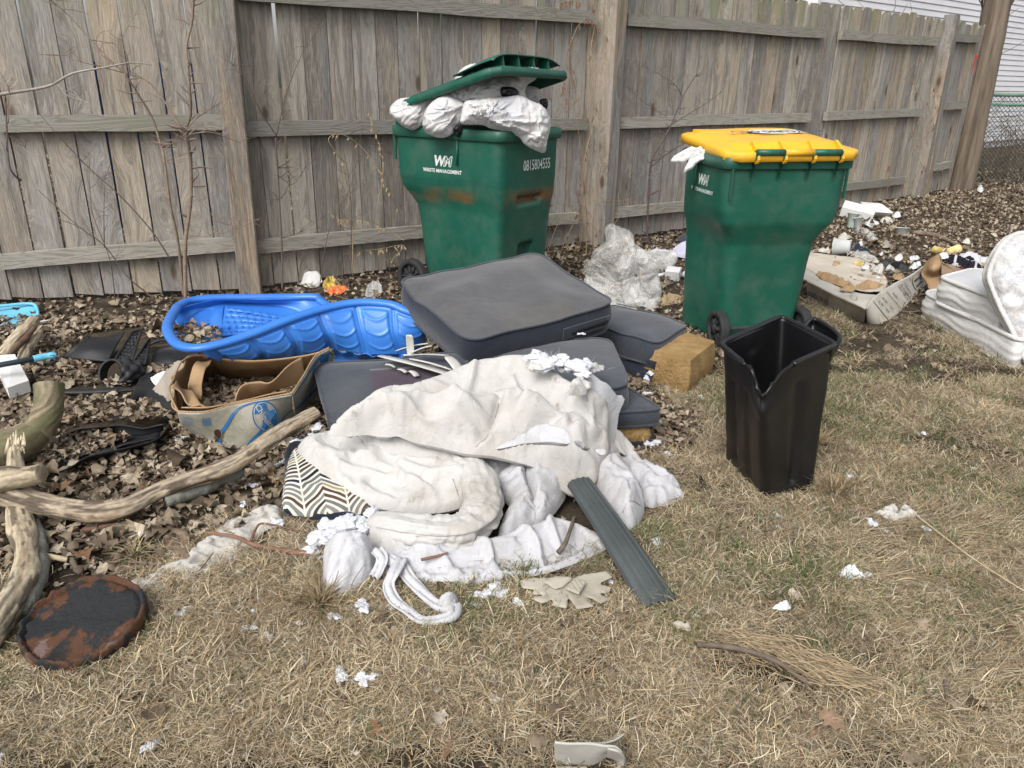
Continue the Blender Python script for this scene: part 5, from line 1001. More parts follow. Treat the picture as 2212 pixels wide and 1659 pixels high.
# ================================================================== BLUE POOL
k = NT('pool_blue', .36, .45); c = k.mix(k.ramp(k.noise(3, 5), [(.35, 0.), (.7, 1.)]), (.03, .155, .54), (.045, .20, .62)); c = k.mix(k.ramp(k.noise(9, 8, rough=.75), [(.60, 0.), (.78, .45)]), c, (.16, .22, .34)); k.col(c); k.bump(k.noise(120, 3), .1, .001); POOL = k.m
def z7(x, y, z): return P(329.2+x*.2728, 603.5+y*.2728, z)
def Z7(*a): return [z7(*q) for q in a]
pool = thing('kiddie_pool', 'bent blue plastic paddling pool lying across the fruit box', 'paddling pool', z7(900, 640, 0))
near = Z7((2140, 300, .30), (2000, 245, .33), (1880, 198, .35), (1650, 182, .36), (1400, 222, .35), (1100, 312, .33), (800, 428, .30), (550, 508, .28), (350, 545, .27), (210, 520, .27), (135, 440, .27), (125, 350, .28), (200, 215, .28))
far = Z7((200, 215, .28), (300, 170, .28), (500, 146, .28), (800, 143, .27), (1100, 140, .26), (1290, 140, .26), (1340, 175, .24), (1420, 225, .22), (1560, 300, .18))
for nm, pt in (('rim', near), ('rim', far)):
    mk(nm, *tube(pt, .024, 12, 90, flat=.75, noise=.05, nsc=12), POOL, pool)
# outer wall below the near rim, with moulded panels
top = Z7((2170, 330, .29), (2000, 268, .32), (1880, 222, .34), (1650, 205, .35), (1400, 245, .34), (1100, 335, .32), (800, 450, .29), (560, 530, .27), (370, 565, .26))
bot = Z7((2180, 480, .16), (2060, 580, .13), (1900, 600, .13), (1730, 600, .13), (1570, 575, .14), (1420, 552, .155), (1200, 620, .13), (900, 655, .125), (640, 660, .125), (470, 620, .145))
mid = [(a+b)/2+np.array([0, -.03, .0]) for a, b in zip(spline(top, 40)[::3], spline(bot, 45)[::3])]
def panels(u, v, G):
    x = u*6.2; f = x-np.floor(x); e = np.clip(np.minimum(f-.12, .88-f)/.035, 0, 1)*np.clip(np.minimum(v-.10, .97-v)/.03, 0, 1)
    arcs = 0; 
    for q in (.30, .55, .8, 1.05): arcs = arcs+np.exp(-((v-(q-.55*(f-.5)**2*1.6))/.018)**2)
    tri = .006*np.exp(-((f-.0)/.035)**2)+.006*np.exp(-((f-1.)/.035)**2)
    return .010*e+.006*arcs*e-tri*1.2
V_, F_, _g = loft([top, mid, bot], 190, 46, .004, panels); mk('side_wall', V_, F_, POOL, pool)
V_, F_, _g = loft([Z7((1420, 552, .15), (1600, 580, .14), (1800, 600, .13), (2000, 590, .13)), Z7((1440, 600, .10), (1600, 615, .10), (1800, 620, .10), (2000, 640, .10)), Z7((1440, 690, .05), (1600, 690, .05), (1800, 660, .05), (2000, 700, .05))], 30, 14, .004, lambda u, v, G: .006*np.sin(u*30)); mk('folded_underside', V_, F_, POOL, pool)
# inside: far wall and scaled floor
V_, F_, _g = loft([Z7((215, 225, .275), (500, 160, .275), (900, 155, .265), (1290, 155, .25), (1420, 235, .215)), Z7((240, 300, .22), (560, 200, .24), (900, 205, .22), (1100, 240, .20), (1200, 300, .17)), Z7((260, 420, .185), (560, 330, .19), (850, 330, .18), (1000, 330, .17), (1100, 360, .15))], 60, 24, .004, lambda u, v, G: .008*np.exp(-((v-.45)/.05)**2)-.008*(u > .42)*np.exp(-((v-.25)/.1)**2)); mk('far_wall', V_, F_, POOL, pool)
def scales(u, v, G):
    a = u*9; b = v*6; r = np.floor(b); fx = (a+.5*(r % 2)) % 1-.5; fy = b-r; return .007*np.clip(fy-(.9-3.2*fx*fx)*.75, -1, .25)*np.clip((u-.02)/.05, 0, 1)*(-1)*2
V_, F_, _g = loft([Z7((575, 215, .245), (700, 235, .24), (850, 258, .22), (1050, 300, .19), (1180, 340, .17)), Z7((560, 330, .21), (700, 330, .205), (850, 345, .195), (960, 350, .185), (1060, 380, .16)), Z7((545, 450, .18), (650, 440, .17), (760, 430, .17), (860, 425, .16), (960, 440, .15))], 90, 60, .004, scales); mk('scaled_floor', V_, F_, POOL, pool)
V_, F_, _g = loft([Z7((190, 240, .26), (300, 235, .25), (420, 225, .24), (575, 218, .235)), Z7((190, 330, .22), (300, 330, .20), (430, 320, .20), (560, 330, .20)), Z7((180, 430, .17), (320, 450, .15), (450, 470, .15), (560, 470, .15))], 30, 24, .004, lambda u, v, G: .012*np.sin(u*11+v*4)*np.sin(v*5)); mk('crumpled_floor', V_, F_, POOL, pool)
V_, F_ = box((-.05, -.01, 0), (.18, .01, .014), rotz(.05), z7(300, 400, .19)); mk('step_edge', V_, F_, POOL, pool, smooth=False)
# leaf-filled pools get their own litter
def litterpile(pxs, z, n_, seed, nm, label, conv, s=.8, jitter=.012):
    r = np.random.default_rng(seed); poly = np.array([conv(*q, z)[:2] for q in pxs]); lo, hi = poly.min(0), poly.max(0); q = r.uniform(lo, hi, (n_*4, 2)); d, _ = poly_sdf(q, poly); q = q[d > .004][:n_]
    scatter(nm, np.c_[q, z+r.uniform(0, jitter, len(q))], np.c_[r.normal(0, .35, (len(q), 2)), r.uniform(0, 6.28, len(q))], s*np.exp(r.normal(-.4, .3, len(q))), r.integers(0, 12, len(q)), leaves, label, LEAF)
litterpile([(150, 400), (220, 350), (540, 400), (540, 460), (300, 490), (190, 480)], .20, 130, 1, 'leaves_in_pool', 'brown leaves collected in the sunken corner of the blue pool', z7)
# ================================================================== FRUIT BOX
k = NT('printed_board', .85, .15); c = k.mix(k.ramp(k.noise(4, 6), [(.35, 0.), (.65, 1.)]), (.40, .38, .33), (.33, .315, .265)); c = k.mix(k.ramp(k.noise(7, 9, rough=.72), [(.46, 0.), (.66, .8)]), c, (.20, .19, .135)); c = k.mix(k.ramp(k.noise(18, 8, rough=.8), [(.58, 0.), (.72, .6)]), c, (.12, .105, .075)); k.col(c); k.bump(k.math('ADD', k.noise(90, 4), k.math('SINE', k.math('MULTIPLY', k.noise(.1, 0), 1.))), .4, .003); BOARDW = k.m
KRAFT = simple('kraft_board', (.36, .24, .135), (.28, .18, .10), .9, 7., .35, 60., dirt=(.16, .10, .06), dsc=5.)
BLUEP = simple('blue_print', (.02, .12, .30), (.035, .16, .36), .8, 12., 0, dirt=(.22, .24, .24), dsc=12., dlo=.55, dhi=.7)
HOLE = simple('cut_hole', (.05, .028, .016), None, .95, 9, 0)
fbx = thing('fruit_box', 'battered white banana carton with blue print, holding leaves under the pool', 'cardboard box', z7(700, 1000, 0))
tF = Z7((205, 1050, .155), (420, 1052, .165), (650, 990, .175), (880, 948, .185), (1105, 905, .195)); bF = Z7((300, 1190, .02), (420, 1265, .01), (600, 1335, .0), (900, 1300, .0), (1140, 1110, .01))
V_, F_, GF = loft([tF, [(a+b)/2+[-.005, -.012, 0] for a, b in zip(tF, bF)], bF], 48, 20, .006, lambda u, v, G: .0015*np.sin(u*300)+.006*fbm(G, 9., 2)); mk('front_wall', V_, F_, BOARDW, fbx)
tR = Z7((1105, 905, .195), (1200, 760, .23), (1290, 610, .26), (1400, 545, .28)); bR = Z7((1140, 1110, .01), (1210, 1020, .01), (1300, 940, .02), (1460, 800, .06))
V_, F_, GR = loft([tR, bR], 30, 20, .006, lambda u, v, G: .005*fbm(G, 9., 2)); mk('side_wall', V_, F_, BOARDW, fbx)
tL = Z7((205, 1050, .155), (160, 960, .17), (135, 870, .19), (165, 800, .20), (195, 720, .21), (240, 650, .22), (320, 612, .22), (440, 605, .22)); bL = Z7((300, 1190, .02), (240, 1080, .02), (230, 1000, .02), (260, 930, .02), (300, 860, .02), (350, 800, .02), (430, 760, .02), (540, 740, .02))
V_, F_, _g = loft([tL, bL], 50, 16, .006, lambda u, v, G: .012*np.sin(u*16)*(1-v)); mk('end_wall', V_, F_, KRAFT, fbx)
tB = Z7((440, 605, .21), (800, 640, .19), (1200, 600, .20), (1400, 545, .24)); bB = Z7((540, 760, .02), (800, 780, .02), (1200, 720, .02), (1450, 700, .04)); V_, F_, _g = loft([tB, bB], 20, 8, .006); mk('back_wall', V_, F_, KRAFT, fbx)
V_ = np.array(Z7((300, 1150, .014), (600, 1290, .014), (900, 1260, .014), (1130, 1080, .014), (1400, 800, .02), (800, 760, .014), (540, 740, .014), (350, 800, .014), (240, 1000, .014))); mk('bottom', V_, [tuple(range(9))], KRAFT, fbx, smooth=False)
# inner flaps
for nm, rows, dsp in (('inner_wall', [Z7((230, 1010, .16), (420, 1015, .165), (650, 960, .175), (860, 925, .18), (1060, 885, .19)), Z7((260, 1090, .06), (430, 1100, .06), (650, 1060, .06), (880, 1020, .06), (1080, 980, .06))], .004),
    ('inner_flap', [Z7((650, 960, .17), (720, 840, .20), (850, 800, .21), (930, 800, .21), (1060, 700, .24), (1180, 620, .26)), Z7((690, 990, .12), (760, 940, .12), (880, 920, .12), (960, 890, .13), (1080, 840, .14), (1190, 780, .15))], .006),
    ('end_flap', [Z7((470, 640, .20), (420, 720, .19), (390, 860, .14), (380, 960, .09)), Z7((360, 650, .20), (310, 740, .19), (280, 850, .15), (290, 900, .10))], .008),
    ('end_flap', [Z7((150, 850, .20), (220, 910, .17), (340, 1000, .15), (420, 1015, .16)), Z7((190, 800, .18), (260, 860, .15), (360, 940, .12), (410, 980, .10))], .01)):
    V_, F_, _g = loft(rows, 40, 10, .005, lambda u, v, G: dsp*np.sin(u*9+v*3)); mk(nm, V_, F_, KRAFT, fbx)
# fluted cut edges
for ed in (tF, tL, tR):
    s = spline(ed, 120); s = s+np.c_[np.zeros(len(s)), np.zeros(len(s)), .003*np.abs(np.sin(np.arange(len(s))*.9))]; mk('fluted_edge', *tube(s, .0042, 4, cap=False), KRAFT, fbx)
def gmap(G, off, flip=1, th=.006):
    off = off if flip > 0 else off+th
    nu, nv = G.shape[:2]; nn = nrm(np.cross(np.gradient(G, axis=0), np.gradient(G, axis=1)))*flip
    def f(p):
        a = np.clip(p[:, 0], 0, 1)*(nu-1); b = np.clip(p[:, 1], 0, 1)*(nv-1); i = np.minimum(a.astype(int), nu-2); j = np.minimum(b.astype(int), nv-2); fa, fb_ = (a-i)[:, None], (b-j)[:, None]
        g = lambda H_: H_[i, j]*(1-fa)*(1-fb_)+H_[i+1, j]*fa*(1-fb_)+H_[i, j+1]*(1-fa)*fb_+H_[i+1, j+1]*fa*fb_
        return g(G)+g(nn)*off
    return f
nn_ = np.cross(GF[5, 10]-GF[4, 10], GF[4, 11]-GF[4, 10]); flipF = 1 if nn_[1] < 0 else -1; fF = gmap(GF, .0032, flipF); fF2 = gmap(GF, .0045, flipF)
nn_ = np.cross(GR[5, 10]-GR[4, 10], GR[4, 11]-GR[4, 10]); flipR = 1 if nn_[0]*.3-nn_[1] > 0 else -1; fR = gmap(GR, .0032, flipR)
asp = 1.0/3.4     # wall is ~3.4 times longer than high
def fdec(name, V2, F, f, m=BLUEP): V_ = f(np.asarray(V2, float)); mk(name, V_, F, m, fbx, smooth=False)
for pts, wd in (([(.33, .93), (.345, .70), (.42, .42), (.52, .16), (.66, .05), (.80, .04), (1., .02)], .034), ([(.50, .98), (.56, .78), (.66, .62), (.70, .55)], .03), ([(.80, .80), (.86, .62), (.92, .55), (1., .50)], .03)):
    V2, F2 = strip2d(pts, wd); V2[:, 1] = V2[:, 1]; fdec('blue_band', V2, F2, fF)
V2, F2 = strip2d([(.0, .04), (.35, .10), (.7, .12), (1., .12)], .05); fdec('blue_band', V2, F2, fR)
V2, F2 = strip2d([(.0, .55), (.35, .62), (.7, .66), (1., .66)], .05); fdec('blue_band', V2, F2, fR)
t_ = np.arange(40)/40*2*math.pi; ell = np.c_[.735+.105*np.cos(t_)*1.0, .40+.36*np.sin(t_)]; fdec('oval_badge', ell, [tuple(range(40))], fF)
CREAM = simple('board_print_gap', (.42, .41, .36), None, .85, 9, 0)
V2, F2 = ring2d(1., 1., .06); fdec('badge_ring', np.c_[.735+.095*V2[:, 0], .40+.325*V2[:, 1]], F2, fF2, CREAM)
V2, F2 = text2d('Chiquita', .02); a_ = -1.25; R2_ = np.array([[math.cos(a_), -math.sin(a_)], [math.sin(a_), math.cos(a_)]]); tv = (V2*.052*[1, 1.25]) @ R2_.T; fdec('lettering', np.c_[.700+tv[:, 0], .40-tv[:, 1]*3.0], F2, fF2, CREAM)
for i in range(9): V2 = np.array([(.235+i*.008, .18), (.235+i*.008+(.003 if i % 3 else .005), .18), (.235+i*.008+.004, .40), (.235+i*.008, .40)]); fdec('bar_print', V2, [(0, 1, 2, 3)], fF)
for i in range(7): V2, F2 = strip2d([(.05, .16+i*.05), (.05+(.10, .12, .08, .11, .09, .12, .06)[i], .18+i*.05)], .012); fdec('small_print', V2, F2, fF)
V2, F2 = text2d('PREMIUM', .02); fdec('lettering', np.c_[.62+V2[:, 1]*.10, .15+V2[:, 0]*-.09+.12], F2, fR)
V2, F2 = text2d('QUALITY', .02); fdec('lettering', np.c_[.70+V2[:, 1]*.08, .15+V2[:, 0]*-.08+.12], F2, fR)
V2, F2 = text2d('EXTRA', .02); fdec('lettering', np.c_[.56+V2[:, 1]*.09, .15+V2[:, 0]*-.08+.12], F2, fR)
fdec('diamond_print', [(.80, .20), (.87, .02), (.97, .16), (.90, .38)], [(0, 1, 2, 3)], fR)
ell = np.c_[.345+.030*np.cos(t_), .60+.11*np.sin(t_)]; fdec('hand_hole', ell, [tuple(range(40))], fF2, HOLE)
V2, F2 = ring2d(.033, .12, .006); fdec('hole_edge', np.c_[.345+V2[:, 0], .60+V2[:, 1]], F2, gmap(GF, .0055, flipF), KRAFT)
litterpile([(480, 800), (650, 800), (750, 850), (660, 960), (480, 1000), (420, 900)], .03, 70, 2, 'leaves_in_box', 'dead leaves inside the fruit box', z7)
# torn grey board flap left of the box
GB = simple('grey_board', (.34, .30, .255), (.26, .23, .19), .9, 9., .4, dirt=(.16, .13, .10))
solo('board_flap', *puff('x', Z7((10, 880, .05), (60, 780, .10), (150, 680, .16), (230, 630, .20), (250, 700, .18), (180, 800, .13), (150, 900, .08), (160, 1000, .03), (90, 1000, .02), (60, 930, .03)), GB, H=.006, Hb=.003, ew=.02, res=.01, wr=.01, jag=.003, build=False), GB, 'crumpled grey cardboard flap sticking out left of the fruit box', 'cardboard')
# ================================================================== BRANCHES
def log_mat(name, c1, c2, c3, moss=False):
    k = NT(name, .8, .2); g_ = k.noise(7, 7, co=k.map((.35, 1.3, 1.3)), rough=.7, dist=.5); c = k.ramp(g_, [(.3, c1), (.48, c2), (.62, c3), (.75, c1)]); c = k.mix(k.ramp(k.noise(3.4, 6), [(.54, 0.), (.66, .85)]), c, (.42, .33, .22))
    c = k.mix(k.ramp(k.noise(24, 8, co=k.map((.3, 1, 1)), rough=.8), [(.58, 0.), (.68, .7)]), c, (.06, .045, .035))
    if moss: c = k.mix(k.ramp(k.noise(5, 7, rough=.7), [(.44, 0.), (.62, .75)]), c, (.13, .135, .06))
    k.col(c); k.bump(k.math('ADD', g_, k.noise(40, 6, co=k.map((.3, 1, 1)))), .7, .008); return k.m
LOG = log_mat('bare_log', (.13, .10, .075), (.27, .205, .135), (.33, .27, .19)); MOSSY = log_mat('mossy_log', (.16, .125, .085), (.27, .22, .145), (.24, .21, .13), True); SPLIT = log_mat('split_wood', (.50, .42, .29), (.56, .48, .34), (.44, .35, .23)); BARK = simple('lichen_bark', (.11, .11, .095), (.22, .22, .19), .95, 16., .9, 60., bd=.01)
def zA(x, y): return x*.3968, 548.6+y*.3968       # zoom of the left middle region
def A3(x, y, z): return P(*zA(x, y), z)
k = NT('log_surface', .82, .2); k.col(k.mix(k.ramp(k.noise(70, 5), [(.4, 0.), (.75, .35)]), k.n('ShaderNodeVertexColor', layer_name='Col').outputs[0], (.10, .08, .06))); k.bump(k.noise(90, 5), .5, .004); LOGC = k.m
def glog(nm, path, rad, seed, pal, par=None, n=200, **kw):
    V_, F_, c_ = grain_log(path, rad, n, seed=seed, pal=pal, **kw); return mk(nm, V_, F_, LOGC, par, cols=c_)
PAL1 = [(.09, .07, .052), (.20, .165, .125), (.34, .28, .205), (.46, .39, .29), (.30, .21, .13)]; PAL2 = [(.13, .105, .07), (.20, .165, .11), (.27, .225, .15), (.33, .275, .19)]; PAL3 = [(.28, .22, .15), (.42, .35, .245), (.50, .43, .31), (.54, .47, .35)]
lg = thing('bent_branch', 'long bare curved branch, stripped of bark, in front of the fruit box', 'branch', A3(700, 1400, 0))
glog('limb', [A3(-160, 1230, .13), A3(0, 1290, .11), A3(180, 1350, .085), A3(350, 1385, .07), A3(520, 1400, .06), A3(680, 1380, .06), A3(820, 1310, .07), A3(1000, 1240, .09), A3(1200, 1170, .11), A3(1350, 1090, .125), A3(1500, 990, .14), A3(1620, 920, .155), A3(1720, 865, .165)], [.040, .043, .034, .030, .033, .031, .025, .027, .030, .026, .029, .027, .024], 3., PAL1, lg, 260, amp=.075)
glog('stub', [A3(-60, 1245, .15), A3(60, 1215, .17), A3(140, 1205, .18), A3(225, 1190, .19)], [.044, .036, .029, .026], 5., PAL3[:2]+PAL1[2:4], lg, 60, amp=.08)
tag(glog('mossy_stump', [A3(-200, 1130, .10), A3(-20, 1080, .10), A3(110, 1030, .11), A3(200, 960, .13), A3(255, 870, .19), A3(268, 790, .24), A3(268, 715, .28)], [.066, .066, .062, .057, .052, .048, .050], 7., PAL2, None, 120, amp=.03, moss=.7), 'thick mossy log with a sawn-looking pale end rising at the left edge', 'log')
sp_ = thing('split_branch', 'pale splintered branch standing behind and below the curved branch at the left edge', 'branch', A3(130, 1700, 0))
glog('limb', [A3(75, 1010, .17), A3(80, 1150, .12), A3(100, 1400, .06), A3(130, 1550, .05), A3(140, 1700, .05), A3(90, 1850, .05), A3(0, 2010, .045), A3(-80, 2130, .04)], [.014, .026, .031, .033, .035, .034, .032, .030], 9., PAL3, sp_, 160, amp=.07, twist=.1)
for i in range(7): mk('splinter', *tube([A3(40+i*15, 1080, .14), A3(44+i*14, 1040-8*(i % 3), .17), A3(46+i*14, 1000-14*((i*5) % 4), .19)], [.010, .007, .002], 5), SPLIT, sp_)
mk('bark', *tube([A3(190, 1440, .03), A3(215, 1560, .03), A3(225, 1700, .03), A3(180, 1840, .03), A3(120, 1960, .03)], [.012, .018, .022, .02, .015], 8, 24, noise=.6), BARK, sp_)
for i, (pts, r_, m_, lab) in enumerate((([(0, 560, .06), (90, 470, .10), (190, 370, .13)], [.03, .035, .03], SPLIT, 'broken hollow trunk piece leaning at the left, upper half'), ([(110, 580, .05), (160, 500, .08), (225, 400, .11)], [.022, .024, .016], SPLIT, 'narrow pale slab of split trunk right beside the hollow piece'))):
    tag(glog('hollow_log', [A3(*q) for q in pts], r_, 30.+i, PAL3, None, 50, amp=.10, twist=.05), lab, 'wood')
solo('dark_heartwood', *tube([A3(40, 560, .09), A3(130, 470, .115), A3(190, 400, .14)], [.010, .016, .010], 8, 16, noise=.6, nsc=30), simple('heartwood', (.09, .055, .04), (.14, .09, .06), .9, 20), 'dark rotten core strip in the hollow trunk piece', 'wood')
lb = solo('lichen_branch', *tube([A3(900, 1345, .045), A3(1000, 1310, .045), A3(1150, 1255, .05), A3(1320, 1185, .055)], [.020, .024, .026, .012], 10, 40, noise=.6, nsc=24), BARK, 'grey lichened branch tucked under the long bare one', 'branch')
# ================================================================== BLACK CAR PLASTIC
k = NT('black_car_plastic', .55, .35); c = k.mix(k.ramp(k.noise(6, 8, rough=.7), [(.45, 0.), (.75, .8)]), (.012, .013, .016), (.045, .045, .045)); c = k.mix(k.ramp(k.noise(20, 8, rough=.8), [(.62, 0.), (.75, .6)]), c, (.12, .11, .09)); k.col(c); k.bump(k.noise(160, 3), .2, .001); CARP = k.m
cp = thing('grille_piece', 'broken black car grille piece with honeycomb mesh and a round lamp opening', 'car part', A3(650, 600, 0))
V_, F_, _g = loft([[A3(340, 560, .03), A3(400, 510, .07), A3(480, 450, .10)], [A3(430, 575, .03), A3(490, 520, .07), A3(560, 460, .09)], [A3(590, 590, .02), A3(625, 520, .06), A3(680, 425, .10)]], 20, 20, .005, lambda u, v, G: .004*fbm(G, 12, 2)+.006*np.exp(-((v-.15)/.05)**2)); mk('panel', V_, F_, CARP, cp)
for x0, x1 in ((625, 710), (715, 790)):
    bl, br, tl, tr = A3(x0, 580 if x0 < 700 else 600, .05), A3(x1, 600, .05), A3(x0+95, 425 if x0 < 700 else 470, .12), A3(x1+60 if x0 < 700 else x1+25, 415 if x0 < 700 else 465, .12)
    gx_, gy_ = np.meshgrid(np.linspace(0, 1, 30), np.linspace(0, 1, 60), indexing='ij'); G = qmap([bl, br, tr, tl], gx_, gy_); nn_ = nrm(np.cross(tr-bl, tl-br)); 
    a = gx_*3.; b = gy_*9.; cell = np.minimum(np.abs((a+.5*(np.floor(b) % 2)) % 1-.5), np.abs(b % 1-.5)); hx = np.clip((cell-.12)*6, 0, 1)
    G = G-(nn_*np.sign(nn_[2]))*(.010*hx*(gx_ > .06)*(gx_ < .94))[..., None]; V_, F_ = thick(G.reshape(-1, 3), gridF(30, 60), 30, 60, .004); mk('mesh_insert', V_, F_, CARP, cp, smooth=False)
    mk('frame', *tube([bl, br, tr, tl], .007, 6, closed=True), CARP, cp)
cL = A3(605, 650, .05); an = np.linspace(0, 2*math.pi, 30, endpoint=False); nL = nrm(np.array([-.25, -1., .55])); e1 = nrm(np.cross(nL, [0, 0, 1])); e2 = np.cross(e1, nL)
ringp = [cL+(e1*np.cos(q)+e2*np.sin(q))*.062 for q in an]; back = [p-nL*.05 for p in ringp]; V_ = np.r_[np.array(ringp), np.array(back)]; V_, F_ = thick(np.array([ringp, back]).transpose(1, 0, 2).reshape(-1, 3), gridF(30, 2), 30, 2, .004)
mb = MB(); V0 = np.array(ringp+back); mb.add(V0, [(i, (i+1) % 30, 30+(i+1) % 30, 30+i) for i in range(30)]); mb.add(*tube(ringp, .006, 6, closed=True)); mk('lamp_ring', np.concatenate(mb.V), mb.F, CARP, cp)
V_, F_, _g = loft([[A3(640, 590, .09), A3(690, 570, .09), A3(790, 600, .06)], [A3(660, 640, .07), A3(720, 630, .07), A3(780, 650, .03)], [A3(640, 700, .02), A3(700, 700, .02), A3(740, 690, .01)]], 16, 14, .005, lambda u, v, G: .012*np.sin(u*14)*np.sin(v*11)); mk('bracket', V_, F_, CARP, cp)
def bar(name, pts, w_, h_, lab, m=CARP, cat='car part'):
    V_, F_ = tube([A3(*q) for q in pts], w_, 8, 40, flat=h_, noise=.15, nsc=20); return solo(name, V_, F_, m, lab, cat)
bar('bumper_strip', [(5, 735, .03), (160, 745, .035), (380, 750, .03), (560, 745, .03), (760, 735, .025)], [.012, .022, .022, .024, .012], .45, 'long flat black bumper strip lying below the grille piece')
bar('thin_black_bar', [(150, 670, .02), (260, 610, .03), (340, 560, .04)], [.006, .008, .010], .7, 'thin black strut running down-left from the grille piece')
def plate(name, rows, lab, dsp=.01, th=.004, m=CARP, cat='car part', nu=30, nv=14):
    V_, F_, _g = loft([[A3(*q) for q in r] for r in rows], nu, nv, th, lambda u, v, G: dsp*fbm(G, 7., 3)*2+dsp*.5*np.sin(v*11)); return solo(name, V_, F_, m, lab, cat)
plate('wheel_liner', [[(780, 570, .03), (850, 520, .07), (930, 500, .08), (1080, 515, .07)], [(820, 610, .02), (900, 590, .03), (980, 580, .03), (1090, 560, .03)], [(890, 630, .01), (940, 620, .01), (1000, 610, .01), (1080, 590, .01)]], 'dark scuffed plastic liner sheet under the left end of the pool')
bar('black_bar', [(800, 500, .05), (860, 470, .07), (940, 465, .07)], [.012, .02, .02], .5, 'curved black strip just left of the pool rim')
plate('undertray', [[(330, 990, .05), (460, 950, .07), (650, 930, .08), (780, 945, .07), (900, 925, .08)], [(300, 1040, .015), (480, 1010, .02), (620, 1000, .02), (760, 1000, .02), (880, 960, .04)], [(235, 1225, .005), (380, 1170, .02), (520, 1105, .03), (700, 1060, .03), (860, 1015, .03)]], 'big torn black undertray filled with leaves, nearest the mossy log', .012)
V_, F_, _g = loft([[A3(235, 1215, .03), A3(380, 1160, .05), A3(480, 1100, .06), A3(720, 1045, .055), A3(860, 1000, .06), A3(920, 920, .07)], [A3(225, 1225, .0), A3(330, 1185, .0), A3(520, 1135, .0), A3(740, 1065, .0), A3(860, 1020, .0), A3(930, 950, .01)]], 40, 6, .004); solo('undertray_lip', V_, F_, CARP, 'upturned front lip of the leaf-filled undertray', 'car part')
plate('fender_liner', [[(760, 670, .06), (820, 640, .06), (880, 690, .05), (960, 840, .05)], [(700, 800, .04), (800, 760, .03), (860, 790, .03), (940, 880, .03)], [(620, 900, .02), (700, 840, .02), (800, 850, .01), (930, 920, .01)]], 'twisted black liner strip left of the fruit box with leaves in it', .014)
litterpile([(310, 1010), (460, 980), (700, 990), (730, 1020), (500, 1090), (350, 1150), (200, 1190)], .035, 260, 5, 'leaves_in_undertray', 'pale leaves filling the black undertray', A3, jitter=.02)
litterpile([(690, 830), (800, 800), (900, 850), (930, 900), (760, 920), (620, 900)], .045, 110, 6, 'leaves_on_liner', 'leaves lying on the black liner strip', A3, jitter=.02)
# ================================================================== odds at the left
LBLUE = simple('pale_blue_plastic', (.13, .42, .60), (.16, .48, .66), .4, 9., .1); STY = simple('white_foam', (.66, .66, .65), (.60, .60, .58), .8, 12., .5, 200.)
V_, F_, _g = loft([[P(-60, 680, .0), P(0, 662, .03), P(60, 655, .05), P(82, 668, .03)], [P(-60, 700, .0), P(0, 700, .0), P(60, 694, .0), P(85, 692, .0)]], 24, 8, .004); tray = thing('blue_tray', 'pale blue plastic tray half buried in leaves at the left edge', 'tray', P(20, 690)); mk('wall', V_, F_, LBLUE, tray)
mk('rim', *tube([P(-60, 664, .06), P(0, 661, .06), P(60, 656, .06), P(78, 662, .05), P(84, 690, .0)], .009, 8, 40), LBLUE, tray); V_, F_, _g = loft([[P(-60, 690, .02), P(60, 685, .02)], [P(-60, 722, .01), P(70, 712, .01)]], 8, 4, .003); mk('floor', V_, F_, LBLUE, tray)
solo('plastic_stick', *tube([P(70, 698, .02), P(95, 694, .025), P(120, 689, .02)], [.005, .007, .003], 5), STY, 'narrow white plastic sliver among the leaves beside the blue tray', 'plastic piece')
tool = thing('broom_handle', 'grey broom handle with a light blue grip crossing the white foam block', 'handle', P(0, 785))
mk('shaft', *tube([P(-160, 806, .17), P(-20, 792, .17), P(74, 775, .17)], .012, 12), simple('grey_shaft', (.05, .07, .085), None, .4, 9, .05), tool)
mk('grip', *tube([P(72, 775.5, .17), P(84, 773, .17), P(100, 770, .17), P(114, 768, .17), P(122, 767, .17)], [.014, .016, .015, .016, .010], 12, 30, noise=.06, nsc=160), LBLUE, tool)
an = np.linspace(0, 2*math.pi, 16, endpoint=False); hc = P(113, 768, .186); mk('hang_hole', np.array([hc+[.011*math.cos(q), .005*math.sin(q), 0] for q in an]), [tuple(range(16))], HOLE, tool, smooth=False)
fq = [P(16, 838, .09), P(62, 822, .09), P(32, 765, .15), P(-18, 768, .15)]
V_ = np.array(fq+[q-[0, 0, .05] for q in fq]); solo('foam_block', V_, [(0, 1, 2, 3), (7, 6, 5, 4), (0, 4, 5, 1), (1, 5, 6, 2), (2, 6, 7, 3), (3, 7, 4, 0)], STY, 'white foam block leaning under the broom handle', 'foam block', smooth=False)
puff_o = puff('foam_scrap', [P(x, y, z) for x, y, z in ((325, 818, .06), (340, 805, .09), (372, 795, .12), (385, 800, .11), (360, 820, .07), (340, 836, .04))], STY, None, H=.008, ew=.02, res=.007, wr=.003); tag(puff_o, 'white foam scrap poking out above the grey cardboard flap', 'foam scrap')
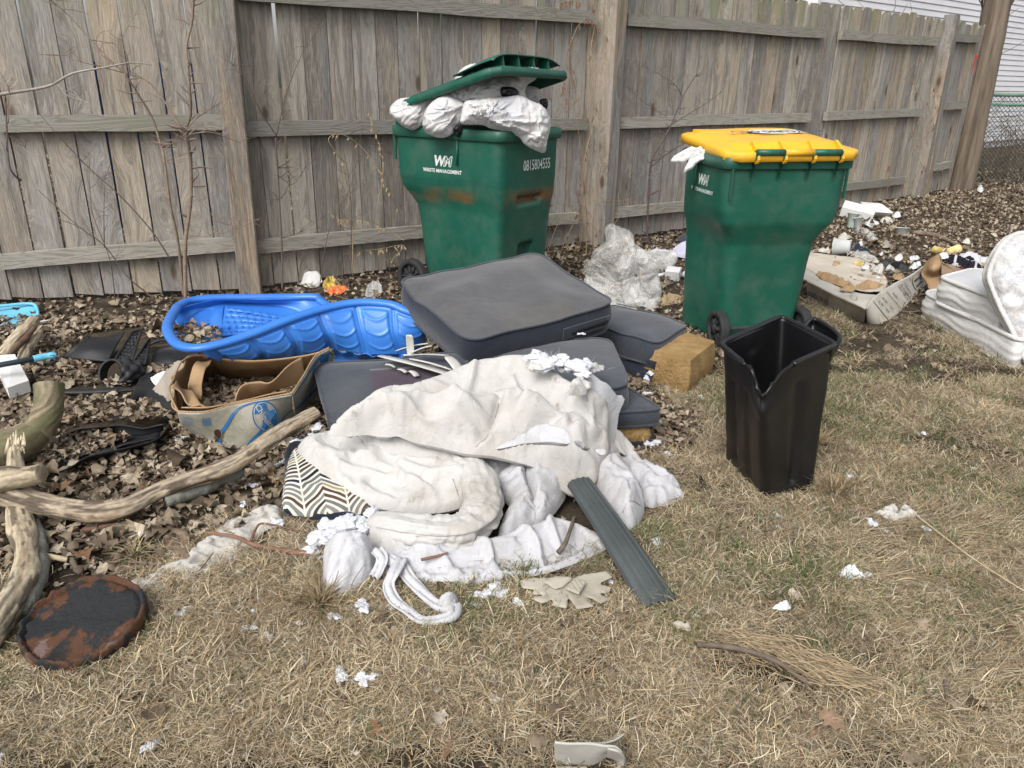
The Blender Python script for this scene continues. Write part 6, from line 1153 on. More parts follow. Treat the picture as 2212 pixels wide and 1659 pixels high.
# rusty drum lid
k = NT('rusty_lid', .7, .3); n_ = k.noise(6, 9, rough=.66); s_ = k.n('ShaderNodeSeparateXYZ'); k.l(k.co, s_.inputs[0]); rr_ = k.math('SQRT', k.math('ADD', k.math('MULTIPLY', s_.outputs[0], s_.outputs[0]), k.math('MULTIPLY', s_.outputs[1], s_.outputs[1])))
m_ = k.math('ADD', n_, k.math('MULTIPLY', rr_, 1.1)); rust = k.mix(k.noise(14, 6), (.05, .022, .014), (.13, .058, .027)); c = k.mix(k.ramp(m_, [(.635, 0.), (.66, 1.)]), (.020, .021, .023), rust)
c = k.mix(k.math('MULTIPLY', k.ramp(m_, [(.69, 0.), (.71, 1.)]), k.ramp(k.noise(8, 5, co=k.map(loc=(4, 0, 0))), [(.5, 0.), (.6, .6)])), c, (.20, .15, .145)); k.col(c); k.bump(k.math('ADD', n_, k.noise(45, 8, rough=.7)), .9, .008); RUST = k.m
lc = P(180, 1336, .055); R_ = eul(math.radians(9), 0, 0); mm = 64; prof = [(0.001, .0), (.06, .001), (.12, .0), (.148, -.001), (.158, .0), (.163, -.006), (.166, -.004), (.170, .010), (.176, .012), (.181, .004), (.183, -.012), (.180, -.030), (.172, -.034)]
an = np.arange(mm)/mm*2*math.pi; V_ = []
for r_, z_ in [(q_*.84, w_*.9) for q_, w_ in prof]:
    wob_ = 1+(.022*fbm(v3(np.cos(an)*2, np.sin(an)*2), 1.6, 3)+.008*np.sin(an*23))*(r_ > .126); V_.append(np.c_[r_*.93*np.cos(an)*wob_, r_*.93*np.sin(an)*wob_, z_+.012*fbm(v3(np.cos(an)*r_*9, np.sin(an)*r_*9, r_), 1.2, 3)*(r_ > .02)+(.010*fbm(v3(np.cos(an)*7, np.sin(an)*7), 1.5, 2))*(r_ > .126)])
V_ = np.concatenate(V_) @ R_.T+lc; F_ = gridF(len(prof), mm, False, True)+[tuple(range(mm))]
solo('drum_lid', V_, F_, RUST, 'round rusty metal drum lid with flaking black paint lying at the lower left', 'metal lid', origin=lc)
# white crumpled cloth on the ground
RAG = cloth_mat('dirty_rag', (.48, .465, .43), (.42, .40, .37), (.25, .22, .17), .8)
def zl(x, y, z=.01): return P(x*.3387, 1097.2+y*.3387, z)
tag(puff('white_cloth', [zl(*q) for q in ((830, 490), (950, 430), (1080, 370), (1190, 340), (1240, 250), (1350, 190), (1430, 100), (1560, 50), (1700, 0), (1790, 10), (1780, 90), (1690, 150), (1600, 240), (1560, 310), (1420, 390), (1200, 470), (1000, 530), (880, 540))], RAG, None, H=.010, Hb=.006, ew=.02, res=.006, wr=.006, wsc=13, seed=40., jag=.004, cloth=dict(shrink=.14, bend=.1)), 'long crumpled dirty white cloth on the soil left of the patterned cushion', 'cloth')
solo('rotten_wood', *tube([zl(1090, 130, .01), zl(1150, 210, .012), zl(1200, 320, .012)], [.025, .04, .025], 12, 24, flat=.12, noise=.8, nsc=40), simple('rotten_brown', (.12, .085, .06), (.19, .14, .10), .95, 20., .9, 90.), 'flaky patch of rotten bark on the soil above the white cloth', 'bark')
# ================================================================== RIGHT SIDE
def zr(x, y, z=0.): return P(1728.1+x*.248, 384+y*.248, z)
def ZR(*a): return [zr(*q) for q in a]
k = NT('pale_carton', .88, .12); c = k.mix(k.ramp(k.noise(3, 6), [(.35, 0.), (.65, 1.)]), (.50, .48, .43), (.43, .405, .35)); c = k.mix(k.ramp(k.noise(5, 9, rough=.7), [(.5, 0.), (.7, .7)]), c, (.21, .18, .135)); k.col(c); k.bump(k.noise(50, 5), .3, .004); CART = k.m
INKP = simple('black_ink', (.045, .045, .05), (.08, .075, .075), .8, 20, 0)
tb = thing('flat_carton', 'long collapsed pale carton with torn top and black printing on its side', 'cardboard box', zr(500, 1150))
LT = ZR((60, 905, .14), (120, 925, .14), (330, 1030, .14), (570, 1135, .14)); LB = ZR((60, 1075, .0), (110, 1085, .0), (310, 1190, .0), (560, 1268, .0))
V_, F_, GL = loft([LT, LB], 40, 10, .006, lambda u, v, G: .004*fbm(G, 6, 2)+.005*np.sin(v*3.1)); mk('long_side', V_, F_, GB, tb)
RT = ZR((570, 1135, .14), (640, 1040, .145), (800, 930, .15), (950, 850, .16), (1110, 745, .18)); RB = ZR((590, 1270, .0), (690, 1280, .0), (860, 1180, .0), (990, 1040, .0), (1120, 900, .02))
V_, F_, GR2 = loft([RT, RB], 40, 14, .006, lambda u, v, G: .004*fbm(G, 6, 2)); mk('end_side', V_, F_, CART, tb)
V_, F_, GT = loft([ZR((-60, 830, .14), (120, 925, .14), (330, 1030, .14), (570, 1135, .14)), ZR((0, 800, .14), (200, 900, .14), (420, 1000, .135), (620, 1060, .13)), ZR((60, 780, .14), (300, 930, .13), (500, 1000, .12), (680, 1025, .11))], 40, 14, .005, lambda u, v, G: .008*fbm(G, 8, 3)); mk('top_flap', V_, F_, CART, tb)
V_, F_, _g = loft([ZR((-40, 640, .06), (160, 660, .05), (420, 690, .04), (650, 760, .03)), ZR((20, 760, .07), (250, 800, .05), (500, 850, .03), (760, 890, .03)), ZR((60, 830, .10), (280, 900, .07), (500, 985, .06), (720, 990, .06))], 50, 30, .005, lambda u, v, G: .016*fbm(G, 7, 3)); mk('inner_board', V_, F_, simple('stained_board', (.44, .38, .30), (.52, .48, .42), .9, 5., .4, dirt=(.24, .17, .11), dsc=4.), tb)
for i, pl in enumerate((((150, 830, .15), (260, 850, .15), (400, 910, .14), (480, 960, .13), (420, 960, .13), (300, 930, .13), (180, 880, .14)), ((340, 970, .16), (420, 940, .17), (480, 960, .16), (460, 990, .15)), ((480, 940, .14), (580, 910, .15), (720, 930, .14), (690, 960, .13), (540, 975, .13)))):
    puff('torn_flap', ZR(*pl), KRAFT, tb, H=.012, Hb=.004, ew=.02, res=.009, wr=.014, wsc=20, seed=50.+i, jag=.005)
V_, F_, _g = loft([ZR((700, 1000, .12), (800, 930, .13), (880, 900, .14)), ZR((720, 1010, .08), (830, 960, .08), (900, 920, .08))], 14, 6, .004); mk('dark_slot', V_, F_, HOLE, tb)
fR2 = gmap(GR2, .004, 1 if np.cross(GR2[5, 5]-GR2[4, 5], GR2[4, 6]-GR2[4, 5])[1] < 0 else -1); fL2 = gmap(GL, .004, 1 if np.cross(GL[5, 5]-GL[4, 5], GL[4, 6]-GL[4, 5])[1] < 0 else -1)
fT2 = gmap(GT, .004, 1 if np.cross(GT[5, 5]-GT[4, 5], GT[4, 6]-GT[4, 5])[2] > 0 else -1)
def tdec(V2, F2, f, nm='lettering', m=INKP): V_ = f(np.asarray(V2, float)); mk(nm, V_, F2, m, tb, smooth=False)
def rtxt(s, u, v, su, sv, bold=.0):      # text running up the end side
    V2, F2 = text2d(s, bold); tdec(np.c_[u+V2[:, 0]*su, v-V2[:, 1]*sv], F2, fR2)
V2, F2 = text2d('T1', .03); tdec(np.c_[.74+V2[:, 1]*.16, .48+V2[:, 0]*.42], F2, fR2)
V2, F2 = ring2d(.095, .40, .008); tdec(np.c_[.79+V2[:, 0], .48+V2[:, 1]], F2, fR2, 'printed_ring')
tdec([(.735, .86), (.775, .74), (.765, .86), (.79, .86), (.73, 1.), (.745, .89)], [(0, 1, 2, 3, 4, 5)], fR2, 'printed_bolt')
for s, u, v in (('COLOUR', .60, .45), ('BLACK', .555, .40), ('WHITE', .555, .72), ('GRAY', .52, .36), ('BLUE', .52, .68), ('SIZE:', .40, .42), ('127X19.5X83 CM', .345, .50), ('N.W.    KG', .25, .48), ('G.W.    KG', .19, .48)):
    V2, F2 = text2d(s, .0); kx = .12 if len(s) < 8 else .10; tdec(np.c_[u+V2[:, 1]*.035, v+V2[:, 0]*kx], F2, fR2)
for u, v in ((.558, .60), (.558, .93), (.522, .52), (.522, .85)):
    for a, b in (((u, v), (u+.025, v)), ((u+.025, v), (u+.025, v+.08)), ((u+.025, v+.08), (u, v+.08)), ((u, v+.08), (u, v))): V2, F2 = strip2d([a, b], .004); tdec(V2, F2, fR2, 'printed_square')
for a, b in (((.14, .12), (.66, .12)), ((.14, .12), (.14, .93)), ((.14, .93), (.25, .93)), ((.69, .10), (.69, .28))): V2, F2 = strip2d([a, b], .006); tdec(V2, F2, fR2, 'printed_line')
V2, F2 = text2d('FOR ANY POSITION', .01); tdec(np.c_[.22-V2[:, 0]*.05, .45+V2[:, 1]*.30], F2, fL2)
for a, b in (((.42, .15), (.42, .75)), ((.0, .75), (.42, .75))): V2, F2 = strip2d([a, b], .008); tdec(V2, F2, fL2, 'printed_line')
V2, F2 = text2d('CE', .01); tdec(np.c_[.72-V2[:, 0]*.05, .30+V2[:, 1]*.2], F2, fT2)
V2, F2 = ring2d(.035, .12, .005); tdec(np.c_[.86+V2[:, 0], .30+V2[:, 1]], F2, fT2, 'printed_ring')
# folded kraft flap at the carton's end
V_, F_, _g = loft([ZR((1095, 740, .20), (1150, 700, .24), (1215, 660, .27)), ZR((1070, 800, .16), (1150, 790, .20), (1225, 760, .22)), ZR((1060, 850, .13), (1130, 880, .12), (1230, 850, .14)), ZR((1120, 930, .10), (1150, 970, .08), (1230, 1000, .06))], 24, 24, .005, lambda u, v, G: .0035*np.sin(u*60)+.012*np.sin(u*6)*v); mk('end_flap', V_, F_, KRAFT, tb)
V_, F_, _g = loft([ZR((1215, 660, .27), (1260, 740, .24), (1400, 800, .20)), ZR((1225, 760, .22), (1300, 800, .20), (1415, 840, .18)), ZR((1230, 850, .17), (1300, 845, .17), (1380, 850, .17))], 24, 14, .005, lambda u, v, G: .02*fbm(G, 12, 3)); mk('end_flap', V_, F_, simple('dark_kraft', (.17, .12, .08), (.24, .17, .11), .9, 9), tb)
V_, F_, _g = loft([ZR((420, 1120, .10), (400, 1060, .12), (420, 1080, .12)), ZR((440, 1200, .02), (470, 1160, .05), (515, 1180, .04))], 8, 8, .004, lambda u, v, G: .003*np.sin(v*40)); mk('torn_corner', V_, F_, CART, tb)
# mattresses ------------------------------------------------------
def quilt_mat(name, c1, c2, floral=False):
    k = NT(name, .85, .15); c = k.mix(k.ramp(k.noise(5, 6), [(.4, 0.), (.7, 1.)]), c1, c2)
    if floral:
        vr = k.n('ShaderNodeTexVoronoi', feature='DISTANCE_TO_EDGE'); k.l(k.map((1, 1, 1)), vr.inputs['Vector']); vr.inputs['Scale'].default_value = 11.; w_ = k.noise(12, 3, dist=2.2); c = k.mix(k.math('MULTIPLY', k.ramp(w_, [(.48, 0.), (.53, 1.), (.58, 0.)]), .6), c, (.30, .32, .40)); c = k.mix(k.math('MULTIPLY', k.ramp(k.noise(9, 2, dist=1.5), [(.56, 0.), (.60, 1.), (.66, 0.)]), .5), c, (.38, .30, .28))
    c = k.mix(k.ramp(k.noise(2.6, 8, rough=.65), [(.56, 0.), (.8, .6)]), c, (.33, .29, .22)); k.col(c); k.bump(k.noise(26, 3, dist=1.5), .5, .01); return k.m
MATW = quilt_mat('mattress_white', (.62, .615, .60), (.55, .54, .52)); MATT = quilt_mat('mattress_top_grey', (.50, .505, .52), (.54, .54, .55)); MATF = quilt_mat('mattress_floral', (.60, .60, .60), (.54, .54, .54), True)
def quiltwave(u, v, G): return .010*np.sin(v*16+1.4*np.sin(u*40))
def mattress(nm, corners, t_, label, top=MATT, side=MATW, rr=.10):
    th_ = thing(nm, label, 'mattress', np.mean(corners, 0)-[0, 0, t_]); c = [np.array(q) for q in corners]; n = nrm(np.cross(c[1]-c[0], c[3]-c[0])); n = n*np.sign(n[2]); ring = rrect(.5, .5, .5, -.5, rr, 40)+.5; m = len(ring); pts = lambda s: qmap(c, .5+(ring[:, 0]-.5)*s, .5+(ring[:, 1]-.5)*s); od = nrm(pts(1.)-pts(.9)); R_ = []
    for s in (.03, .4, .7, .9, .97, 1.): R_.append(pts(s)+n*.02*(1-s**4)+n*(.008*fbm(pts(s), 5, 2))[:, None])
    nt_ = 5*m; K2 = 16
    for q in np.linspace(0, 1, K2+1)[1:]: p = pts(1.)-n*t_*q; R_.append(p+od*(.022*math.sin(math.pi*q)+.003*np.sin(q*22+1.6*np.sin(np.arange(m)*.35)))[:, None])
    V_ = np.concatenate(R_); F_ = gridF(len(R_), m, False, True)+[tuple(range(m))[::-1], tuple((len(R_)-1)*m+i for i in range(m))]; mi = [0]*nt_+[1]*(len(F_)-nt_-2)+[0, 0]
    mk('body', V_, F_, None, th_, mats=[top, side], mi=mi)
    for q in (0., 1.): mk('piping', *tube(pts(1.)-n*t_*q+od*.006, .012, 7, closed=True), MATW, th_)
    return th_
m1 = [zr(1250, 890, .30), zr(1330, 820, .30)+[.0, .0, 0], zr(1900, 830, .30)+[.35, .1, 0], zr(1850, 1075, .30)]
mattress('mattress', [zr(1235, 870, .29), zr(1800, 1090, .29), zr(2300, 870, .29), zr(1500, 800, .29)], .145, 'upper of two flat white mattress cushions stacked at the right edge')
mattress('mattress', [zr(1085, 1000, .15), zr(1930, 1430, .15), zr(2400, 1100, .15), zr(1700, 900, .15)], .15, 'lower wavy quilted white mattress cushion on the grass at the right edge', MATW)
lean = thing('mattress', 'floral quilted mattress cushion leaning on the stacked pair at the right edge', 'mattress', zr(2000, 1500))
Yl = zr(1900, 1400, .1)[1]; nf = nrm(np.array([-.42, -1, .28])); q0 = zr(1800, 1250, .22)
OL = [on_plane(1728.1+x*.248, 384+y*.248, q0, nf) for x, y in ((1650, 850), (1690, 720), (1760, 600), (1850, 515), (1960, 490), (2200, 520), (2500, 700), (2500, 1500), (2180, 1800), (2010, 1650), (1900, 1420), (1760, 1150), (1680, 960))]
puff('face', OL, MATF, lean, nf, H=.035, Hb=.005, ew=.06, res=.014, wr=.014, wsc=12, seed=60.)
off = -nf*.11
puff('back_face', [p+off for p in OL], MATW, lean, nf, H=.0, Hb=.03, ew=.05, res=.02, wr=.0, seed=61.)
s = spline(OL, 130, True); m = len(s); V_ = np.concatenate([s, s+off*.5, s+off]); mk('side_band', V_, gridF(3, m, False, True), MATF, lean)
for o_ in (0., .0, 1.): pass
for q in (0., .35, 1.): mk('piping', *tube(s+off*q-(s.mean(0)-s)*.012, .013, 7, closed=True), MATW, lean)
# ---------------------------------------------------------------- rubbish behind and right of the yellow-lid cart
FILM = NT('clear_film', .25, .5); FILM.col((.86, .86, .83)); tr = FILM.n('ShaderNodeBsdfTransparent'); ms = FILM.n('ShaderNodeMixShader'); FILM.l(FILM.ramp(FILM.noise(5, 3, dist=1.), [(.35, .14), (.65, .42)]), ms.inputs[0]); FILM.l(tr.outputs[0], ms.inputs[1]); FILM.l(FILM.b.outputs[0], ms.inputs[2]); FILM.l(ms.outputs[0], FILM.t.nodes['Material Output'].inputs[0]); FILM.bump(FILM.ramp(FILM.noise(14, 5, dist=2.), [(.44, 0.), (.5, 1.), (.56, 0.)]), .35, .01); FILM = FILM.m
def zs(x, y, z=0.): return P(1207+x*.2976, 274.3+y*.2976, z)
fl = thing('plastic_sheet', 'crumpled heap of clear plastic sheeting between the two carts', 'plastic sheet', zs(450, 1150))
nS = nrm(np.array([.1, -1, .45])); q0 = zs(400, 1130, .04)
def vs(pts): return [on_plane(1207+x*.2976, 274.3+y*.2976, q0, nS) for x, y in pts]
puff('upper_fold', vs([(240, 990), (250, 900), (340, 830), (330, 760), (350, 715), (430, 730), (520, 770), (550, 850), (560, 930), (520, 1040), (460, 1140), (400, 1130), (330, 1040)]), FILM, fl, nS, H=.10, Hb=.03, ew=.05, res=.010, wr=.008, wsc=6, lum=.6, cloth=dict(shrink=.16, bend=.08, pin=.05), seed=70.)
puff('left_fold', vs([(180, 1040), (190, 980), (260, 960), (330, 1020), (400, 1110), (460, 1140), (380, 1150), (280, 1110), (200, 1090)]), FILM, fl, nS, H=.07, Hb=.03, ew=.05, res=.010, wr=.008, wsc=6, lum=.6, cloth=dict(shrink=.16, bend=.08, pin=.05), seed=71.)
puff('right_fold', [zs(x, y, z) for x, y, z in ((540, 930, .09), (640, 930, .07), (760, 930, .07), (860, 950, .05), (830, 1010, .03), (740, 1060, .02), (600, 1110, .02), (470, 1140, .04), (500, 1040, .08))], FILM, fl, H=.06, Hb=.0, ew=.05, res=.010, wr=.008, wsc=6, lum=.6, cloth=dict(shrink=.16, bend=.08, pin=.05), seed=72.)
puff('front_fold', [zs(x, y, z) for x, y, z in ((180, 1110, .14), (330, 1140, .12), (480, 1140, .11), (620, 1120, .09), (725, 1115, .07), (745, 1230, .02), (700, 1340, .01), (600, 1300, .01), (480, 1350, .01), (380, 1350, .02), (260, 1260, .05))], FILM, fl, H=.05, Hb=.0, ew=.05, res=.010, wr=.008, wsc=6, lum=.6, cloth=dict(shrink=.16, bend=.08, pin=.05), seed=73.)
puff('loose_film', vs([(500, 850), (560, 850), (640, 920), (640, 990), (560, 980), (530, 920)]), FILM, fl, nS, H=.02, ew=.05, res=.010, wr=.02, wsc=14, seed=74.)
LAV = cloth_mat('lavender_cloth', (.46, .46, .56), (.40, .40, .48), (.3, .29, .32), .3)
tag(puff('folded_cloth', [zs(x, y, z) for x, y, z in ((650, 915, .03), (700, 885, .07), (800, 885, .08), (950, 850, .10), (1000, 880, .08), (990, 960, .02), (860, 945, .02), (740, 940, .01))], LAV, None, H=.04, Hb=.01, ew=.04, res=.009, wr=.015, wsc=12, wdir=(1, 0, 0), seed=75.), 'pale lavender cloth on the leaves left of the yellow-lid cart', 'cloth')
tag(puff('grey_cloth', [zs(x, y, z) for x, y, z in ((865, 830, .02), (900, 795, .06), (960, 800, .06), (1000, 840, .03), (950, 850, .01))], MIDF, None, H=.04, ew=.04, res=.01, wr=.01, seed=76.), 'dark grey cloth bundle at the fence foot behind the lavender cloth', 'cloth')
WPL = simple('white_plastic', (.64, .65, .66), None, .4, 9, .05)
cu = thing('white_box_lid', 'small white plastic tub with a spout left of the yellow-lid cart', 'tub', zs(825, 1070)); V_, F_ = box((-.05, -.04, 0), (.05, .04, .07), rotz(-.4) @ eul(.3, 0, 0), zs(830, 1095, .01)); mk('body', V_, F_, WPL, cu, smooth=False); mk('spout', *tube([zs(720, 1080, .02), zs(780, 1062, .03)], .012, 8), WPL, cu)
solo('white_cup', *tube([zs(910, 1075, .03), zs(945, 1050, .03)], [.022, .028], 14), WPL, 'tiny white cup lying against the yellow-lid cart', 'cup')
tag(puff('flat_stone', [zs(x, y, z) for x, y, z in ((740, 1250, .02), (800, 1215, .03), (880, 1230, .02), (905, 1260, .01), (830, 1290, .0), (750, 1300, .0))], simple('tan_board', (.30, .22, .12), (.36, .28, .16), .9, 9., .5), None, H=.015, Hb=.01, ew=.015, res=.008, wr=.008, seed=77.), 'flat tan slab on the ground beside the clear plastic sheeting', 'slab')
# containers and cloths near the carton
def tub(nm, c0, c1, r0, r1, mat, lab, open_=True, n_=24):
    c0, c1 = np.array(c0), np.array(c1); L_ = np.linalg.norm(c1-c0); ax = (c1-c0)/L_; e1 = nrm(np.cross(ax, [.3, .2, 1])); e2 = np.cross(ax, e1); an = np.arange(n_)/n_*2*math.pi; R_ = []
    for r_, t_ in ((.001, 0), (r0*.9, 0), (r0, .04), (r1*.98, .93), (r1*1.08, .94), (r1*1.08, 1.), (r1*.94, 1.), (r0*.93, .08), (.001, .06)): R_.append(c0+ax*L_*t_+(e1*np.cos(an)[:, None]+e2*np.sin(an)[:, None])*r_)
    return solo(nm, np.concatenate(R_), gridF(9, n_, False, True), mat, lab, 'tub')
CLR = simple('frosted_plastic', (.50, .51, .50), (.44, .45, .44), .3, 9., .05)
tub('clear_tub', zr(440, 605, .07), zr(290, 600, .06), .058, .072, CLR, 'frosted clear tub lying on its side beyond the carton')
tub('small_tub', zr(880, 500, .0), zr(880, 500, .0)+[0, .01, .07], .055, .065, CLR, 'small round clear tub standing in the leaves')
tub('green_clear_cup', zr(440, 440, .0), zr(440, 440, .0)+[.02, .03, .14], .035, .055, simple('green_clear', (.30, .42, .34), (.42, .45, .42), .3, 30.), 'green tinted clear cup standing before the foam carton')
tub('clear_cup', zr(505, 445, .0), zr(505, 445, .0)+[-.02, .02, .11], .035, .05, CLR, 'clear cup leaning against the green tinted one')
V_, F_ = box((-.16, -.10, 0), (.16, .10, .10), rotz(-.45) @ eul(.25, .18, 0), zr(490, 335, .03)); solo('foam_carton', V_, F_, STY, 'white foam carton tipped over near the fence foot', 'foam box', smooth=False)
cv = np.array(rrect(.16, .16, .11, -.11, .04, 10)); V_ = np.concatenate([np.c_[cv*1.0, np.full(40, .07)], np.c_[cv*.8, np.full(40, .0)], np.c_[cv*.02, np.full(40, .0)]])@(rotz(.4) @ eul(.35, .1, 0)).T+zr(640, 310, .05); solo('foam_tray', V_, gridF(3, 40, False, True), STY, 'white foam tray filled with leaves behind the foam carton', 'foam tray')
WB = BAG[2]
def rz(nm, pts, mat, lab, cat, **kw):
    kw.setdefault('H', .035); kw.setdefault('jag', .004); kw.setdefault('ew', .06); kw.setdefault('res', .012); kw.setdefault('wr', .02); kw.setdefault('wsc', 12); o = puff(nm, ZR(*pts), mat, None, cloth=dict(shrink=.15, bend=.1, frames=10) if kw['H'] > .02 and mat is not KRAFT else None, **kw); return tag(o, lab, cat)
rz('white_bag', [(760, 710, .02), (790, 660, .08), (860, 640, .10), (950, 655, .09), (1000, 690, .05), (990, 740, .01), (900, 755, .0), (800, 750, .0)], WB, 'crumpled white carrier bag behind the carton', 'plastic bag', seed=80.)
rz('white_cloth_scrap', [(1390, 670, .05), (1480, 665, .06), (1600, 700, .04), (1700, 725, .02), (1620, 750, .01), (1540, 765, .0), (1400, 715, .02)], LINING, 'white cloth between the plaid shirt and the floral mattress', 'cloth', seed=81., H=.03)
k = NT('plaid_cloth', .9, .1); s_ = k.n('ShaderNodeSeparateXYZ'); k.l(k.map((1, 1, 1), rot=(0, 0, .5)), s_.inputs[0])
def st(ax, f, w_): return k.ramp(k.math('PINGPONG', k.math('MULTIPLY', s_.outputs[ax], f), 1.), [(1-w_, 0.), (1-w_+.01, 1.)])
g_ = k.math('MAXIMUM', st(0, 14., .12), st(1, 14., .12)); c = k.mix(g_, (.015, .014, .02), (.45, .44, .46)); c = k.mix(k.math('MULTIPLY', k.math('MAXIMUM', st(0, 7., .05), st(1, 7., .05)), .7), c, (.25, .03, .03)); k.col(c); PLAID = k.m
rz('plaid_shirt', [(1280, 720, .06), (1380, 712, .06), (1520, 735, .05), (1590, 830, .01), (1480, 840, .01), (1400, 830, .02), (1350, 790, .04)], PLAID, 'black, white and red plaid shirt behind the mattresses', 'shirt', seed=82., H=.03)
rz('black_cloth', [(690, 770, .02), (740, 730, .05), (860, 750, .06), (980, 790, .05), (970, 830, .01), (860, 845, .0), (760, 800, .0)], CARP, 'shiny black bag between the white bag and the cream cloth', 'bag', seed=83.)
rz('dark_cloth', [(460, 590, .02), (540, 600, .03), (610, 660, .01), (560, 660, .0), (470, 640, .0)], SIDEF, 'black rag just right of the frosted tub', 'rag', seed=84., H=.03)
rz('cream_cloth', [(570, 825, .01), (640, 780, .05), (720, 755, .08), (800, 790, .06), (835, 835, .01), (740, 850, .0), (690, 870, .0), (620, 840, .0)], QUILT, 'folded cream cloth lying on the carton', 'cloth', seed=85., H=.05)
CAN = simple('gold_can', (.62, .42, .05), (.66, .62, .5), .25, 14., .5, 30.)
tub('crushed_can', zr(1165, 625, .03), zr(1270, 645, .03), .034, .030, CAN, 'crushed gold drinks can in the leaves beyond the carton')
tub('can_half', zr(1290, 645, .03), zr(1375, 620, .04), .030, .036, CAN, 'torn off gold can end beside the crushed drinks can')
tub('bent_can', zr(475, 745, .05), zr(560, 760, .05), .026, .030, CAN, 'small bent gold can lying on the carton boards')
rz('clear_wrapper', [(540, 760, .05), (580, 730, .09), (650, 745, .08), (660, 780, .05), (600, 790, .04)], FILM, 'clear plastic wrapper beside the bent gold can', 'wrapper', seed=86., H=.03, res=.009)
rz('thin_film_sheet', [(400, 655, .02), (520, 650, .04), (640, 680, .03), (690, 740, .01), (600, 730, .01), (480, 700, .01)], FILM, 'thin clear film sheet spread between the tub and the white bag', 'plastic film', seed=87., H=.02)
rz('clear_rag', [(470, 460, .01), (560, 450, .03), (680, 530, .01), (600, 550, .0), (530, 510, .0)], FILM, 'dirty clear film strip in the leaves below the cups', 'plastic film', seed=88., H=.02)
for i, (pl, lab) in enumerate((([(800, 330), (850, 308), (880, 335), (830, 350)], 'white paper scrap alone in the leaves right of the foam tray'), ([(1540, 100), (1575, 72), (1600, 110), (1570, 130)], 'white paper scrap at the foot of the utility pole'), ([(960, 770), (1040, 750), (1030, 780), (970, 800)], 'flat white paper strip behind the end of the carton'), ([(690, 660), (720, 648), (722, 672), (700, 680)], 'tiny white scrap left of the carrier bag'), ([(490, 580), (545, 575), (540, 595), (500, 595)], 'white paper corner above the black rag'))):
    rz('paper_scrap', [(x, y, .03) for x, y in pl], WPL, lab, 'paper', seed=90.+i, H=.015, ew=.03)
solo('far_stick', *tube([zr(990, 480, .02), zr(1120, 490, .03), zr(1260, 530, .03), zr(1400, 600, .02), zr(1520, 640, .01)], [.02, .024, .02, .014, .008], 8, 30, noise=.2), TWIG, 'long curved stick lying in the leaves beyond the carton', 'stick')
rz('brown_paper', [(1090, 1220, .01), (1150, 1200, .04), (1210, 1220, .03), (1220, 1280, .0), (1120, 1270, .0)], KRAFT, 'crumpled brown paper in the leaves below the mattresses', 'paper', seed=95., H=.03, res=.009)
tag(puff('rag_heap', ZR((940, 1140, .04), (990, 1060, .09), (1060, 1060, .08), (1080, 1150, .02), (1000, 1170, .0)), simple('dark_kraft2', (.16, .10, .06), (.22, .15, .10), .9, 9), None, H=.04, ew=.05, res=.012, wr=.02, seed=96.), 'dark brown cardboard lump between carton and mattresses', 'cardboard')

rs_ = np.random.default_rng(77)
SCR = [((x, y), l, m) for x, y, l, m in ((560, 800, 'white flap of paper on the carton boards left of the cream cloth', WPL), (690, 880, 'white strip of paper in front of the cream cloth', WPL), (330, 760, 'torn kraft strip on the left of the carton boards', KRAFT), (870, 870, 'torn brown strip near the carton end', KRAFT), (210, 640, 'pale board scrap by the cart side of the carton', CART), (1010, 700, 'white scrap behind the carton end flap', WPL), (1240, 690, 'white scrap left of the plaid shirt', WPL), (620, 400, 'pale film scrap below the foam tray', WPL), (760, 380, 'grey scrap in the leaves right of the foam tray', CART), (740, 590, 'small grey scrap between tub and carrier bag', GB), (390, 520, 'cream scrap above the frosted tub', CART), (1450, 560, 'pale chip beyond the crushed can', CART))]
for i, ((x, y), lab, m_) in enumerate(SCR):
    q = [(x+rs_.uniform(28, 75)*math.cos(a), y+rs_.uniform(10, 26)*math.sin(a), rs_.uniform(.01, .05)) for a in np.linspace(0, 5.6, 7)]; rz('scrap', q, m_, lab, 'scrap', seed=120.+i, H=.012, ew=.03, wr=.02)
# ================================================================== SMALL THINGS NEAR THE PILE
# broken blind slats
BL = simple('ivory_vinyl', (.52, .51, .48), (.46, .45, .42), .45, 12., .1)
def z4(x, y, z=0.): return P(822.9+x*.3472, 521.2+y*.3472, z)
slat = 0
SL = [((0, 715, .27), (460, 840, .25), .034, 'widest ivory blind slat, lowest of the broken bundle left of the top cushion'), ((140, 712, .29), (420, 715, .28), .018, 'straight ivory slat lying level across the bundle'), ((175, 585, .38), (185, 715, .29), .013, 'short ivory slat standing upright from the bundle'), ((100, 685, .29), (300, 640, .33), .020, 'ivory slat pointing up to the right beneath the top cushion'), ((190, 700, .30), (320, 655, .33), .014, 'thin ivory slat against the blue pool end'), ((420, 720, .29), (500, 825, .26), .022, 'bent ivory slat hanging over the cushion edge at the right of the bundle'), ((30, 770, .26), (90, 790, .25), .014, 'short broken slat end at the lower left of the bundle'), ((110, 800, .25), (160, 822, .245), .012, 'small torn slat tip below the bundle'), ((185, 810, .25), (225, 845, .24), .014, 'smallest slat scrap resting on the purple patch'), ((180, 735, .285), (440, 805, .265), .008, 'thin brown-edged slat inside the bundle')]
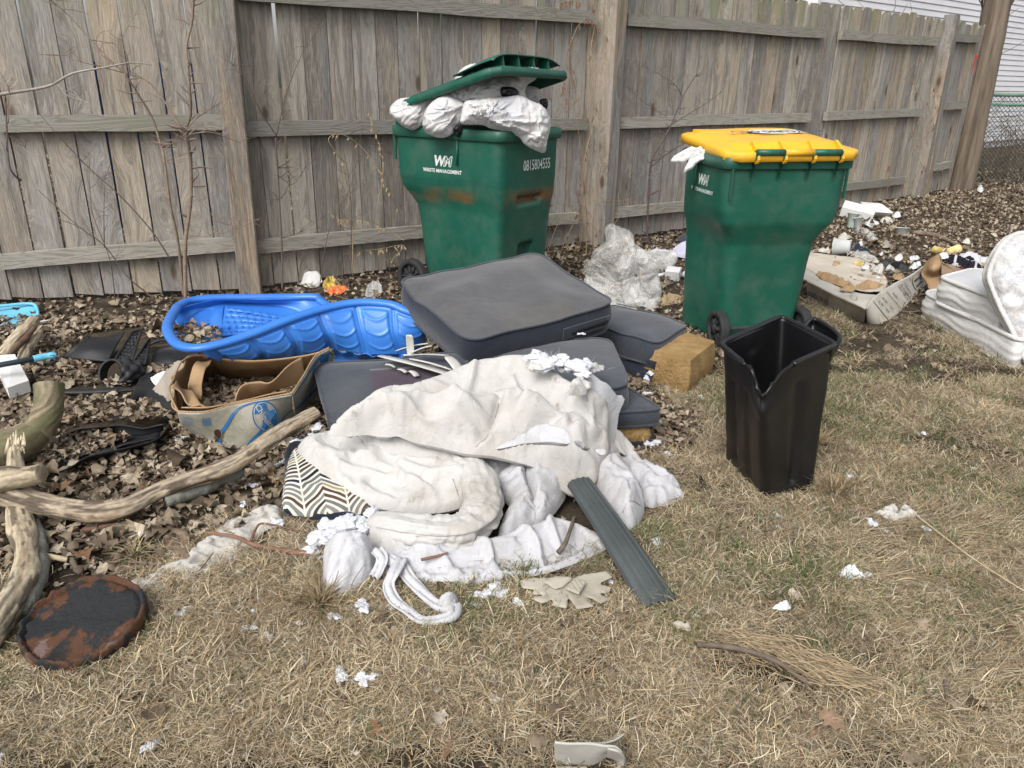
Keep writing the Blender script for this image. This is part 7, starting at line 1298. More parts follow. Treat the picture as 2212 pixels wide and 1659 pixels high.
for a, b, w_, lab in SL:
    a, b = z4(*a), z4(*b); d_ = nrm(b-a); s_ = nrm(np.cross(d_, [0, .3, 1.])); u_ = np.cross(s_, d_); G = np.array([a+(b-a)*q+s_*p*w_*(1-.3*(abs(q-.5)*2)**6)*1.1+u_*(.003*(1-p*p)+.005*math.sin(q*3)) for q in np.linspace(0, 1, 10) for p in (-1, -.5, 0, .5, 1)]); V_, F_ = thick(G, gridF(10, 5), 10, 5, .0025)
    solo('blind_slat', V_, F_, BL, lab, 'blind slat', 'broken ivory blind slats')
# cardboard star
SB = simple('pulp_board', (.40, .365, .30), (.34, .31, .25), .9, 9., .5, 90., dirt=(.24, .20, .15), dsc=7.)
out = [(1250, 1365), (1300, 1352), (1400, 1350), (1460, 1340), (1540, 1352), (1600, 1330), (1720, 1312), (1752, 1345), (1690, 1375), (1680, 1385), (1745, 1400), (1735, 1430), (1660, 1432), (1740, 1462), (1690, 1490), (1640, 1462), (1600, 1450), (1655, 1505), (1560, 1520), (1510, 1450), (1505, 1515), (1420, 1500), (1440, 1460), (1370, 1490), (1310, 1462), (1390, 1440), (1310, 1440), (1340, 1415), (1260, 1405)]
st_ = thing('cardboard_star', 'torn flattened grey cardboard fan beside the grey strip', 'cardboard', z5(1500, 1420, 0))
puff('sheet', [z5(x, y, .028) for x, y in out], SB, st_, H=.002, Hb=.003, ew=.003, res=.006, wr=.003, wsc=8, smoothn=1, seed=101.)
puff('loose_square', [z5(x, y, .038) for x, y in ((1375, 1370), (1460, 1340), (1540, 1352), (1480, 1400), (1440, 1410))], SB, st_, H=.004, Hb=.003, ew=.006, res=.006, wr=.004, smoothn=1, seed=102.)
puff('corrugated_square', [z5(x, y, .046) for x, y in ((1545, 1350), (1610, 1370), (1570, 1440), (1500, 1410))], SB, st_, H=.004, Hb=.003, ew=.006, res=.004, wr=.0, smoothn=1, seed=103., fn=lambda q, d, e1, e2: .0025*np.sin(q[:, 0]*500+q[:, 1]*150)*(d > .004))
# folded band at the very bottom
def zq(x, y, z=.01): return P((1344+x/1.62)/1.8228, 1097.2+y/1.62/1.8228, z)
bd = thing('folded_belt', 'dirty white fabric band folded into a loop at the bottom of the frame', 'band', zq(1550, 1600))
VB = simple('dirty_vinyl', (.44, .43, .39), (.38, .365, .33), .7, 6., .25, 90., dirt=(.25, .22, .17), dsc=5.)
def ribbon(nm, mid, w_, m_, par, th=.004):
    s = spline(mid, 40); G = np.array([[p+np.array([0, 0, 1])*q*w_ for q in (-.5, -.2, .2, .5)] for p in s]).reshape(-1, 3); V_, F_ = thick(G, gridF(len(s), 4), len(s), 4, th); return mk(nm, V_, F_, m_, par)
V_, F_, _g = loft([[zq(1362, 1480, .10), zq(1500, 1495, .10), zq(1640, 1500, .10), zq(1740, 1510, .10), zq(1800, 1560, .09)], [zq(1360, 1560, .05), zq(1500, 1570, .05), zq(1620, 1565, .06), zq(1690, 1540, .07), zq(1720, 1530, .08)], [zq(1365, 1640, .0), zq(1480, 1640, .0), zq(1600, 1635, .01), zq(1680, 1590, .03), zq(1705, 1560, .05)]], 40, 14, .004, lambda u, v, G: .004*fbm(G, 20, 2)); mk('strap', V_, F_, VB, bd)
V_, F_, _g = loft([[zq(1700, 1525, .10), zq(1770, 1545, .10), zq(1812, 1590, .07), zq(1790, 1640, .03), zq(1700, 1665, .01), zq(1560, 1660, .01)], [zq(1695, 1580, .05), zq(1750, 1600, .03), zq(1770, 1640, .01), zq(1740, 1690, .0), zq(1690, 1720, .0), zq(1570, 1710, .0)]], 40, 8, .004); mk('loop', V_, F_, VB, bd)
V_, F_, _g = loft([[zq(1560, 1490, .08), zq(1660, 1495, .08), zq(1740, 1475, .08), zq(1800, 1438, .08)], [zq(1600, 1505, .06), zq(1700, 1505, .06), zq(1760, 1480, .06), zq(1801, 1440, .075)]], 20, 5, .003); mk('pointed_end', V_, F_, VB, bd)
V_, F_, _g = loft([[zq(1370, 1650, .012), zq(1500, 1655, .012), zq(1560, 1650, .012)], [zq(1380, 1720, .004), zq(1500, 1730, .004), zq(1600, 1720, .004)]], 16, 5, .004); mk('strap', V_, F_, VB, bd)
# black wire frame
WF = simple('black_rod', (.02, .022, .022), None, .5, 9, .1)
wf = thing('metal_frame', 'thin black metal frame lying on the grass right of the comforter', 'frame', P(1490, 1035))
def zc(x, y, z=.012): return P(1365+x*.3967, 493.7+y*.3967, z)
for pts in ([zc(20, 1285, .03), zc(150, 1305, .03), zc(300, 1330), zc(370, 1345)], [zc(370, 1345), zc(400, 1400), zc(412, 1425)], [zc(-60, 1350, .03), zc(100, 1385), zc(300, 1415), zc(412, 1427)], [zc(150, 1318), zc(360, 1355), zc(390, 1412), zc(230, 1392)]): mk('rod', *tube(pts, .005, 6), WF, wf)
# foam piece and paper near fence
solo('foam_chunk', *puff('x', [P(x, y, z) for x, y, z in ((642, 614, .0), (644, 600, .04), (655, 592, .07), (668, 590, .08), (690, 590, .08), (697, 603, .05), (694, 618, .0), (668, 622, .0))], STY, None, H=.02, ew=.015, res=.008, wr=.006, jag=.003, build=False), STY, 'broken white foam slab at the fence foot right of the near post', 'foam scrap')
for pl, m_, lab in (([(698, 622, .01), (700, 605, .05), (715, 602, .05), (735, 612, .03), (738, 628, .0), (715, 634, .0)], simple('snack_wrap', (.60, .42, .06), (.16, .12, .10), .35, 26.), 'yellow printed snack wrapper beside the foam slab at the fence'), ([(705, 628, .01), (735, 618, .04), (750, 622, .03), (740, 634, .0), (718, 637, .0)], simple('orange_wrap', (.75, .13, .03), (.68, .2, .08), .35, 26.), 'bright orange wrapper just right of the yellow one'), ([(790, 640, .01), (795, 618, .05), (820, 612, .05), (825, 630, .02), (808, 642, .0)], FILM, 'clump of clear film beside the cart wheel')):
    tag(puff('wrapper', [P(*q) for q in pl], m_, None, H=.02, ew=.03, res=.007, wr=.02, wsc=26), lab, 'wrapper')
# stuffing tufts ---------------------------------------------------------------
TG = 'big heaps of stuffing'
for i, (x, y, z, s, lab) in enumerate(((1180, 790, .43, .06, 'torn stuffing peak rising beneath the top cushion'), (1215, 802, .42, .08, 'largest stuffing heap spilling at the comforter tear'), (1250, 808, .40, .06, 'right half of the stuffing at the comforter tear'), (1165, 775, .43, .03, 'wispy stuffing tip touching the top cushion'), (1268, 790, .38, .03, 'wisp of stuffing at the ragged edge of the tear'))): fluff(x, y, s, lab, z=z-.03, v=i, group=TG)
for i, (x, y, z, s, lab) in enumerate(((715, 1165, .03, .06, 'large stuffing heap left of the rolled comforter end'), (760, 1145, .05, .055, 'stuffing heap pressed against the comforter roll'), (690, 1180, .01, .045, 'loose stuffing left of the large heap'), (680, 1215, .0, .035, 'lowest stuffing tuft beside the rolled end'), (735, 1190, .02, .045, 'stuffing behind the rolled comforter end'))): fluff(x, y, s, lab, z=z, v=i+1, group=TG)
fluff(1400, 855, .02, 'stuffing clinging to the front of the ochre foam block', z=.09, v=0); fluff(1399, 815, .025, 'stuffing strip up the side of the ochre foam block', z=.12, v=3, rot=1.5); fluff(1254, 723, .013, 'tiny tuft under the top cushion', z=.29, v=1)
for x, y, s, lab in ((664, 955, .05, 'stuffing under the left tip of the comforter by the branch end'), (388, 958, .03, 'tuft on the soil left of the fruit box'), (545, 1050, .02, 'tuft below the long branch by the lichened one'), (612, 1000, .03, 'tuft just left of the patterned cushion'), (520, 1100, .022, 'tuft at the top end of the white cloth'), (600, 1135, .035, 'tuft on the bent stick below the patterned cushion'), (525, 1250, .015, 'small tuft in the grass below the white cloth'), (403, 1330, .02, 'thin tuft right of the rusty lid'), (472, 1345, .013, 'tiny tuft beyond the pale bent stick'), (557, 1323, .017, 'tuft among dry stalks left of the rolled end'), (532, 1370, .02, 'tuft right of the pale bent stick'), (585, 1380, .02, 'tuft with leaves below the dry stalks'), (650, 1360, .014, 'tiny tuft left of the big white clump'), (775, 1330, .035, 'big stuffing clump below the rolled end'), (720, 1350, .024, 'tuft just left of the big clump'), (838, 1320, .018, 'tuft left of the torn ribbon loop'), (1040, 1290, .032, 'left tuft of the string below the white sheet'), (1070, 1278, .036, 'middle tuft of the string below the white sheet'), (1090, 1295, .026, 'right tuft of the string below the white sheet'), (1115, 1315, .024, 'separate tuft right of the string'), (1025, 1310, .016, 'lowest small tuft of the string'), (740, 1478, .024, 'left tuft of the low group in the near grass'), (775, 1490, .028, 'middle tuft of the low group in the near grass'), (800, 1475, .018, 'right tuft of the low group in the near grass'), (625, 1428, .014, 'flat tuft beside a pale leaf in the near grass'), (655, 1432, .014, 'flat oval tuft in the near grass'), (320, 1625, .022, 'long wispy tuft near the lower edge'), (5, 1640, .02, 'tuft cut by the left frame edge'), (943, 1500, .010, 'tiny tuft left of the twig cross'), (1065, 1522, .012, 'single white fleck in the near grass'), (1410, 1185, .026, 'tuft right of the ribbed grey strip'), (1320, 1260, .014, 'small tuft between star and strip'), (1415, 975, .04, 'tuft below the ochre corner of the lowest cushion'), (1440, 990, .02, 'tuft right of the lowest cushion'), (1432, 895, .018, 'tuft by the right tip of the lowest cushion'), (1510, 865, .028, 'tuft in the leaves below the ochre foam'), (1480, 872, .014, 'small fleck left of that tuft in the leaves'), (1682, 1112, .022, 'tuft in the grass below the black bin'), (1680, 1145, .014, 'lower fleck in the grass below the black bin'), (1885, 1140, .026, 'tuft in the right grass below the rag'), (1905, 1155, .018, 'tuft touching its larger neighbour on the right grass'), (1995, 1130, .022, 'round tuft right of the rag'), (1998, 1158, .020, 'lower round tuft right of the rag'), (2035, 1148, .018, 'rightmost tuft of the right grass'), (1990, 950, .018, 'tuft in the far right grass near the mattresses'), (2100, 1020, .012, 'speck in the far right grass'), (1780, 932, .016, 'tuft right behind the black bin'), (1830, 1040, .022, 'tuft above the dry grass clump right of the bin'), (770, 1635, .01, 'speck at the lower frame edge'), (1505, 1340, .010, 'speck right of the grey strip tip'), (310, 1165, .028, 'tuft among the dark sticks left of the white cloth')):
    fluff(x, y, s*.9, lab)
# scraps of paper / cloth on the right lawn
def zg(x, y, z=.02): return P(1474.7+x*.3387, 1097.2+y*.3387, z)
for pts, m_, lab, cat in (([(1215, 30), (1300, 0), (1440, 5), (1500, 50), (1420, 70), (1340, 80), (1260, 50)], RAG, 'ragged dirty white rag in the upper part of the right lawn', 'rag'), ([(1000, 400), (1090, 380), (1160, 400), (1215, 430), (1150, 450), (1030, 450)], WPL, 'bright white torn paper in the middle of the right lawn', 'paper'), ([(575, 635), (640, 612), (695, 635), (650, 655), (600, 645)], WPL, 'small oval white paper below the middle of the lawn', 'paper'), ([(-10, 740), (60, 760), (40, 780), (-40, 765), (-60, 730)], SB, 'pale curled leaf-like scrap right of the grey strip tip', 'paper')):
    tag(puff('scrap', [zg(*q) for q in pts], m_, None, H=.012, ew=.02, res=.005, wr=.012, wsc=30, jag=.002), lab, cat)
# sticks --------------------------------------------------------------
PALE = simple('pale_stick', (.42, .33, .20), (.50, .41, .27), .8, 20., .3); DARKS = simple('dark_stick', (.085, .065, .05), (.15, .12, .095), .9, 30., .5); REDS = simple('red_brown_stick', (.16, .08, .055), (.22, .13, .09), .85, 30., .4)
def stick(pts, r_, m_, lab, f=P, z=.012, side=None):
    t = thing('stick', lab, 'stick', f(*pts[len(pts)//2][:2], 0)); q = [f(p[0], p[1], p[2] if len(p) > 2 else z) for p in pts]; mk('stem', *tube(q, np.linspace(r_, r_*.55, len(q)), 7, 24, noise=.25, nsc=40), m_, t)
    for s in side or (): mk('side_twig', *tube([f(p[0], p[1], p[2] if len(p) > 2 else z+.006) for p in s], np.linspace(r_*.6, r_*.25, len(s)), 5, 10), m_, t)
zl3 = lambda x, y, z=.012: zl(x, y, z)
stick([(1105, 1060), (1090, 1000), (1095, 930), (1130, 850), (1210, 770), (1300, 690), (1390, 610), (1430, 565)], .0045, PALE, 'long pale bent stick in the grass right of the rusty lid', zl3, side=[[(1380, 620), (1475, 628)]])
stick([(895, 1640), (880, 1550), (855, 1450), (850, 1380), (870, 1290)], .0045, PALE, 'pale forked stick near the lower left edge', zl3, side=[[(850, 1370), (790, 1385), (750, 1395)]])
stick([(1055, 1350), (1110, 1355), (1160, 1350), (1145, 1420), (1150, 1465), (1230, 1495)], .004, PALE, 'pale zigzag stick near the lower left edge', zl3)
stick([(150, 1260), (260, 1200), (400, 1120), (500, 1070), (600, 1040)], .007, DARKS, 'dark stick in the grass below the rusty lid', zl3)
stick([(1020, 1090), (1150, 1000), (1260, 940), (1380, 910)], .0025, REDS, 'thin reddish twig crossing below the pale bent stick', zl3)
stick([(1675, 850), (1690, 760), (1740, 650)], .006, PALE, 'short standing stalk left of the dry tuft', zl3)
stick([(1975, 295, .03), (1800, 270, .03), (1620, 235, .03), (1500, 185, .03), (1310, 155, .03)], .0085, REDS, 'brown stick leading left from the comforter stuffing', zl3, side=[[(1600, 210, .03), (1640, 120, .03), (1700, 100, .03), (1950, 155, .02)]])
stick([(1200, 500), (1400, 440), (1630, 340)], .012, PALE, 'weathered root along the lower edge of the white cloth', zl3, z=.006)
stick([(1170, 520), (1250, 430), (1360, 285, .06)], .003, DARKS, 'thin dark twig slanting across the white cloth', zl3)
stick([(1715, 470), (1800, 495), (1900, 500), (2010, 490)], .006, REDS, 'brown twig in the grass left of the rolled end', zl3)
stick([(240, 310, .03), (330, 315, .03), (430, 330, .02)], .013, PALE, 'split pale stick beside the splintered branch', zl3)
stick([(440, 230), (600, 190), (740, 180), (870, 160)], .007, DARKS, 'dark stick above the rusty lid', zl3)
stick([(520, 160), (640, 120), (760, 100)], .011, REDS, 'reddish thick stick under the long branch', zl3)
stick([(290, 200), (350, 240), (450, 320), (490, 400)], .014, DARKS, 'grey crooked stick above the rusty lid', zl3)
stick([(80, 100), (200, 160), (330, 110)], .009, DARKS, 'dark stick left behind the splintered branch', zl3)
zq3 = lambda x, y, z=.012: zq(x, y, z)
stick([(660, 1320), (740, 1290), (800, 1200), (830, 1140), (810, 1040), (806, 890)], .005, DARKS, 'grey crossed twig in the foreground grass', zq3, side=[[(835, 1135), (760, 1090), (700, 1050)], [(830, 1140), (875, 1135)]])
stick([(640, 1600), (690, 1520), (685, 1430), (660, 1330), (615, 1240)], .008, REDS, 'curved brown stick in the foreground grass', zq3)
stick([(880, 850), (980, 890), (1080, 960), (1180, 1080)], .003, PALE, 'thin pale stem in the foreground grass', zq3)
stick([(1030, 905), (1080, 990), (1100, 1100), (1150, 1190)], .0025, DARKS, 'thin grey twig crossing the pale stem', zq3)
stick([(1385, 285, .04), (1420, 240, .05), (1450, 170, .06), (1485, 60, .06)], .009, DARKS, 'dark twig lying on the white sheet left of the grey strip', zq3)
stick([(510, 330, .06), (600, 310, .06), (680, 285, .06)], .005, REDS, 'reddish twig tucked under the comforter hem', zq3)
stick([(550, 490), (700, 545), (880, 565)], .003, REDS, 'thin twig at the torn ribbon knot', zq3)
stick([(1000, 610), (1150, 585), (1330, 590)], .003, REDS, 'thin twig running under the cardboard star', zq3)
zg3 = lambda x, y, z=.015: zg(x, y, z)
stick([(90, 870, .03), (250, 880, .03), (450, 920, .04), (620, 990, .05), (740, 1080, .03), (830, 1130, .02)], .008, DARKS, 'dark branch bedded in the brown grass roll at right', zg3)
stick([(1740, 630), (1800, 700), (1850, 800), (1880, 890)], .007, DARKS, 'grey stick at the far right of the lawn', zg3)
stick([(1680, 1110), (1690, 1200), (1720, 1290)], .007, DARKS, 'short dark stick near the lower right pale leaves', zg3)
stick([(1470, 1390), (1570, 1420), (1680, 1480), (1730, 1540)], .004, DARKS, 'thin dark twig in the lower right grass', zg3)
stick([(1430, 0, .03), (1650, 170, .04), (1850, 320, .04), (2177, 530, .03)], .0025, PALE, 'long pale straw crossing the right lawn', zg3)
stick([(760, 1600), (770, 1490), (860, 1410), (930, 1370)], .005, REDS, 'bent brown twig below the soil patch', zg3)
# rolled-up thatch of dead grass over the dark branch
mb = MB(); r = np.random.default_rng(8); ctr = [zg(*q) for q in ((250, 850), (450, 890), (650, 960), (850, 1050), (1050, 1110), (1300, 1170))]; sc_ = spline(ctr, 60)
for i in range(700):
    a = r.integers(0, len(sc_)-14); L__ = r.integers(8, 14); off = r.normal(0, .016, 3)*[1.2, 1.2, .6]*(1.4-1.6*abs(a/46-.5))+[0, 0, .012]; p = sc_[a:a+L__:3]+off+r.normal(0, .004, (len(sc_[a:a+L__:3]), 3)); p[:, 2] = np.maximum(p[:, 2], .005)
    s = np.array([.0006, .0006, .0007]); n_ = len(p); p = p+np.cumsum(r.normal(0, .0035, (n_, 3)), 0); p[:, 2] = np.maximum(p[:, 2], .004); V_ = np.r_[p-s, p+s]; mb.add(V_, [(j, j+1, n_+j+1, n_+j) for j in range(n_-1)])
nV = len(np.concatenate(mb.V)); cs = np.array([[.26, .205, .135]])*np.interp(np.arange(nV), np.arange(0, nV, 9), r.uniform(.35, 1.5, len(np.arange(0, nV, 9))))[:, None]
o = mk('grass_roll', np.concatenate(mb.V), mb.F, GRASS, None, cols=cs); o['kind'] = 'stuff'; o['label'] = 'combed roll of long tan dead grass at the lower right'
# dry tufts
def tuft(nm, p, n_, L_, label, seed, green=.1, lean=.6):
    r = np.random.default_rng(seed); mb = MB(); C_ = []
    for i in range(n_):
        a = r.uniform(0, 6.28); le = r.uniform(.3, 1.35); l = L_*r.uniform(.5, 1); q = p+r.normal(0, .012, 3)*[1, 1, 0]; pts = []
        for k_ in range(5): s = k_/4; pts.append(q+np.array([math.cos(a)*math.sin(le*s**.5), math.sin(a)*math.sin(le*s**.5), max(.0, math.cos(le*s**.5*1.15))*.8])*l*s+[0, 0, .004])
        pts = np.array(pts); sd_ = np.array([-math.sin(a), math.cos(a), 0])*.0022; w_ = np.array([1, 1, .8, .5, .1])[:, None]; mb.add(np.r_[pts-sd_*w_, pts+sd_*w_], [(j, j+1, 5+j+1, 5+j) for j in range(4)]); C_ += [np.array([.42, .33, .20])*r.uniform(.5, 1.2) if r.random() > green else np.array([.10, .15, .05])]*10
    o = mk(nm, np.concatenate(mb.V), mb.F, GRASS, None, cols=np.array(C_)); return tag(o, label, 'grass tuft')
tuft('grass_tuft', zl(2050, 650, 0), 90, .17, 'spiky dry grass tuft left of the rolled comforter end', 1)
tuft('grass_tuft', P(1760, 970), 160, .14, 'big dry straw tuft right of the black bin top', 2, 0); tuft('grass_tuft', P(1800, 1075), 130, .14, 'dry straw tuft by the black bin foot', 3, 0)
tuft('grass_tuft', zl(870, 330, 0), 60, .10, 'green tinged tuft above the rusty lid', 4, .3)
# saplings against the fence -------------------------------------------------
def z1p(x, y, d=.28):
    A, B = fb[0], fb[2]; dd_, nn_ = vert(fb[1], fb[2]) if x > 1300 else vert(fb[0], fb[1]); return on_plane(x*.3968, y*.3968, fb[1]+nn_*d, nn_)
SAP = simple('sapling_bark', (.17, .125, .095), (.24, .18, .14), .85, 40., .3); SAPD = simple('dark_twig', (.085, .06, .055), (.12, .09, .08), .85, 40., .2); GREYT = simple('grey_twig', (.26, .235, .21), (.34, .31, .28), .8, 40., .3)
def sapling(label, stems, mat, seed, side=10, d=.28, conv=z1p, cat='sapling', nm='bare_sapling', sl=.14):
    base = conv(*stems[0][0][0]) if True else 0; t = thing(nm, label, cat, base*[1, 1, 0]); r = np.random.default_rng(seed)
    for pts, r0, r1 in stems:
        q = np.array([conv(x, y) for x, y in pts]); q[:, 1] += .04*np.sin(np.arange(len(q))*1.3+r0*900); q[0, 2] = max(q[0, 2], 0); n_ = len(q); mb = MB(); V_, F_ = tube(q, np.linspace(r0, r1, n_), 7, n_*8, noise=.2, nsc=30); mk('stem', V_, F_, mat, t); s = spline(q, n_*8); mb = MB()
        for i in range(side):
            k_ = r.integers(4, len(s)-1); a = nrm(np.array([r.choice([-1, 1])*r.uniform(.4, 1), r.normal(0, .4), r.uniform(-.1, .9)])); l = r.uniform(.4, 1)*sl; p0 = s[k_]; p1 = p0+a*l*.5; p2 = p1+nrm(a+r.normal(0, .35, 3))*l*.5; mb.add(*tube([p0, p1, p2], [r1*.7+.0006, r1*.5+.0005, .0006], 4, 8, cap=False))
        if side: o = mb.build('side_twigs', mat, t); o['kind'] = 'stuff'
sapling('bare sapling with a straight main trunk left of the near fence post', [([(1025, 1620), (1015, 1330), (1025, 1100), (1025, 900), (1020, 740), (1000, 690)], .012, .010), ([(1000, 690), (1030, 620), (1045, 500), (1035, 350), (1010, 250), (1030, 110), (1050, -20)], .0085, .006), ([(1000, 690), (930, 590), (800, 450), (700, 410), (580, 370), (440, 330), (350, 290)], .005, .0015), ([(1020, 740), (1100, 720), (1180, 725), (1300, 780)], .0035, .0015), ([(1010, 710), (1090, 640), (1200, 565)], .0035, .0015), ([(1020, 830), (950, 860), (905, 885), (1050, 860), (1230, 865)], .002, .001), ([(1020, 1290), (1150, 1280), (1300, 1240), (1420, 1190)], .0025, .001), ([(1020, 1050), (1120, 1120), (1200, 1200), (1280, 1230)], .0025, .001)], SAP, 1, 12)
sapling('slender leaning sapling crossing the left fence bay to the upper left', [([(985, 1620), (970, 1330), (940, 1100), (905, 880), (860, 780), (810, 640), (740, 490), (700, 400)], .009, .005), ([(700, 400), (640, 350), (500, 230), (350, 80), (255, -10)], .0045, .002), ([(700, 400), (705, 300), (680, 220), (740, 60)], .003, .001), ([(860, 780), (950, 780), (1010, 740)], .003, .0015)], SAP, 2, 12)
sapling('dark diagonal twigs low on the left fence bay', [([(940, 1400), (830, 1250), (640, 1070), (500, 950), (380, 800), (240, 620)], .005, .0012), ([(860, 1620), (700, 1500), (560, 1350), (400, 1230), (210, 1030)], .005, .0012), ([(560, 1350), (580, 1150), (590, 930)], .003, .001), ([(620, 1640), (610, 1400), (520, 1150), (480, 900)], .003, .001)], SAPD, 3, 8)
sapling('thin dark sapling right of the near fence post', [([(1545, 1570), (1530, 1350), (1505, 1000), (1500, 750)], .006, .004), ([(1500, 740), (1420, 590), (1340, 420), (1250, 340)], .003, .001), ([(1500, 740), (1570, 500), (1650, 300), (1680, 240)], .003, .001), ([(1530, 1300), (1640, 1260), (1760, 1180)], .0025, .001), ([(1505, 960), (1600, 1000), (1690, 860)], .002, .001)], SAPD, 4, 8)
def z1n(x, y): return on_plane(x*.3968, y*.3968, np.array([0, 3.1, 0]), np.array([.25, -1, 0]))
sapling('pale grey branch reaching in from the left frame edge', [([(-300, 560), (0, 512), (150, 485), (280, 460), (430, 400), (580, 370), (700, 340), (800, 352)], .006, .0018), ([(280, 460), (360, 520), (500, 550)], .0018, .0008), ([(0, 512), (45, 480), (10, 340)], .002, .0008)], GREYT, 5, 5, conv=z1n, cat='branch', nm='overhanging_branch', sl=.07)
sapling('thin twig along the far left frame edge', [([(130, 980), (90, 900), (40, 700), (-10, 500)], .004, .002), ([(60, 770), (120, 780), (175, 805)], .002, .001)], SAPD, 6, 3, conv=z1n, cat='twig', nm='edge_twig', sl=.08)
def z2p(x, y):
    dd_, nn_ = vert(fb[1], fb[2]); return on_plane(737.3+x*.3968, y*.3968, fb[2]+nn_*.25, nn_)
def z2r(x, y):
    dd_, nn_ = vert(fb[2], fb[3]); return on_plane(737.3+x*.3968, y*.3968, fb[2]+nn_*.3, nn_)
sapling('dark branching sapling between the middle post and the yellow-lid cart', [([(1680, 960), (1700, 850), (1780, 700), (1860, 520), (1940, 400)], .009, .004), ([(1690, 900), (1760, 850), (1860, 790), (1990, 740)], .006, .003), ([(1780, 690), (1850, 640), (1990, 560), (2080, 500)], .004, .0015), ([(1860, 530), (1800, 450), (1640, 360)], .003, .001), ([(1780, 640), (1640, 550), (1520, 440)], .002, .001), ([(1680, 1640), (1670, 1300), (1680, 960)], .007, .009)], SAPD, 7, 9, conv=z2r)
# dried weeds with curled leaves
WEED = simple('dry_weed', (.33, .255, .16), (.26, .19, .115), .85, 30., .3); RLEAF = simple('russet_leaf', (.13, .065, .042), (.19, .10, .065), .8, 30., .3)
def weed(label, stems, seed, conv, lm, mat=WEED, nl=16, ls=.045, nm='dry_weed', cat='weed'):
    base = conv(*stems[0][0][0]); t = thing(nm, label, cat, base*[1, 1, 0]); r = np.random.default_rng(seed); mb = MB()
    for pts, r0 in stems:
        q = np.array([conv(x, y) for x, y in pts]); q[:, 1] += .05*np.sin(np.arange(len(q))*1.7); mk('stem', *tube(q, np.linspace(r0, r0*.4, len(q)), 5, len(q)*8), mat, t); s = spline(q, len(q)*10)
        for i in range(nl):
            k_ = int(r.integers(len(s)//4, len(s))) if nl > 0 else 0; p = s[min(k_, len(s)-1)]; l = ls*r.uniform(.5, 1.2); sx_ = r.normal(0, .4); G = np.array([[p+np.array([sx_*l*a+(b_-.5)*.012*math.sin(math.pi*min(1, a+.1))*r.uniform(.7, 1.3), .004*math.sin(a*9)+r.normal(0, .002), -l*a]) for b_ in (0, .5, 1)] for a in (0, .3, .6, 1.)]).reshape(-1, 3); mb.add(G, gridF(4, 3))
    if mb.n: o = mb.build('leaves', lm, t); o['kind'] = 'stuff'
weed('arching dry weed with curled tan leaves left of the rust-stained cart', [([(60, 1500), (50, 1200), (10, 900), (-60, 760), (0, 735), (100, 800), (200, 910), (270, 1050), (300, 1140)], .0035), ([(330, 1700), (340, 1500), (280, 1420), (345, 1330), (200, 1360), (0, 1390)], .003), ([(340, 1310), (250, 1260), (120, 1190), (0, 1185), (-80, 1150)], .003), ([(190, 1150), (220, 900), (150, 610)], .002)], 21, z2p, WEED, nl=18)
sapling('bare tangle of thin stems beside the dry weed', [([(50, 1500), (60, 1150), (40, 950), (0, 800)], .0035, .0015), ([(350, 1100), (330, 900), (210, 780)], .002, .001), ([(-120, 1550), (-60, 1250), (60, 1000), (110, 700)], .003, .001)], SAPD, 22, 10, conv=z2p, nm='bare_weed', cat='weed')
weed('climbing vine with russet leaves on the middle fence post', [([(1330, 1450), (1340, 1200), (1320, 900), (1380, 600), (1360, 300), (1390, 100), (1400, -20)], .005), ([(1300, 1350), (1330, 1000), (1240, 380), (1260, 200), (1330, 100), (1390, 130), (1440, 200), (1480, 280)], .0025), ([(1390, 1400), (1300, 1100), (1350, 700), (1300, 600), (1250, 330)], .002), ([(1180, 60), (1200, 10), (1280, 10), (1380, 60)], .002), ([(1240, 400), (1210, 470), (1245, 590)], .002)], 23, z2p, RLEAF, nl=14, ls=.05, nm='climbing_vine', cat='vine')
weed('wild tangle of pale stems at the foot of the middle post', [([(1300, 1400), (1200, 1300), (1100, 1150), (1180, 1100), (1300, 1130), (1380, 1060)], .003), ([(1120, 1380), (1200, 1200), (1330, 1180), (1400, 1300)], .003), ([(1350, 1400), (1250, 1250), (1340, 1100), (1500, 1090), (1600, 1080)], .003), ([(1090, 1130), (1060, 1060), (1100, 1000)], .002), ([(1180, 1400), (1290, 1200), (1400, 1250), (1500, 1190), (1510, 1050)], .003), ([(1250, 1420), (1150, 1330), (1280, 1290), (1380, 1380)], .003), ([(1420, 1380), (1370, 1200), (1290, 1080), (1310, 950)], .003), ([(1050, 1280), (1150, 1250), (1300, 1310)], .002)], 24, z2r, RLEAF, nl=4, ls=.04, nm='weed_tangle')
def z3p(x, y, bay=3, d=.25):
    dd_, nn_ = vert(fb[bay], fb[bay+1]); return on_plane(1474.7+x*.3968, y*.3968, fb[bay]+nn_*d, nn_)
weed('climbing vine with dark leaves by the last fence post', [([(1210, 1080), (1240, 900), (1270, 700), (1300, 580), (1260, 450), (1240, 380), (1290, 310)], .004), ([(1310, 900), (1380, 700), (1330, 560), (1410, 600), (1540, 590)], .0025), ([(1200, 1070), (1250, 850), (1330, 720), (1360, 560), (1350, 200)], .003), ([(1460, 1020), (1380, 950), (1290, 880), (1240, 700)], .003), ([(1200, 1100), (1290, 940), (1430, 920)], .0025), ([(1110, 1090), (1140, 900)], .002)], 25, z3p, RLEAF, nl=9, ls=.06, nm='climbing_vine', cat='vine')
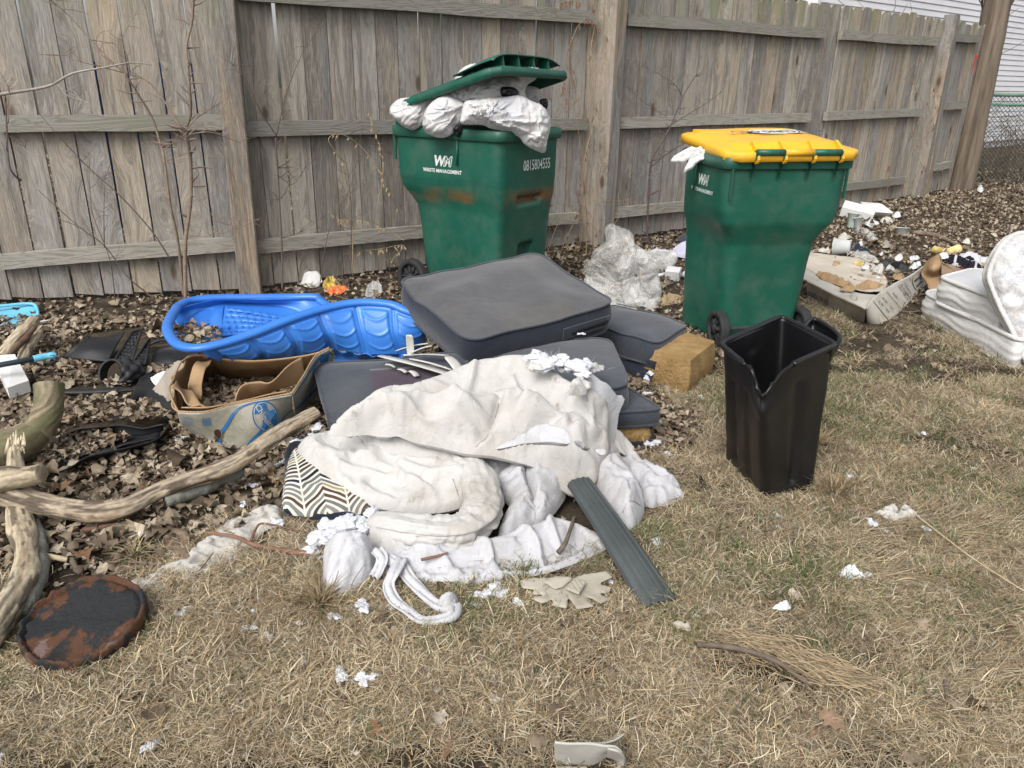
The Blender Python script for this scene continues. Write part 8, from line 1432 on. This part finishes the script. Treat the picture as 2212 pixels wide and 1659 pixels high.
solo('red_ribbon', *tube([z3p(1600, 295), z3p(1590, 340), z3p(1570, 410)], [.012, .010, .004], 5, 10, flat=.3), simple('red_cloth', (.45, .03, .04), None, .7), 'thin red ribbon tied near the top of the utility pole', 'ribbon')
# larger single leaves ---------------------------------------------------------
for i, (x, y, s, rx, lab) in enumerate(((1410, 760+600, 1., 0, None),)): pass
BIGL = [(zq(1390, 1345), 1.5, .5, 'long curled tan leaf in the near grass above the folded band'), (zq(620, 1380), 1.3, .3, 'rolled tan leaf beside the curved brown stick'), (zq(300, 885), 1.2, .2, 'dark brown leaf lying on the bare soil below the ribbon knot'), (zq(235, 725), 1.3, .4, 'tan leaf below the big stuffing clump'), (zq(215, 1430), 1.0, .3, 'pale torn leaf in the lower middle grass'), (zq(1250, 1540), 1.3, .3, 'brown crumpled leaf left of the folded band'), (zq(635, 510), 1.1, .6, 'orange brown leaf under the white ribbon'), (zg(2020, 770), 1.7, .3, 'large orange brown oak leaf at the right frame edge'), (zg(1530, 740), 1.3, .2, 'grey brown leaf in the right lawn'), (zg(720, 560), 1.2, .3, 'yellow leaf in the middle of the right lawn'), (zg(1760, 1240), 1.4, .2, 'pale lobed leaf near the lower right'), (zg(1880, 1250), 1.4, .3, 'second pale leaf just right of the lobed one'), (zg(1490, 1610), 1.6, .3, 'pale leaf at the lower right frame edge'), (zg(660, 1100), 1.3, .7, 'curled pale leaf in the soil hollow'), (zg(950, 1350), 1.5, .3, 'grey leaf below the soil hollow'), (zl(980, 1350), 1.3, .3, 'curled brown leaf near the lower left'), (zl(1490, 1180), 1.4, .2, 'flat tan bark chip in the lower left grass'), (zl(860, 1240), 1.1, .4, 'crumpled brown leaf below the rusty lid'), (zl(1800, 830), 1.2, .4, 'tan curled leaf by the dry stalks'), (zq(370, 800), 1.2, .5, 'pale leaf standing below the big stuffing clump')]
for i, (p, s, tl, lab) in enumerate(BIGL):
    p = p.copy(); o = bpy.data.objects.new('fallen_leaf', bigleaves[i % 4]); COL.objects.link(o); p[2] = gh(p[0], p[1])+.018; o.location = tuple(p); o.rotation_euler = (tl*.7, .15, i*1.3); o.scale = (s*.62,)*3; tag(o, lab, 'leaf', 'larger fallen leaves on the grass')
